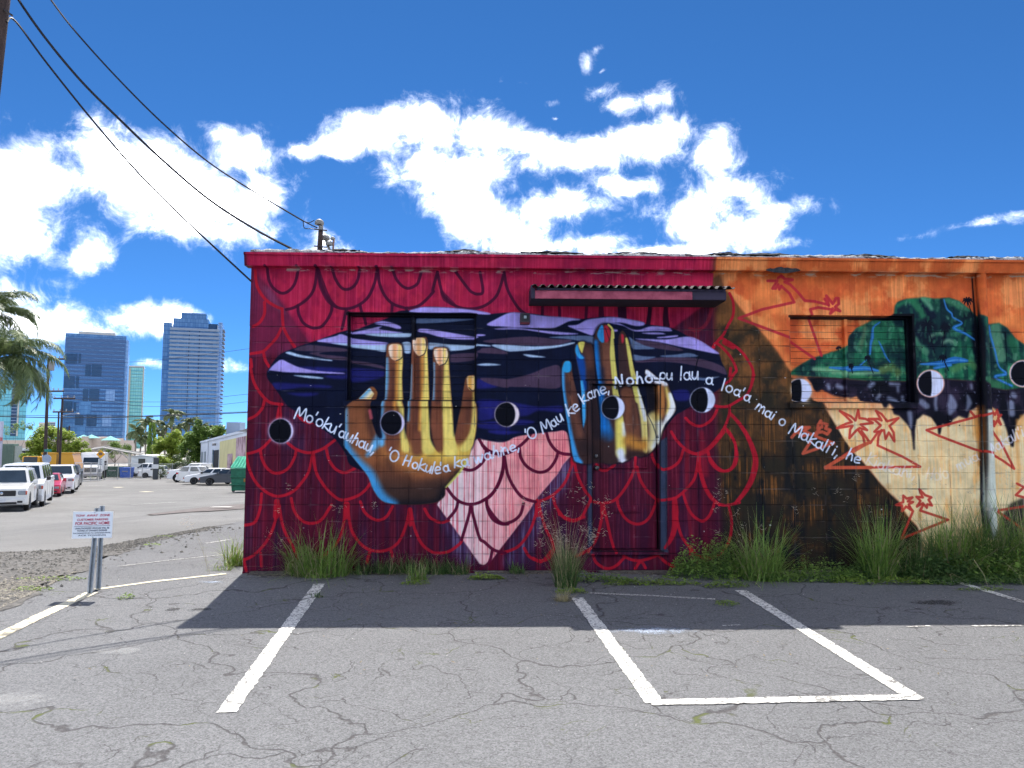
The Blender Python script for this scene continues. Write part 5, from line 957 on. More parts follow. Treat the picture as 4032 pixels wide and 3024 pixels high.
def tuft(x, y, h, rad, n, label, m=M_GR1, seeds=0, lean=.55, wd=.007, seed=1, stretch=1., dry=0, droop=.9, name='grass_tuft'):
    q = random.Random(seed); c = gv(x, y)
    if x > 525 and c.y > -.07: c.y = -.07; c.z = zg(c.x, c.y)
    t = thing(name, label, 'grass', tuple(c), group='weeds along the foot of the wall'); mb, dm, sm = MB(), MB(), MB()
    for i in range(n):
        r = rad*math.sqrt(q.random())*.6; a = q.uniform(0, 6.283); bx, by = c.x+r*math.cos(a)*stretch, min(c.y+r*math.sin(a)*.7, -.012)
        if c.y > .05: by = c.y+r*math.sin(a)*.7
        u = q.random(); hh = h*(q.uniform(.25, .8) if u < .55 else q.uniform(.7, 1.15)); blade(dm if q.random() < dry+.07 else mb, q, (bx, by, zg(bx, by)-.005), hh, abs(q.gauss(0, lean*.75))+.03, q.uniform(0, 6.283) if q.random() < .45 else a+q.gauss(0, .8), wd*q.uniform(.5, 1.6), droop*q.choice((.15, .5, .9, 1.4, 2.1))*q.uniform(.7, 1.2))
    for i in range(seeds):
        a = q.uniform(0, 6.283); bx, by = c.x+rad*.4*math.cos(a)*stretch, min(c.y+rad*.3*math.sin(a), -.02); tip = blade(dm, q, (bx, by, zg(bx, by)), h*q.uniform(.9, 1.25), q.uniform(.08, .3), a, .004, .35); seedhead(sm, q, tip, .085)
    mb.build('blades', m, t)['kind'] = 'stuff'
    if dm.v: dm.build('dry_blades', M_DRY, t)['kind'] = 'stuff'
    if sm.v: sm.build('seed_heads', M_SEED, t)['kind'] = 'stuff'
    return t
def weed(x, y, rx, ry, h, n, label, m=M_GR3, seed=1, leaf=.022, name='weed_patch', wall=True):
    q = random.Random(seed); c = gv(x, y); t = thing(name, label, 'weed', tuple(c), group='weeds along the foot of the wall'); mb, st = MB(), MB()
    hum = [(q.uniform(-1, 1), q.uniform(-1, 1), q.uniform(.3, .6)) for _ in range(7)]
    for i in range(n):
        u, v_ = q.uniform(-1, 1), q.uniform(-1, 1)
        if u*u+v_*v_ > 1: continue
        if q.random() < .35: u *= 1.12
        X, Y = c.x+u*rx, c.y+v_*ry
        if wall: Y = min(Y, -.015)
        k = max(0, 1-u*u-v_*v_)**.5*(.45+max(max(0, 1-math.hypot(u-a, v_-b)/r) for a, b, r in hum)*.75); z = zg(X, Y)+h*1.35*k*q.uniform(.2, 1.05)+.008; p = Vector((X, Y, z))
        a = q.uniform(0, 6.28); tl = q.uniform(-.7, .7); d = Vector((math.cos(a), math.sin(a), tl)).normalized(); s = d.cross(Vector((q.gauss(0, .4), q.gauss(0, .4), 1))).normalized(); L = leaf*1.45*q.uniform(.6, 1.3)
        mb.add([p-d*L*.5, p+s*L*.3, p+d*L*.55, p-s*L*.3], [(0, 1, 2, 3)])
        if i % 9 == 0 and h > .08: g = Vector((X+q.gauss(0, .02), min(Y, -.01) if wall else Y, zg(X, Y))); w_ = Vector((.0012, 0, 0)); st.add([g-w_, g+w_, p+w_, p-w_], [(0, 1, 2, 3)])
    mb.build('leaves', m, t)['kind'] = 'stuff'
    if st.v: st.build('stems', M_GR2, t)['kind'] = 'stuff'
    return t
tuft(690, 1243, .76, .44, 640, 'big arching grass tuft at the top of the long stall line', M_GR1, 7, .95, .009, 11, 1.3, .12, 1.2)
tuft(640, 1238, .42, .2, 60, 'thin grass with pink seed heads left of the big tuft', M_GR1, 6, .9, .006, 12, 1.2, .2)
for i, (x, n, lab) in enumerate(((790, 90, 'dark low grass just right of the big arching tuft'), (842, 150, 'dark low grass under the blue edge of the hand'), (893, 160, 'dark low grass at the wall behind the small bright tuft'), (945, 150, 'dark low grass below the dark fist of the hand'), (990, 110, 'dark low grass ending at the pink triangle tip'))): tuft(x, 1233, .29, .2, int(n*1.5), lab, M_GR2, 0, .7, .007, 30+i, 1.2, .05)
tuft(902, 1252, .22, .16, 190, 'small bright green tuft standing clear of the wall', M_GR1, 0, .8, .006, 40, 1.2, .08); weed(897, 1262, .16, .07, .04, 260, 'flat green patch in front of the small bright tuft', M_GR3, 41, .018)
weed(1050, 1251, .21, .09, .07, 620, 'flat lime green weed below the pink triangle', M_GR3, 42, .02); tuft(1115, 1230, .19, .16, 130, 'short dark tuft right of the pink triangle tip', M_GR2, 0, .6, .007, 43)
tuft(1222, 1268, .50, .2, 460, 'tall upright tuft with pale seed plumes left of the door', M_GR2, 34, .34, .007, 44, 1., .14, .4); tuft(1222, 1268, .78, .14, 70, 'tallest dry stalks rising from the plumed tuft', M_DRY, 22, .35, .004, 45, 1., .8, .3, name='dry_stalks')
weed(1232, 1281, .17, .07, .06, 420, 'lime weed at the foot of the plumed tuft', M_GR3, 46, .018); tuft(1215, 1298, .16, .13, 110, 'small dry tuft beside the left bay line', M_DRY, 0, .8, .005, 47)
weed(1300, 1257, .38, .07, .10, 900, 'leafy green strip in front of the door sill', M_GR1, 48, .02); weed(1410, 1263, .55, .07, .07, 1300, 'low lime ground cover at the back of the boxed bay', M_GR3, 49, .018)
weed(1545, 1246, .58, .22, .36, 4200, 'dense leafy weed mound right of the door', M_GR1, 50, .026); weed(1570, 1268, .25, .07, .08, 600, 'lime weed edge under the leafy mound', M_GR3, 51, .018)
tuft(1645, 1252, .80, .3, 520, 'tall arching grass on the dark part of the wall', M_GR1, 9, .8, .009, 52, 1.2, .06, 1.1); tuft(1600, 1243, .5, .12, 50, 'thin leaning grass beside the tall arching grass', M_GR1, 4, .9, .006, 53)
weed(1760, 1254, .62, .15, .20, 2800, 'low leafy weeds under the dark painted wall', M_GR1, 54, .022); weed(1830, 1258, .2, .06, .06, 380, 'lime trailing weed left of the spiky grass', M_GR3, 55, .02)
tuft(1900, 1250, .86, .26, 420, 'spiky upright grass left of the cream wall', M_GR1, 5, .5, .009, 56, 1.1, .04, .8); weed(1880, 1248, .42, .16, .30, 1900, 'dark leafy bush around the spiky grass', M_GR2, 57, .026); weed(1945, 1262, .5, .07, .08, 1100, 'lime weeds running towards the oil spot', M_GR3, 58, .018)
tuft(1990, 1248, .68, .3, 480, 'thick dark grass at the edge of the cream wall', M_GR2, 5, .75, .009, 59, 1.2, .04); tuft(2060, 1244, .92, .34, 620, 'tall thick grass left of the downpipe', M_GR1, 9, .7, .010, 60, 1.2, .08, 1.); tuft(2140, 1243, .98, .34, 640, 'tall thick grass around the foot of the downpipe', M_GR2, 9, .7, .010, 61, 1.2, .05, 1.); tuft(2215, 1246, 1.05, .34, 560, 'tall grass at the right edge of the picture', M_GR1, 9, .8, .010, 62, 1.2, .1, 1.)
tuft(2078, 1250, 1.0, .1, 6, 'lone tall stalk crossing the cream wall', M_DRY, 2, .45, .006, 63, 1., .9, .3, name='dry_stalks')
weed(2040, 1252, .5, .14, .36, 1900, 'broad leaved dark bush left of the downpipe', M_GR2, 90, .034); weed(2170, 1252, .5, .14, .42, 2200, 'broad leaved bush right of the downpipe', M_GR1, 91, .034); weed(2110, 1262, .7, .09, .10, 1500, 'dark trailing weeds at the foot of the right grass', M_GR2, 64, .022); weed(2130, 1276, .34, .035, .03, 420, 'yellowish moss along the far right stall line', M_GR3, 65, .014, wall=False); weed(1570, 1305, .12, .12, .02, 260, 'moss patch in the crack inside the boxed bay', M_GR3, 66, .014, wall=False)
tuft(506, 1222, .50, .2, 200, 'sunlit grass tuft around the left wall corner', M_GR3, 3, .8, .008, 67, 1., .1, 1.); tuft(482, 1232, .2, .2, 60, 'short sunlit grass left of the wall corner', M_GR3, 0, 1., .006, 68)
for i, (x, y, w_, lab) in enumerate(((110, 1252, .4, 'lime grass strip along the lot edge behind the sign'), (70, 1275, .25, 'thin lime weeds beside the pale gravel'), (272, 1292, .08, 'tiny weed in a crack right of the sign'), (330, 1178, .15, 'sparse weeds at the gravel edge'), (355, 1160, .2, 'sparse weeds where the gravel meets the street'))): weed(x, y, w_, .1, .03, int(500*w_)+60, lab, M_GR3, 70+i, .018, wall=False)
dsk = tuft(685, 1290, .09, .1, 50, 'little tuft growing out of the long stall line', M_GR2, 0, .9, .005, 80)

# ------------------------------------------------------------------ palms and trees
M_TRUNK = mat('palm_trunk', (.20, .17, .14), .9, .3, 14, .6, 40); M_BARK = mat('tree_bark', (.09, .07, .055), .9, .3, 14, .6, 40)
M_PALM = leaf_mat('palm_leaf', (.045, .075, .025), (.14, .18, .07), .25, 1.5); M_PALM2 = leaf_mat('far_palm_leaf', (.05, .085, .03), (.15, .18, .08), .25, 1.2)
def frond(mb, q, c, a, el_, L, droop, nl, lw):
    d = Vector((math.cos(a), math.sin(a), 0)); s = Vector((-d.y, d.x, 0)); p = Vector(c); e = el_; k = L/10; prev = None
    for i in range(11):
        t = i/10
        if prev is not None:
            w_ = .045*(1-t)*L/3+.008; dirv_ = (p-prev).normalized(); mb.add([prev-s*w_, prev+s*w_, p+s*w_*.8, p-s*w_*.8], [(0, 1, 2, 3)])
            if t > .12:
                m_ = nl
                for j in range(m_):
                    b = prev.lerp(p, j/m_); ll = L*.30*math.sin(math.pi*min(1, (t+.06)*.93))**.7*q.uniform(.8, 1.1)
                    for sg_ in (-1, 1):
                        o = (s*sg_*q.uniform(.75, 1.)+dirv_*q.uniform(.5, .8)+Vector((0, 0, q.uniform(-.5, -.15)))).normalized(); e1 = b+o*ll*.55; e2 = e1+(o+Vector((0, 0, -.55-droop*.3))).normalized()*ll*.45; w2 = dirv_*lw
                        mb.add([b-w2*.6, b+w2*.6, e1+w2, e1-w2, e2], [(0, 1, 2, 3), (3, 2, 4)])
        prev = p.copy(); p = p+d*math.cos(e)*k+Vector((0, 0, math.sin(e)*k)); e -= droop/10*(1+t)
def palm(base, top, r, nf, label, seed, nl=5, lw=.03, m=M_PALM2, tr=.16, name='palm_tree', group='palms behind the street'):
    q = random.Random(seed); base, top = Vector(base), Vector(top); t = thing(name, label, 'palm tree', tuple(base), group=group); mid = base.lerp(top, .5)+Vector((q.uniform(-.4, .4), 0, 0))
    MB().tube([tuple(k) for k in spline([base, mid, top], 5)], [tr*(1.25-.5*i/10) for i in range(11)], 8).build('trunk', M_TRUNK, t, smooth=True); mb = MB()
    for i in range(nf): frond(mb, q, top, i*2.39996+q.uniform(-.2, .2), R_(q.uniform(-25, 75)), r*q.uniform(.85, 1.12), q.uniform(1.1, 1.9), nl, lw)
    mb.build('crown', m, t); return t
def leafy(base, H, blobs_, n, label, seed, m, leaf=.16, trunk=.12, name='street_tree', group='trees behind the street'):
    "blobs: (dx, dz, radius) of foliage clumps above the base"
    q = random.Random(seed); base = Vector(base); t = thing(name, label, 'tree', tuple(base), group=group); tb = MB(); tb.tube([base, base+Vector((.1, 0, H*.35)), base+Vector((0, 0, H*.6))], [trunk, trunk*.8, trunk*.4], 8)
    for dx, dz, r in blobs_: tb.tube([base+Vector((0, 0, H*.3)), base+Vector((dx*.5, 0, H*.3+dz*.3)), base+Vector((dx, 0, dz))], [trunk*.5, trunk*.35, .02], 5)
    tb.build('trunk', M_BARK, t); mb = MB(); tot = sum(k[2]**2 for k in blobs_)
    for dx, dz, r in blobs_:
        sub = [(q.gauss(0, .6), q.gauss(0, .6), q.gauss(0, .5), q.uniform(.3, .55)) for _ in range(9)]
        for i in range(int(n*r*r/tot)):
            sx, sy, sz, sr = q.choice(sub); v = Vector((q.gauss(0, 1), q.gauss(0, 1), q.gauss(0, 1))).normalized()*(q.random()**.4)*sr; p = base+Vector((dx+(sx*.75+v.x)*r, (sy*.75+v.y)*r, dz+(sz*.7+v.z)*r))
            d = Vector((q.gauss(0, 1), q.gauss(0, 1), q.gauss(0, .5))).normalized(); s = d.cross(Vector((q.gauss(0, .5), q.gauss(0, .5), 1))).normalized(); L = leaf*q.uniform(.6, 1.4); mb.add([p-d*L*.5, p+s*L*.32, p+d*L*.5, p-s*L*.32], [(0, 1, 2, 3)])
    mb.build('crown', m, t); return t
M_TR1 = leaf_mat('tree_bright', (.15, .23, .025), (.33, .40, .07), .3, .8); M_TR2 = leaf_mat('tree_deep', (.06, .12, .025), (.17, .25, .05), .3, .8); M_TR3 = leaf_mat('shrub_grey', (.07, .10, .05), (.15, .19, .10), .25, 1.)
bp = av(-4, 775, 34); palm((bp.x-1.0, 34, zg(bp.x-1, 34)), bp, 4.1, 38, 'large coconut palm at the left edge of the picture', 5, 12, .021, M_PALM, .17, group=None)
bp = av(-10, 672, 37); palm((bp.x-1.6, 37, zg(bp.x-1, 37)), bp, 3.3, 22, 'pale upper palm crown above the large palm at the left', 6, 12, .019, M_PALM, .15, group=None)
FP = [(1505, 1290, 1.15, 'tallest far palm in front of the striped tower'), (1645, 1365, 1.1, 'second tall far palm left of the leafy tree by the warehouse'), (1275, 1360, 1.2, 'far palm against the green tower'), (1340, 1365, 1., 'thin far palm right of the green tower'), (1180, 1430, 1., 'low far palm at the left of the palm grove'), (1440, 1395, .9, 'small far palm between the towers'), (1400, 1440, .8, 'lowest far palm between the towers'), (1755, 1400, .9, 'far palm above the leafy tree by the warehouse'), (1835, 1415, .8, 'rightmost far palm under the striped tower'), (1240, 1480, 1.1, 'drooping far palm in the middle of the grove'), (1560, 1400, .8, 'far palm half behind the round tree')]
for i, (x, y, s, lab) in enumerate(FP):
    Y = 150+6*(i % 4); tp = at(x*.4521, 1050+y*.4521, Y); palm((tp.x+rnd.uniform(-.5, .5), Y, zg(tp.x, Y)-1), tp, 2.7*s, 17, lab, 100+i, 5, .07, M_PALM2, .17)
tp = at(2078*.4521, 1050+1405*.4521, 170); palm((tp.x, 170, -6), tp, 1.6, 12, 'tiny far palm beside the wall corner', 120, 4, .06)
t = thing('columnar_pine', 'narrow dark pine among the far palms', 'tree', tuple(at(1325*.4521, 1800, 145)), group='trees behind the street'); tb = at(1325*.4521, 1790, 145); tt = at(1325*.4521, 1050+1360*.4521, 145)
MB().tube([tb-Vector((0, 0, 2)), tt], [.16, .03], 6).build('trunk', M_BARK, t); mb = MB(); q = random.Random(9)
for i in range(46):
    z = i/46; c = tb.lerp(tt, z); rr = 1.3*(1-z*.55)
    for j in range(7):
        a = j*.9+i; d = Vector((math.cos(a), math.sin(a), .25)); mb.add([c, c+d*rr*.6+Vector((0, 0, .12)), c+d*rr, c+d*rr*.6-Vector((0, 0, .14))], [(0, 1, 2, 3)])
mb.build('crown', M_TR2, t)
def vb(x, y, Y): return at(x*.4521, 1650+y*.4521, Y)
b0 = vb(415, 400, 92); leafy((b0.x, 92, zg(b0.x, 92)), 4.6, [(-0.67, 5.15, 1.79), (1.12, 5.49, 1.68), (-1.79, 4.03, 1.46), (0.22, 4.03, 1.9), (2.13, 3.92, 1.57), (3.36, 3.58, 1.34), (-2.24, 2.91, 1.34), (4.37, 3.36, 0.9)], 15000, 'bright rounded tree behind the parked white van', 201, M_TR1, .27)
b0 = vb(1475, 400, 118); leafy((b0.x, 118, zg(b0.x, 118)), 6, [(-0.48, 5.28, 1.52), (0.8, 5.76, 1.52), (1.6, 4.48, 1.36), (-1.12, 4.0, 1.36), (0.32, 3.68, 1.44), (1.28, 2.72, 1.2), (-0.48, 2.24, 1.12)], 14000, 'round bright tree right of the white site office', 202, M_TR1, .32)
b0 = vb(1710, 400, 112); leafy((b0.x, 112, zg(b0.x, 112)), 7, [(-0.31, 6.08, 1.64), (1.4, 6.71, 1.72), (-1.17, 4.52, 1.56), (0.78, 4.68, 1.72), (-0.62, 2.96, 1.48), (1.25, 2.81, 1.48), (3.12, 6.86, 1.33), (2.81, 5.46, 1.4)], 19000, 'tall dense tree left of the white warehouse', 203, M_TR2, .32)
b0 = vb(1400, 400, 104); leafy((b0.x, 104, zg(b0.x, 104)), 2, [(0, 2.4, .9), (.8, 1.8, .9), (-.8, 1.5, .8)], 3000, 'lime shrub by the fence behind the white office', 204, M_TR1, .2, .06, 'shrub'); b0 = vb(1560, 420, 98); leafy((b0.x, 98, zg(b0.x, 98)), 2, [(0, 2., .9), (1., 1.6, .8), (2.2, 1.5, .8), (-1., 1.4, .8)], 3000, 'grey green hedge at the end of the fence', 205, M_TR3, .2, .06, 'shrub')
b0 = vb(1395, 520, 86); leafy((b0.x, 86, zg(b0.x, 86)), 1.6, [(0, 1.3, .7), (.6, .8, .6), (-.3, .6, .6)], 900, 'dusty bush at the gate post', 206, M_TR3, .14, .05, 'shrub'); b0 = vb(840, 540, 90); leafy((b0.x, 90, zg(b0.x, 90)), .8, [(0, .5, .5), (.7, .35, .45), (-.6, .3, .4)], 500, 'weeds in front of the white box truck', 207, M_TR2, .12, .03, 'shrub')
b0 = vb(640, 250, 140); leafy((b0.x, 140, zg(b0.x, 140)), 3, [(0, 3.6, .9), (.4, 2.8, .8)], 500, 'small tree in front of the beige building', 208, M_TR2, .2, .06, 'shrub'); b0 = vb(1000, 330, 128); leafy((b0.x, 128, zg(b0.x, 128)), 5, [(0, 4., 1.6), (1.8, 3.6, 1.4), (-1.8, 3.2, 1.3)], 4000, 'trees seen through the open carport', 209, M_TR2, .24, .1)
b0 = vb(130, 250, 170); leafy((b0.x, 170, zg(b0.x, 170)), 6, [(-3, 8.6, 1.4), (0, 8.8, 1.6), (3, 8.4, 1.5), (6, 8.2, 1.4)], 1600, 'far dark treetops above the beige building', 210, M_TR2, .3, .1)
b0 = vb(290, 370, 84); leafy((b0.x, 84, zg(b0.x, 84)), 1.5, [(0, 2.6, .4), (.2, 2.1, .5)], 200, 'yellow green banana leaves behind the van', 211, M_GR3, .5, .05, 'shrub')
# ------------------------------------------------------------------ towers and buildings in the distance
def glassy(name, c, c2, sx, sz, rough=.12, frame=None, fw_=.08, spec=.6):
    "curtain wall: panes of slightly different tint between thin mullions, in metres along the facade"
    m = bpy.data.materials.new(name); m.use_nodes = True; n = NT(m.node_tree); b = n.n['Principled BSDF']; g = n.add('ShaderNodeNewGeometry')
    s = n.add('ShaderNodeSeparateXYZ'); n.l.new(g.outputs['Position'], s.inputs[0]); u = n.math('ADD', s.outputs[0], n.math('MULTIPLY', s.outputs[1], .83))
    ux_ = n.math('DIVIDE', u, sx); uz_ = n.math('DIVIDE', s.outputs[2], sz); cell = n.add('ShaderNodeCombineXYZ'); n.l.new(n.math('FLOOR', ux_), cell.inputs[0]); n.l.new(n.math('FLOOR', uz_), cell.inputs[1])
    wn = n.add('ShaderNodeTexWhiteNoise', noise_dimensions='2D'); n.l.new(cell.outputs[0], wn.inputs[0]); big = n.ramp(n.noise(g.outputs['Position'], .035, 3), .35, .65)
    c_ = n.mix(n.math('ADD', n.math('MULTIPLY', wn.outputs[0], .6), n.math('MULTIPLY', big, .55)), tuple(c)+(1,), tuple(c2)+(1,))
    if frame:
        fx = n.math('LESS_THAN', n.math('FRACT', ux_), fw_); fz_ = n.math('LESS_THAN', n.math('FRACT', uz_), fw_*1.6); c_ = n.mix(n.math('MAXIMUM', fx, fz_), c_, tuple(frame)+(1,))
    n.l.new(c_, b.inputs['Base Color']); b.inputs['Roughness'].default_value = rough; b.inputs['Specular IOR Level'].default_value = spec; b.inputs['Metallic'].default_value = .35; return m
def c1(x, y, Y): return at(x*.4521, 1050+y*.4521, Y)
M_BLUG = glassy('blue_glass', (.085, .17, .29), (.165, .29, .44), 2.2, 3.2, .15, (.055, .125, .27)); M_BLUD = glassy('dark_glass', (.03, .06, .11), (.05, .09, .15), 2.2, 3.2, .2, (.04, .09, .16)); M_BLUL = glassy('pale_blue_glass', (.20, .30, .46), (.30, .42, .58), 3, 3.2, .2, (.12, .2, .34))
M_TEAL = glassy('teal_glass', (.24, .56, .48), (.36, .68, .58), 2.6, 3.4, .25, (.07, .20, .22)); M_TEALB = glassy('aqua_glass', (.14, .46, .50), (.22, .55, .58), 2.6, 3.4, .25, (.08, .24, .28)); M_STR = glassy('striped_tower_glass', (.10, .195, .32), (.18, .32, .47), 3., 3.3, .12, (.06, .12, .24), .05)
M_SLAB = mat('balcony_slab', (.20, .25, .33), .7, .08, .3); M_CONC = mat('pale_concrete', (.5, .47, .42), .8, .1, .2)
def tower(label, xc, Y, turn=0., cat='tower', name='glass_tower'):
    "a tower that fronts the street corner: its own frame, square to the sight line but for a few degrees"
    global TO, TR, TD
    o = c1(xc, 1480, Y); d = Vector((o.x-CAM.x, o.y-CAM.y, 0)).normalized(); d.rotate(Matrix.Rotation(R_(turn), 3, 'Z')); TO = Vector((o.x, o.y, 0)); TD = d; TR = Vector((d.y, -d.x, 0))
    return thing(name, label, cat, (o.x, o.y, -15), math.atan2(TR.y, TR.x))
def tl(x, y, dep=0.):
    r_ = ray(x*.4521, 1050+y*.4521); t = ((TO+TD*dep-CAM).dot(TD))/r_.dot(TD); p = CAM+r_*t; return (p-TO).dot(TR), p.z+15
def rbox(x0, x1, y0, y1, d0, d1, name, m, par, base=False):
    a0, z0 = tl(x0, 1000, d0)[0], tl(x0, y1, d0)[1]; a1, z1 = tl(x1, 1000, d0)[0], tl(x1, y0, d0)[1]; return MB().box(a0, a1, d0, d1, 0 if base else z0, z1).build(name, m, par, local=True)
def tbox(x0, x1, y0, y1, Y, dep, name, m, par, base=None):
    "box whose front face spans study-sheet pixels at depth Y"
    a, b = c1(x0, y1, Y), c1(x1, y0, Y); z0 = a.z if base is None else base
    return MB().box(a.x, b.x, Y, Y+dep, z0, b.z).build(name, m, par)
# blue tower
tw = tower('dark blue glass tower with staggered dark openings, left of the green one', 815, 600, -4.)
rbox(552, 1085, 605, 1480, 0, 34, 'curtain_wall', M_BLUG, tw, True); rbox(665, 985, 577, 604, 4, 24, 'roof_house', M_CONC, tw); rbox(986, 1046, 602, 640, 5, 20, 'roof_house', M_BLUG, tw)
rbox(1085.3, 1106, 640, 1480, .2, 30, 'side_bay', M_BLUL, tw, True)
for x0, x1, y0, y1 in ((566, 662, 758, 840), (676, 696, 758, 838), (738, 786, 852, 950), (794, 880, 852, 952), (556, 650, 955, 1056), (662, 686, 955, 1056), (726, 772, 1066, 1172), (782, 868, 1066, 1172), (560, 640, 1172, 1256), (650, 672, 1180, 1256), (668, 742, 1290, 1380), (768, 856, 1288, 1390), (560, 630, 1395, 1470)): rbox(x0, x1, y0, y1, -.4, -.02, 'dark_window', M_BLUD, tw)
for x0, x1, y0, y1 in ((925, 1005, 1072, 1170), (905, 985, 1290, 1390), (700, 800, 1180, 1280), (690, 760, 1395, 1475)): rbox(x0, x1, y0, y1, -.35, -.03, 'reflecting_window', M_BLUL if x0 > 900 else M_STR, tw)
for k in range(25): yy = 640+k*34.5; rbox(556, 1080, yy, yy+1.3, -.1, -.01, 'floor_band', mat('floor_edge', (.05, .11, .24), .4, .05), tw)
# green tower
tw = tower('pale green glass tower between the two blue ones', 1170, 760, -3.); rbox(1060, 1250, 880, 1510, 0, 30, 'curtain_wall', M_TEAL, tw, True); rbox(1090, 1248, 866, 879, 1, 28, 'parapet', M_CONC, tw)
mat('tan_fin', (.42, .36, .28), .8, .1); rbox(1116, 1134, 884, 1510, -.8, -.02, 'concrete_fin', MATS['tan_fin'], tw); rbox(1242, 1251, 884, 1510, -.5, -.02, 'concrete_fin', MATS['tan_fin'], tw)
for k in range(22): yy = 900+k*28; rbox(1061, 1241, yy, yy+2.4, -.4, -.01, 'floor_band', M_TEALB, tw)
# striped tower
tw = tower('tall blue tower with white balcony slabs on every floor', 1650, 560, -5.); rbox(1405, 1478, 486, 1480, 3, 34, 'corner_bay', M_BLUG, tw, True); rbox(1468, 1885, 548, 1480, 0, 33, 'curtain_wall', M_STR, tw, True); rbox(1885.3, 1922, 486, 1480, .2, 28, 'side_bay', M_BLUL, tw, True)
rbox(1490, 1800, 458, 547, 3.2, 26, 'crown', M_BLUG, tw); rbox(1556, 1778, 408, 457, 6, 18, 'crown', M_BLUG, tw); rbox(1801, 1880, 500, 547, 6, 18, 'roof_terrace', M_BLUD, tw)
for k in range(25):
    yy = 546+k*35; rbox(1464, 1896, yy, yy+1.8, -.9, -.01, 'slab', M_SLAB, tw); rbox(1922.5, 1940, yy, yy+3.4, .4, 20, 'slab', M_SLAB, tw)
for x in (1630, 1720): rbox(x, x+8, 560, 1470, -.5, -.012, 'column', M_BLUD, tw)
# aqua tower behind the palm, beige block
tw = tower('aqua tower half hidden by the large palm', 100, 480, 0.); rbox(-160, 242, 1000, 1490, 0, 26, 'curtain_wall', M_TEALB, tw, True); rbox(112, 160, 1010, 1475, -.6, -.02, 'balcony_column', M_BLUD, tw); rbox(164, 178, 1000, 1475, -.5, -.02, 'concrete_fin', M_CONC, tw)
for k in range(16): yy = 1030+k*28; rbox(112, 160, yy, yy+5, -1., -.61, 'slab', M_SLAB, tw)
tw = tower('small beige and grey block between the pole and the blue tower', 430, 420, 0., 'building', 'apartment_block'); rbox(358, 430, 1358, 1490, 0, 16, 'wall', mat('beige_render', (.55, .48, .40), .8, .06), tw, True); rbox(430.5, 502, 1352, 1490, 1, 16, 'wall', mat('grey_render', (.42, .42, .44), .8, .06), tw, True)
for k in range(7): rbox(436, 498, 1365+k*16, 1371+k*16, .6, .99, 'window_band', M_BLUD, tw)
# long beige hall
Y = 185; M_BEI = mat('beige_hall', (.52, .43, .36), .85, .07, .5); hall = thing('beige_hall', 'long beige hall with curved wall sections and small teal roofs', 'building', (c1(500, 1600, Y).x, Y, -5))
for x0, x1, y0, dy in ((-60, 545, 1512, 0), (545, 700, 1484, 1), (700, 770, 1478, -1), (770, 880, 1492, 1), (880, 1000, 1512, 2)): tbox(x0+.3, x1, y0, 1700, Y+dy, 12, 'wall', M_BEI, hall, -6)
for x, y, w_ in ((690, 1484, 60), (760, 1486, 70), (925, 1505, 90)):
    p = c1(x, y, Y-1); r = w_*.4521/F_PX*195*.5; MB().add([(p.x-r, Y-1, p.z-.2), (p.x+r, Y-1, p.z-.2), (p.x, Y+1, p.z+r*.7), (p.x-r, Y+4, p.z-.2), (p.x+r, Y+4, p.z-.2)], [(0, 1, 2), (1, 4, 2), (4, 3, 2), (3, 0, 2), (0, 3, 4, 1)]).build('teal_roof', mat('teal_roof', (.16, .42, .42), .6, .1), hall)
# open carport with a trussed gable
Y = 112; pv = lambda x, y, Yq=Y: vb(x, y, Yq); cp_ = thing('carport', 'open gabled carport with white timber trusses', 'shed', (pv(910, 400).x, Y, zg(pv(910, 400).x, Y)))
M_TIM = mat('white_timber', (.55, .52, .47), .8, .1); M_TIN = mat('tin_roof', (.24, .23, .22), .6, .15); A, B, Cc = pv(910, 240), pv(640, 290), pv(1250, 302); cdv = Vector((A.x-CAM.x, A.y-CAM.y, 0)).normalized()*7; cdn = -cdv*.06
for p, q_ in ((A, B), (A, Cc)):
    MB().add([p+cdn, q_+cdn, q_+cdv, p+cdv, p+cdn+Vector((0, 0, .1)), q_+cdn+Vector((0, 0, .1)), q_+cdv+Vector((0, 0, .1)), p+cdv+Vector((0, 0, .1))], [(0, 1, 2, 3), (7, 6, 5, 4), (0, 4, 5, 1), (1, 5, 6, 2), (2, 6, 7, 3), (3, 7, 4, 0)]).build('roof_slope', M_TIN, cp_)
    MB().tube([p+Vector((0, -.45, -.12)), q_+Vector((0, -.45, -.12))], .14, 4).build('fascia_beam', M_TIM, cp_)
for x, y0, y1 in ((910, 250, 420), (1130, 285, 430), (700, 285, 430)): u_ = pv(x, y0); MB().box(u_.x-.13, u_.x+.13, Y-.1, Y+.16, zg(u_.x, Y), u_.z).build('post', M_TIM, cp_)
for a, b in (((1000, 262), (915, 320)), ((820, 262), (905, 320)), ((1030, 275), (1125, 350)), ((780, 285), (705, 340))): MB().tube([pv(*a), pv(*b)], .09, 4).build('brace', M_TIM, cp_)
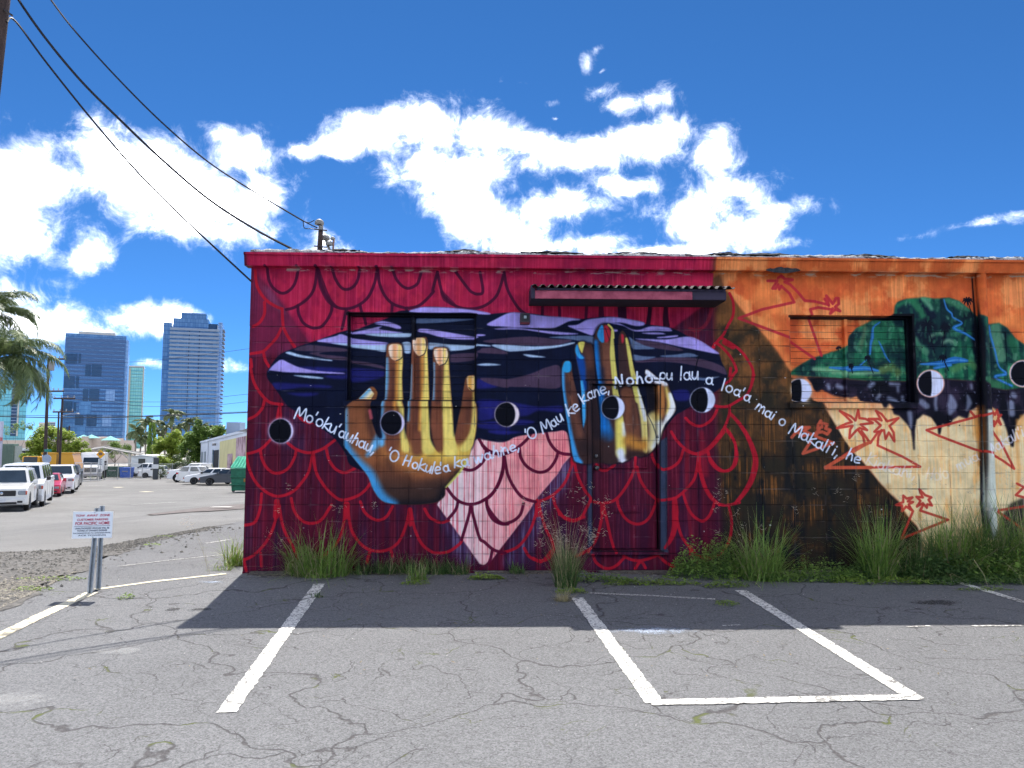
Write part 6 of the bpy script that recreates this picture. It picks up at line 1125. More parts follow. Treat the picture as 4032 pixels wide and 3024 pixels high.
# site office, rear clutter
of = thing('site_office', 'white site office with one dark window beside the carport', 'building', tuple(pv(1235, 400, 108))); a, b = pv(1140, 420, 108), pv(1328, 322, 108); MB().box(a.x, b.x, 108, 112, zg(a.x, 108), b.z).build('wall', mat('white_panel', (.60, .63, .64), .7, .06), of)
A, B, Cc = pv(1235, 312, 107.8), pv(1135, 324, 107.8), pv(1334, 324, 107.8); MB().add([B, Cc, A, B+Vector((0, 5, 0)), Cc+Vector((0, 5, 0)), A+Vector((0, 5, 0))], [(0, 1, 2), (5, 4, 3), (0, 2, 5, 3), (1, 4, 5, 2), (0, 3, 4, 1)]).build('roof', MATS['white_panel'], of); a, b = pv(1205, 388, 107.95), pv(1265, 345, 107.95); MB().box(a.x, b.x, 107.9, 107.99, a.z, b.z).build('window', mat('office_window', (.05, .055, .05), .3, .2), of)
co = thing('green_container', 'green box container at the far left behind the parked cars', 'container', tuple(pv(80, 380, 96))); a, b = pv(8, 385, 96), pv(120, 215, 96); MB().bbox(a.x, b.x, 96, 97.2, zg(a.x, 96), b.z, .05).build('body', mat('container_green', (.13, .19, .15), .6, .1, 2), co); MB().box(b.x+.02, b.x+.5, 96.2, 97.1, zg(a.x, 96), b.z-.3).build('end_frame', mat('container_end', (.34, .37, .33), .6, .1), co)
for k in range(8): xx = a.x+(b.x-a.x)*(k+.5)/8; MB().box(xx-.03, xx+.03, 95.95, 96., zg(a.x, 96)+.3, b.z-.2).build('rib', MATS['container_green'], co)
sh = thing('white_canopy', 'low shed with white fascia behind the parked cars', 'shed', tuple(pv(200, 380, 104))); a, b = pv(135, 275, 104), pv(255, 255, 104); MB().box(a.x, b.x+1, 104, 108, a.z, b.z).build('fascia', MATS['white_panel'], sh); MB().box(a.x, b.x+1, 105, 108, zg(a.x, 104), a.z-.01).build('wall', mat('shed_dark', (.10, .11, .12), .8, .2), sh)
wl = thing('pink_building', 'pink and white building corner at the far left edge', 'building', tuple(pv(5, 380, 88))); a, b = pv(-60, 385, 88), pv(16, 20, 88); MB().box(a.x, b.x, 88, 88.4, zg(a.x, 88), b.z).build('wall', mat('lilac_wall', (.50, .50, .60), .7, .06), wl); a2, b2 = pv(-60, 190, 88), pv(24, 160, 88); MB().box(a2.x, b2.x, 87.7, 87.99, a2.z, b2.z).build('band', mat('pink_band', (.50, .16, .16), .7, .06), wl)
# chain-link fence
fn = thing('chain_link_fence', 'chain-link fence with pipe rails across the end of the street', 'fence', tuple(gv(250, 1036))); M_PIPE = mat('fence_pipe', (.38, .39, .40), .5, .1, metal=.3)
f0, f1, f2, f3 = gv(160, 1043), gv(225, 1037), gv(330, 1034), gv(445, 1030.)
for p, q_ in ((f0, f1), (f1, f2), (f2, f3)):
    L = (q_-p).length; k = max(2, int(L/3.2)); top_ = 1.9
    for i in range(k+1): c = p.lerp(q_, i/k); MB().tube([c, c+Vector((0, 0, top_))], .04, 6).build('post', M_PIPE, fn)
    for h_ in (top_, .08): MB().tube([p+Vector((0, 0, h_)), q_+Vector((0, 0, h_))], .03, 5).build('rail', M_PIPE, fn)
    me_ = MB(); d = q_-p; n_ = int(L/.14)
    for i in range(n_):
        for s in (-1, 1):
            u0_, u1_ = i/n_, i/n_+s*top_/L*.9
            if 0 <= u1_ <= 1: a, b = p+d*u0_, p+d*u1_+Vector((0, 0, top_)); w_ = d.normalized()*.004; me_.add([a-w_, a+w_, b+w_, b-w_], [(0, 1, 2, 3)])
    o = me_.build('wire_mesh', M_PIPE, fn); o['kind'] = 'stuff'
gp = thing('gate_post', 'dark gate post with a small white notice', 'post', tuple(gv(336, 1036))); p = gv(336, 1036); MB().bbox(p.x-.35, p.x+.2, p.y, p.y+.3, p.z, p.z+2.6, .03).build('post', mat('gate_dark', (.05, .06, .07), .7), gp); MB().box(p.x-.5, p.x+.3, p.y-.05, p.y-.01, p.z+1.3, p.z+1.8).build('notice', MATS['white_panel'], gp)
dw = thing('site_screen', 'dark screened wall along the back of the yard', 'wall', tuple(pv(800, 490, 104.5))); a, b = pv(640, 495, 104.5), pv(1140, 412, 104.5); MB().box(a.x, b.x, 104.5, 104.7, zg(a.x, 104.5), b.z).build('screen', mat('screen_dark', (.045, .045, .05), .9, .4, 1.5), dw)
def bin_(x, y, Yq, w_, h_, m, label, name):
    p = pv(x, y, Yq); z = zg(p.x, Yq); t = thing(name, label, 'bin', (p.x, Yq, z)); MB().add([(p.x-w_/2*.9, Yq, z+.08), (p.x+w_/2*.9, Yq, z+.08), (p.x+w_/2*.9, Yq+.9, z+.08), (p.x-w_/2*.9, Yq+.9, z+.08), (p.x-w_/2, Yq-.1, z+h_), (p.x+w_/2, Yq-.1, z+h_), (p.x+w_/2, Yq+1, z+h_), (p.x-w_/2, Yq+1, z+h_)], [(0, 3, 2, 1), (4, 5, 6, 7), (0, 1, 5, 4), (1, 2, 6, 5), (2, 3, 7, 6), (3, 0, 4, 7)]).build('body', m, t)
    MB().bbox(p.x-w_/2-.04, p.x+w_/2+.04, Yq-.16, Yq+1.04, z+h_, z+h_+.07, .02).build('lid', m, t); MB().box(p.x-w_/2*.5, p.x+w_/2*.5, Yq-.12, Yq-.02, z+h_*.62, z+h_*.72).build('handle', M_TIN, t)
    return t
M_DGR = mat('bin_dark_green', (.03, .075, .05), .6, .15, 3); bin_(975, 490, 101, 2.1, 1.5, M_DGR, 'left dark green bin in the yard', 'yard_bin'); bin_(1025, 490, 101.2, 1.9, 1.5, M_DGR, 'right dark green bin in the yard', 'yard_bin'); bin_(1090, 490, 97, 1.5, 1.4, mat('bin_blue', (.03, .10, .42), .5, .1, 3), 'bright blue bin left of the yard pickups', 'blue_bin')
# warehouse beside the street, its long wall running towards the camera
wf, wn_ = at(432*V, 1018*V, 110), at(540*V, 1040*V, 66); zf, zn = at(432*V, 955*V, 110).z, at(540*V, 927*V, 66).z
wn2 = wn_+(wn_-wf)*.08; zn2 = zn+(zn-zf)*.08; wh = thing('warehouse', 'white and yellow warehouse wall beside the parked cars', 'building', (wf.x, 110, zg(wf.x, 110)))
def wpt(t, z): p = Vector((wf.x, 110, 0)).lerp(Vector((wn2.x, wn2.y, 0)), t); zt_ = zf+(zn2-zf)*t; zb_ = zg(p.x, p.y)-.3; return Vector((p.x, p.y, zb_+(zt_-zb_)*z))
perp = Vector((.91, .41, 0))
def wpanel(t0, t1, z0, z1, name, m, off=0., th=.1):
    v = [wpt(t0, z0), wpt(t1, z0), wpt(t1, z1), wpt(t0, z1)]; o_ = -perp*off; return MB().add([k+o_ for k in v]+[k+o_+perp*th for k in v], [(0, 1, 2, 3), (7, 6, 5, 4), (0, 4, 5, 1), (1, 5, 6, 2), (2, 6, 7, 3), (3, 7, 4, 0)]).build(name, m, wh)
M_WHW = mat('warehouse_white', (.62, .65, .70), .75, .06, .5); M_WYE = mat('warehouse_yellow', (.62, .55, .26), .75, .1, .6)
tt = lambda px: min(((abs((lambda p: (p-CAM).dot(RT)/(p-CAM).dot(FW)*F_PX+CX)(wpt(k/400, .5))-px), k/400) for k in range(401)))[1]
wpanel(0, 1, 0, 1, 'wall', M_WHW, 0, 16.); wpanel(-.004, 1, .97, 1.02, 'coping', M_WHW, .15, 16.2)
ty = tt(474*V); wpanel(ty, 1, 0, .9, 'yellow_wall', M_WYE, .03, .029); mp = mat('wall_art_maroon', (.30, .12, .16), .75, .5, .9, c2=(.62, .44, .46)); 
for x0, x1, z0, z1 in ((510, 531, .25, .9), (492, 503, .1, .6), (498, 510, .12, .4)): wpanel(tt(x0*V), tt(x1*V), z0, z1, 'wall_art', mp, .05, .015)
wpanel(tt(462*V), tt(472.5*V), 0.02, .72, 'doorway', mat('door_dark', (.008, .008, .01), .8), .04, .02); wpanel(tt(459.5*V), tt(461.5*V), .02, .74, 'door_panel', M_BLUL, .1, .05)
for x0, x1 in ((434.5, 438), (441, 444.5)): wpanel(tt(x0*V), tt(x1*V), .2, .72, 'window', mat('warehouse_window', (.22, .27, .32), .3, .1), .03, .02)
wpanel(tt(449*V), tt(449.7*V), 0, 1, 'drainpipe', M_WHW, .12, .08); p = wpt(tt(487*V), 1); MB().box(p.x, p.x+1.6, p.y, p.y+2, p.z, p.z+1.6).build('roof_unit', M_SLAB, wh); p = wpt(tt(468*V), .82); MB().bbox(p.x-.5, p.x-.1, p.y-.4, p.y, p.z, p.z+.3, .03).build('flood_lamp', M_TIN, wh)
ev = thing('far_eave', 'dark tiled eave showing at the wall corner', 'roof', tuple(c1(2145, 1440, 60))); a, b = c1(2062, 1436, 60), c1(2400, 1330, 60); MB().add([a, (b.x, 60, a.z), b, (a.x, 68, a.z+.2), (b.x, 68, a.z), (b.x, 68, b.z+1)], [(0, 1, 2), (0, 2, 5, 3), (1, 4, 5, 2), (3, 5, 4), (0, 3, 4, 1)]).build('roof', M_TIN, ev)
# ------------------------------------------------------------------ poles, lines, signs
M_POLE = mat('pole_wood', (.05, .034, .032), .9, .3, 6, .5, 30); M_INS = mat('insulator', (.35, .35, .36), .3)
def upole(x0, y0, x1, y1, Y, r, arms, label):
    a, b = c1(x0, y0, Y), c1(x1, y1, Y); a.z = zg(a.x, Y); t = thing('utility_pole', label, 'pole', tuple(a)); MB().tube([a, b], [r*1.2, r*.85], 8).build('shaft', M_POLE, t)
    for xa, xb, y in arms:
        p, q_ = c1(xa, y, Y-.2), c1(xb, y-1, Y-.2); MB().tube([p, q_], .08, 4).build('crossarm', M_POLE, t)
        for k in (0.05, .35, .65, .95): c = p.lerp(q_, k); MB().tube([c, c+Vector((0, 0, .28))], .05, 6).build('insulator', M_INS, t)
    return t
up = upole(383, 1900, 425, 790, 62, .135, [(440, 560, 804), (420, 555, 1085)], 'tall wooden pole right of the large palm'); MB().lathe([(.22, 0), (.24, .1), (.24, .7), (.15, .85)], tuple(c1(448, 905, 61.8)), 10).build('transformer', M_TIN, up)
u2 = upole(512, 1850, 545, 1140, 70, .12, [(468, 655, 1147), (460, 640, 1265)], 'second wooden pole in front of the blue tower'); a, b = c1(545, 1300, 69.8), c1(680, 1282, 69.8); MB().tube([a, a.lerp(b, .5)+Vector((0, 0, .12)), b], .035, 6).build('lamp_arm', M_INS, u2); MB().lathe([(.05, -.05), (.14, -.02), (.15, .06), (.06, .1)], tuple(b), 10).build('lamp_head', M_INS, u2)
upole(598, 1640, 604, 1385, 120, .12, [], 'short reddish pole in front of the blue tower'); upole(495, 1850, 512, 1260, 73, .1, [], 'thin dark pole close to the second wooden pole')
def lines(label, pts, r, Y0, Y1):
    k = len(pts)-1; return wire('power_line', [tuple(c1(x, y, Y0+(Y1-Y0)*i/k)) for i, (x, y) in enumerate(pts)], r, label, n=4)
lines('thick dark power line crossing low in front of the towers', [(-60, 1303), (512, 1315), (1100, 1310), (1600, 1292), (2160, 1270), (2600, 1250)], .042, 70, 60); lines('thin power line just above the thick one', [(-60, 1292), (512, 1298), (1100, 1302), (1600, 1284), (2160, 1262), (2600, 1240)], .02, 72, 62); lines('faint line to the right of the striped tower', [(545, 1150), (900, 1168), (1500, 1175), (2160, 1110), (2600, 1080)], .016, 70, 60); lines('faint upper line between the poles and the wall corner', [(425, 805), (1100, 832), (1700, 775), (2160, 715), (2600, 650)], .014, 62, 60); lines('faint line crossing the blue tower', [(-60, 1150), (425, 1115), (900, 1165), (1240, 1215), (1800, 1210), (2160, 1175)], .014, 62, 60)
st = thing('stop_sign', 'back of an octagonal stop sign with a green street name plate', 'sign', tuple(gv(101, 1036))); Y = 60; c = vb(408, 348, Y); MB().tube([(c.x, Y+.03, zg(c.x, Y)), (c.x, Y+.03, vb(408, 255, Y).z)], .035, 6).build('post', M_PIPE, st); r = .41
MB().prism([(c.x+r*math.cos(R_(22.5+45*k)), c.z+r*math.sin(R_(22.5+45*k))) for k in range(8)], Y-.02, Y).build('octagon_plate', mat('plate_back', (.30, .36, .46), .5, .06, metal=.2), st); a, b = vb(388, 284, Y), vb(450, 264, Y); MB().box(a.x, b.x, Y-.03, Y-.01, a.z, b.z).build('name_plate', mat('street_green', (.02, .22, .17), .5, .1), st)
dm = thing('warning_sign', 'yellow diamond sign above a small white notice at the street end', 'sign', tuple(gv(218, 1040))); Y = 72; c = vb(877, 307, Y); r = (vb(915, 307, Y).x-c.x)*1.02; MB().tube([(c.x+.02, Y+.04, zg(c.x, Y)), (c.x+.02, Y+.04, c.z+r*.8)], .04, 6).build('post', M_PIPE, dm)
MB().prism([(c.x+r, c.z), (c.x, c.z+r), (c.x-r, c.z), (c.x, c.z-r)], Y-.02, Y).build('diamond_plate', mat('sign_yellow', (.75, .34, .01), .5, .08), dm); a, b = vb(855, 405, Y), vb(900, 345, Y); wb = MB().box(a.x, b.x, Y-.02, Y, a.z, b.z).build('notice_plate', MATS['white_panel'], dm)
for k in range(5): zz = a.z+(b.z-a.z)*(.14+.17*k); MB().box(a.x+.12, b.x-.12-.08*(k % 2), Y-.026, Y-.021, zz, zz+.055).build('text_row', M_INK, wb)
for k, w_ in ((.24, .32), (.02, .5), (-.2, .34)): MB().box(c.x-r*w_, c.x+r*w_, Y-.026, Y-.021, c.z+r*k, c.z+r*k+.075).build('text_row', M_INK, dm)

# ------------------------------------------------------------------ vehicles
M_GLASS = mat('car_glass', (.03, .042, .055), .06, .2, 2, spec=.9); M_TYRE = mat('tyre', (.014, .014, .015), .85); M_RIM = mat('alloy', (.42, .43, .45), .3, .1, metal=.7); M_BLK = mat('black_plastic', (.018, .018, .02), .6); M_CHR = mat('chrome', (.6, .62, .64), .15, .05, metal=.9); M_HL = mat('headlamp', (.22, .25, .28), .1, .1, spec=.8); M_AMB = mat('amber_lamp', (.45, .10, .06), .25); M_TAIL = mat('tail_lamp', (.35, .01, .02), .2); M_PLT = mat('number_plate', (.55, .57, .6), .5)
def paint(name, c): return mat(name, c, .28, .04, 1.5, coat=.6)
P_WHT = paint('white_paint', (.74, .75, .76)); P_SIL = paint('off_white_paint', (.64, .64, .62)); P_RED = paint('red_paint', (.42, .02, .05)); P_GRY = paint('graphite_paint', (.055, .062, .075)); P_YEL = paint('yellow_paint', (.62, .30, .01)); P_DRK = paint('dark_paint', (.05, .06, .07))
def car(label, cat, fwd, wheel, L, W_, H, prof, gh, paint_, r=.34, ax=None, name='parked_car', bed=None, grille=True, lower=None, front=True, rear=True, group=None, rack=False, bull=False):
    """forward direction, world point of the left front wheel's contact; prof: side outline above the sills from front to rear (x, z);
    gh: glass house as (front base x, front top x, rear top x, rear base x, belt z)"""
    hd = math.atan2(fwd[1], fwd[0]); ax = ax or (L*.5-.85, -L*.5+.95); loc = Vector((ax[0], W_/2-.1, 0)); loc.rotate(Matrix.Rotation(hd, 3, 'Z')); p = Vector(wheel)-loc; t = thing(name, label, cat, (p.x, p.y, wheel[2]), hd, group)
    fx, rx = L/2, -L/2; gc = r*.72; low = [(rx, gc+.12), (rx+.1, gc)]
    for a in sorted(ax):
        low += [(a-r*1.18, gc)]+[(a+r*1.18*math.cos(q), r*.95+r*1.12*math.sin(q)) for q in (math.pi*(1-k/8) for k in range(0, 9)) if r*.95+r*1.12*math.sin(q) > gc]+[(a+r*1.18, gc)]
    low += [(fx-.1, gc), (fx, gc+.12)]; out = low+list(prof); mb = MB(); n = len(out); cxm, czm = 0, H*.4
    sl_ = [(-W_/2, .965), (-W_/2+.07, 1.), (W_/2-.07, 1.), (W_/2, .965)]; vs = []
    for y, s in sl_: vs += [(x*s, y, czm+(z-czm)*s if z > gc+.02 else z) for x, z in out]
    fs = [tuple(range(n)), tuple(range(4*n-1, 3*n-1, -1))]+[(k*n+i, (k+1)*n+i, (k+1)*n+(i+1) % n, k*n+(i+1) % n) for k in range(3) for i in range(n)]
    fix_normals(mb.add(vs, fs).build('body', paint_, t, local=True))
    if lower: 
        for s in (-1, 1): MB().box(ax[1]+r*1.25, ax[0]-r*1.25, s*(W_/2-.02)-.012, s*(W_/2-.02)+.012+.01*s, gc-.02, gc+.24).build('side_skirt', lower, t, local=True)
    fb_, ft, rt, rb, zb_ = gh; wb_, wt = W_/2-.055, W_/2-.24; z1 = H; cab = MB()
    cab.add([(fb_, -wb_, zb_), (fb_, wb_, zb_), (ft, wt, z1-.05), (ft, -wt, z1-.05), (rb, -wb_, zb_), (rb, wb_, zb_), (rt, wt, z1-.06), (rt, -wt, z1-.06), (ft-.25, wt-.1, z1), (ft-.25, -wt+.1, z1), (rt+.25, wt-.1, z1-.01), (rt+.25, -wt+.1, z1-.01)],
            [(0, 1, 2, 3), (5, 4, 7, 6), (1, 5, 6, 10, 8, 2), (0, 3, 9, 11, 7, 4), (3, 2, 8, 9), (9, 8, 10, 11), (11, 10, 6, 7), (0, 4, 5, 1)]); fix_normals(cab.build('cabin', paint_, t, local=True))
    def lerp3(a, b, k): return tuple(a[i]+(b[i]-a[i])*k for i in range(3))
    def pane(c0_, c1_, c2_, c3_, m0, m1, name_, off):
        q = [lerp3(lerp3(c0_, c1_, u), lerp3(c3_, c2_, u), v_) for u, v_ in ((m0, m1), (1-m0, m1), (1-m0, 1-m1*.7), (m0, 1-m1*.7))]; q = [tuple(k[i]+off[i] for i in range(3)) for k in q]; MB().add(q, [(0, 1, 2, 3)]).build(name_, M_GLASS, t, local=True)
    pane((fb_, -wb_, zb_), (fb_, wb_, zb_), (ft, wt, z1-.05), (ft, -wt, z1-.05), .07, .09, 'windscreen', (.012, 0, .012)); pane((rb, wb_, zb_), (rb, -wb_, zb_), (rt, -wt, z1-.06), (rt, wt, z1-.06), .09, .12, 'rear_window', (-.012, 0, .012))
    nw = max(1, round((fb_-rb)/1.15)) if bed is None else max(1, round((fb_-rb)/1.1))
    for s in (-1, 1):
        for k in range(nw):
            u0_, u1_ = k/nw, (k+1)/nw; L3 = lambda u, top_: (fb_+(rb-fb_)*u, s*wb_, zb_) if not top_ else (ft+(rt-ft)*u, s*wt, z1-.055); pane(L3(u0_+.025, 0), L3(u1_-.02, 0), L3(u1_-.02, 1), L3(u0_+.025, 1), .03, .10, 'side_window', (0, s*.014, .006))
        MB().bbox(fb_-.32, fb_-.14, s*(W_/2+.02) if s > 0 else -W_/2-.2, s*(W_/2+.2) if s > 0 else -W_/2-.02, zb_-.02, zb_+.16, .03).build('wing_mirror', M_BLK if paint_ in (P_WHT,) else paint_, t, local=True)
    for a in ax:
        for s in (-1, 1):
            y = s*(W_/2-.1); w_ = MB().lathe([(r*.55, -.1), (r*.93, -.105), (r, -.07), (r, .07), (r*.93, .105), (r*.55, .1)], (a, y, r), 22, 'y').build('tyre', M_TYRE, t, local=True); 
            rp = [(r*.62, .0), (r*.60, s*.104), (r*.52, s*.085), (r*.2, s*.07), (r*.16, s*.09), (.01, s*.095)]; MB().lathe(rp, (a, y, r), 18, 'y').build('rim', M_RIM, w_, local=True)
            for k in range(6): q = k*math.pi/3; MB().box(a+r*.36*math.cos(q)-.03, a+r*.36*math.cos(q)+.03, y+s*.078-.006, y+s*.078+.006, r+r*.36*math.sin(q)-.03, r+r*.36*math.sin(q)+.03).build('rim_slot', M_BLK, w_, local=True)
    hz = [z for x, z in prof if x > fx-.12]; hz = max(hz) if hz else .8
    if front:
        MB().bbox(fx-.06, fx+.10, -W_/2+.03, W_/2-.03, gc+.02, gc+.30, .05).build('front_bumper', lower or paint_, t, local=True)
        if grille: g_ = MB().bbox(fx-.02, fx+.03, -W_*.27, W_*.27, hz-.30, hz-.07, .02).build('grille', M_BLK, t, local=True); MB().lathe([(.065, 0), (.06, .012), (.02, .014)], (fx+.03, 0, hz-.185), 12, 'x').build('badge', M_CHR, g_, local=True)
        MB().bbox(fx+.095, fx+.11, -W_*.3, W_*.3, gc+.05, gc+.14, .01).build('air_intake', M_BLK, t, local=True); MB().box(fx+.106, fx+.116, -.16, .16, gc+.14, gc+.27).build('number_plate', M_PLT, t, local=True)
        for s in (-1, 1): h_ = MB().bbox(fx-.10, fx+.02, s*W_*.40-.17, s*W_*.40+.13, hz-.27, hz-.09, .03).build('headlight', M_HL, t, local=True); MB().bbox(fx-.12, fx+.018, s*(W_/2-.07)-.05, s*(W_/2-.07)+.05, hz-.26, hz-.10, .02).build('indicator', M_AMB, h_, local=True); MB().bbox(fx+.08, fx+.106, s*W_*.36-.11, s*W_*.36+.11, gc+.08, gc+.2, .02).build('fog_lamp', M_BLK, t, local=True)
    if rear:
        MB().bbox(rx-.08, rx+.06, -W_/2+.04, W_/2-.04, gc+.04, gc+.30, .05).build('rear_bumper', lower or paint_, t, local=True); rz = max(z for x, z in prof if x < rx+.3)
        for s in (-1, 1): MB().bbox(rx-.015, rx+.22, s*(W_/2-.16)-.17, s*(W_/2-.16)+.165, rz-.30, rz-.10, .03).build('tail_light', M_TAIL, t, local=True)
        MB().box(rx-.02, rx+.01, -.2, .2, rz-.42, rz-.28).build('number_plate', M_PLT, t, local=True)
    for s in (-1, 1):
        for k in range(1, nw+1 if bed is None else 2): xx = fb_-.05+(rb-fb_)*k/nw*.96; MB().box(xx-.006, xx+.006, s*(W_/2+.001)-.003, s*(W_/2+.001)+.003, gc+.15, zb_-.02).build('door_seam', M_BLK, t, local=True); MB().bbox(xx+.06, xx+.22, s*(W_/2+.012)-.015, s*(W_/2+.012)+.015, zb_-.16, zb_-.12, .006).build('door_handle', paint_, t, local=True)
    if bed: MB().box(bed[0]+.08, bed[1]-.08, -W_/2+.14, W_/2-.14, bed[2]-.3, bed[2]+.004).build('bed_liner', M_BLK, t, local=True)
    if rack:
        for s in (-1, 1): MB().tube([(ft-.3, s*(wt-.08), z1+.03), (ft-.4, s*(wt-.08), z1+.07), (rt+.4, s*(wt-.08), z1+.07), (rt+.3, s*(wt-.08), z1+.03)], .022, 6).build('roof_rail', M_TIN, t, local=True)
    return t
SEDAN = lambda L: [(L/2, .62), (L/2-.08, .74), (L/2-.9, .90), (L/2-1.25, .96), (-L/2+1.1, 1.0), (-L/2+.12, .98), (-L/2, .80)]
SUVP = lambda L: [(L/2, .72), (L/2-.05, .96), (L/2-.25, 1.05), (L/2-1.2, 1.12), (-L/2+.1, 1.14), (-L/2, 1.0)]
sd = Vector((.41, -.91)); 
def gz(x, y): return gv(x, y)
car('white sport utility vehicle parked nearest at the left edge', 'car', sd, gz(57.5, 1102), 4.65, 1.84, 1.74, SUVP(4.65), (1.02, .45, -2.0, -2.28, 1.10), P_SIL, .39, rack=True, name='parked_car')
car('long white passenger van parked behind the nearest white car', 'van', sd, gz(91, 1093), 5.4, 2.02, 1.98, [(2.7, .85), (2.68, 1.1), (2.5, 1.18), (2.0, 1.26), (-2.6, 1.3), (-2.7, 1.1)], (2.0, 1.55, -2.45, -2.66, 1.24), P_WHT, .37, name='parked_van', lower=mat('van_grey', (.45, .46, .48), .5))
car('red car half hidden behind the white van', 'car', sd, gz(128, 1072), 4.4, 1.75, 1.42, SEDAN(4.4), (.95, .3, -1.3, -1.75, .96), P_RED, .31)
car('white pickup parked behind the red car', 'pickup', sd, gz(157, 1065), 5.6, 2.0, 1.92, [(2.8, .95), (2.78, 1.12), (2.6, 1.2), (1.5, 1.27), (-2.7, 1.25), (-2.8, 1.1)], (1.35, .75, -1.05, -1.2, 1.25), P_WHT, .40, bed=(-2.7, -1.25, 1.25), name='parked_pickup')
car('dark vehicle behind the white pickup', 'car', sd, gz(168, 1052), 5.0, 1.9, 1.8, SUVP(5.0), (1.1, .5, -2.1, -2.4, 1.12), P_DRK, .37)
ld = Vector((-.96, -.28))
yl = Vector((-1, -.12)); car('white lifted work pickup in the fenced yard', 'pickup', yl, gz(283, 1031), 6.0, 2.05, 2.0, [(3., .95), (2.98, 1.2), (2.8, 1.28), (1.5, 1.34), (-2.9, 1.3), (-3., 1.1)], (1.4, .8, -1.2, -1.35, 1.32), P_WHT, .44, bed=(-2.9, -1.4, 1.3), name='parked_pickup', lower=M_BLK)
car('white smaller pickup in front of the work pickup', 'pickup', yl, gz(313, 1033), 5.2, 1.85, 1.72, [(2.6, .85), (2.58, 1.0), (2.4, 1.1), (1.3, 1.16), (-2.5, 1.14), (-2.6, 1.)], (1.15, .6, -.6, -.75, 1.14), P_WHT, .38, bed=(-2.5, -.8, 1.14), name='parked_pickup')
car('white pickup with black tyres farthest in the right row', 'pickup', ld, gz(382, 1041), 5.4, 1.95, 1.85, [(2.7, .92), (2.68, 1.1), (2.5, 1.18), (1.4, 1.25), (-2.6, 1.22), (-2.7, 1.1)], (1.3, .7, -1.3, -1.45, 1.23), P_WHT, .42, bed=(-2.6, -1.5, 1.22), name='parked_pickup')
car('white hatchback with its tail light to the street', 'car', -ld, gz(470, 1040.5), 4.6, 1.85, 1.64, SUVP(4.6), (.95, .3, -1.75, -2.2, 1.08), P_WHT, .35)
car('white sedan nosed out beside the dark one', 'car', ld, gz(418, 1046.5), 4.7, 1.82, 1.45, SEDAN(4.7), (1.05, .35, -1.35, -1.85, .98), P_WHT, .33)
car('graphite sedan nearest in the right row', 'car', ld, gz(452, 1048.8), 4.8, 1.84, 1.45, SEDAN(4.8), (1.1, .4, -1.35, -1.9, .98), P_GRY, .33)
# box truck facing the camera
bt = gv(198, 1036); bx = thing('box_truck', 'white box truck with a chrome grille behind the fence', 'truck', tuple(bt), math.atan2(-.93, .38)); z0 = 0
def L_(mb, name, m, par=bx): return mb.build(name, m, par, local=True)
L_(MB().bbox(-6, -.4, -1.25, 1.25, 1.0, 3.15, .06), 'cargo_box', P_WHT); L_(MB().add([(-.4, -1.1, .9), (-.4, 1.1, .9), (-.4, 1., 2.75), (-.4, -1., 2.75), (.9, -1.1, .9), (.9, 1.1, .9), (.85, 1.08, 1.75), (.85, -1.08, 1.75), (.35, 1., 2.72), (.35, -1., 2.72)], [(0, 3, 2, 1), (4, 5, 6, 7), (7, 6, 8, 9), (9, 8, 2, 3), (1, 2, 8, 6, 5), (0, 4, 7, 9, 3), (0, 1, 5, 4)]), 'cab', P_WHT)
L_(MB().add([(.8, -.95, .8), (.8, .95, .8), (.82, .9, 1.72), (.82, -.9, 1.72), (2.3, -.85, .75), (2.3, .85, .75), (2.25, .75, 1.5), (2.25, -.75, 1.5)], [(4, 5, 6, 7), (3, 7, 6, 2), (1, 2, 6, 5), (0, 4, 7, 3), (0, 1, 5, 4)]), 'bonnet', P_WHT)
L_(MB().add([(.86, -.92, 1.82), (.86, .92, 1.82), (.40, .88, 2.62), (.40, -.88, 2.62)], [(0, 1, 2, 3)]), 'windscreen', M_GLASS); gr2 = L_(MB().bbox(2.28, 2.34, -.62, .62, .95, 1.45, .02), 'grille', mat('truck_grille', (.12, .14, .16), .4, metal=.5))
for k in range(11): MB().box(2.34, 2.36, -.58+.112*k, -.55+.112*k, .97, 1.43).build('grille_bar', M_CHR, gr2, local=True)
L_(MB().bbox(2.25, 2.5, -1.2, 1.2, .45, .78, .05), 'front_bumper', mat('truck_bumper', (.35, .36, .38), .4, metal=.5))
for s in (-1, 1):
    L_(MB().bbox(2.0, 2.32, s*.92-.2, s*.92+.2, .95, 1.3, .05), 'headlight', M_HL); L_(MB().bbox(1.0, 2.2, s*1.02-.16, s*1.02+.16, .75, 1.25, .08), 'wing', P_WHT); L_(MB().bbox(.5, .6, s*1.4-.12, s*1.4+.12, 1.7, 2.2, .03), 'wing_mirror', M_BLK)
    for a in (1.5, -4.6): w_ = L_(MB().lathe([(.3, -.14), (.48, -.15), (.5, -.1), (.5, .1), (.48, .15), (.3, .14)], (a, s*1.05, .5), 18, 'y'), 'tyre', M_TYRE); MB().lathe([(.3, s*.1), (.25, s*.06), (.1, s*.12), (.01, s*.13)], (a, s*1.05, .5), 14, 'y').build('rim', M_RIM, w_, local=True)
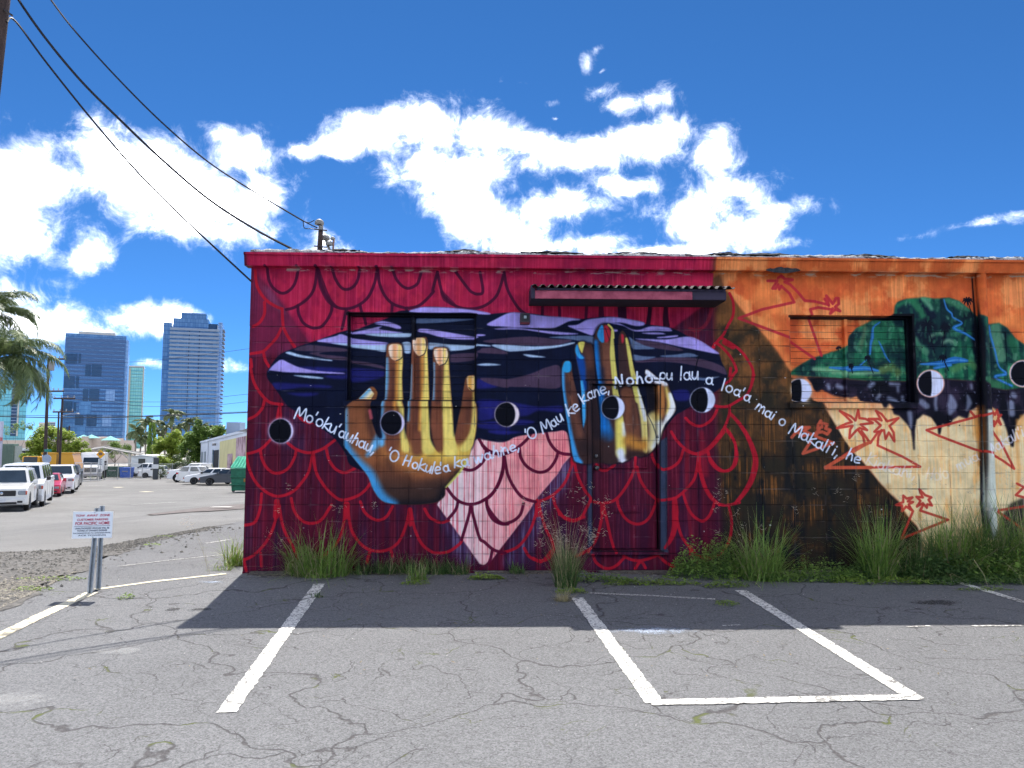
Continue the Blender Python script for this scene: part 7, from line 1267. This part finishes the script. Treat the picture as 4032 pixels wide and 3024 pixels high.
# yellow dump truck
dt = vb(530, 420, 74); dk = thing('dump_truck', 'yellow dump truck body behind the white pickup', 'truck', (dt.x, 74, zg(dt.x, 74)), R_(8)); h0 = dt.z-zg(dt.x, 74)
hh = vb(570, 303, 74).z-zg(dt.x, 74); W2 = lambda mb, name, m, par=dk: mb.build(name, m, par, local=True)
W2(MB().prism([(-1.3, hh-1.9), (1.15, hh-1.9), (1.9, hh-1.5), (1.45, hh), (-1.5, hh), (-1.5, hh-.6)], -1.1, 1.1), 'dump_body', P_YEL); W2(MB().bbox(-1.55, 1.5, -1.2, 1.2, hh, hh+.14, .03), 'top_rail', P_YEL); W2(MB().bbox(-3.4, -1.6, -1.05, 1.05, hh-2.2, hh-.25, .1), 'cab', P_YEL); W2(MB().box(-3.2, -1.9, -1.075, -1.055, hh-1.0, hh-.3), 'cab_window', M_GLASS); W2(MB().box(-3.5, 1.6, -.5, .5, hh-2.4, hh-2.1), 'chassis', M_BLK)
W2(MB().add([(-1.2, -1.13, hh-1.8), (-1.0, -1.13, hh-1.8), (-1.25, -1.13, hh-.1), (-1.45, -1.13, hh-.1)], [(0, 1, 2, 3)]), 'brace_plate', M_CHR)
for a in (-2.8, .3, 1.3):
    for s in (-1, 1): w_ = W2(MB().lathe([(.3, -.14), (.48, -.15), (.5, -.1), (.5, .1), (.48, .15), (.3, .14)], (a, s*.98, .5), 16, 'y'), 'tyre', M_TYRE); MB().lathe([(.3, s*.1), (.1, s*.12), (.01, s*.13)], (a, s*.98, .5), 12, 'y').build('rim', M_RIM, w_, local=True)
# green dumpster by the wall corner
dp = gv(500, 1063.5); dq = thing('dumpster', 'green ribbed dumpster with raised mint lid at the wall corner', 'dumpster', tuple(dp)); M_DUM = mat('dumpster_green', (.015, .13, .075), .55, .25, 3, .2, 20); M_LID = mat('mint_lid', (.16, .62, .40), .5, .12, 4)
D0 = lambda mb, name, m, par=dq: mb.build(name, m, par, local=True)
D0(MB().add([(0, 0, .12), (2.4, 0, .12), (2.4, 1.5, .12), (0, 1.5, .12), (-.05, -.15, 1.68), (2.45, -.15, 1.68), (2.45, 1.6, 1.85), (-.05, 1.6, 1.85)], [(0, 3, 2, 1), (4, 5, 6, 7), (0, 1, 5, 4), (1, 2, 6, 5), (2, 3, 7, 6), (3, 0, 4, 7)]), 'body', M_DUM)
for z in (.5, 1.05, 1.6): D0(MB().bbox(-.09, 2.49, -.2-.0*z, -.02, z, z+.09, .02), 'rib', M_DUM)
lid = D0(MB().add([(-.05, -.2, 1.75), (1.2, -.2, 1.75), (1.3, .5, 2.55), (.25, .5, 2.55), (-.05, -.14, 1.70), (1.2, -.14, 1.70), (1.3, .56, 2.5), (.25, .56, 2.5)], [(0, 1, 2, 3), (7, 6, 5, 4), (0, 4, 5, 1), (1, 5, 6, 2), (2, 6, 7, 3), (3, 7, 4, 0)]), 'lid', M_LID)
for k in range(6): u_ = k/5; a, b = Vector((-.02+1.2*u_, -.22, 1.78)), Vector((.28+1.0*u_, .48, 2.56)); MB().tube([a, b], .045, 6).build('lid_ridge', M_LID, lid, local=True)
D0(MB().box(.9, 1.5, -.21, -.19, .75, 1.0), 'rust_patch', mat('rust', (.25, .12, .03), .8, .3, 8))
for x in (.1, 2.2): D0(MB().lathe([(.1, -.05), (.12, 0), (.1, .05)], (x, .1, .12), 10, 'y'), 'caster', M_BLK)
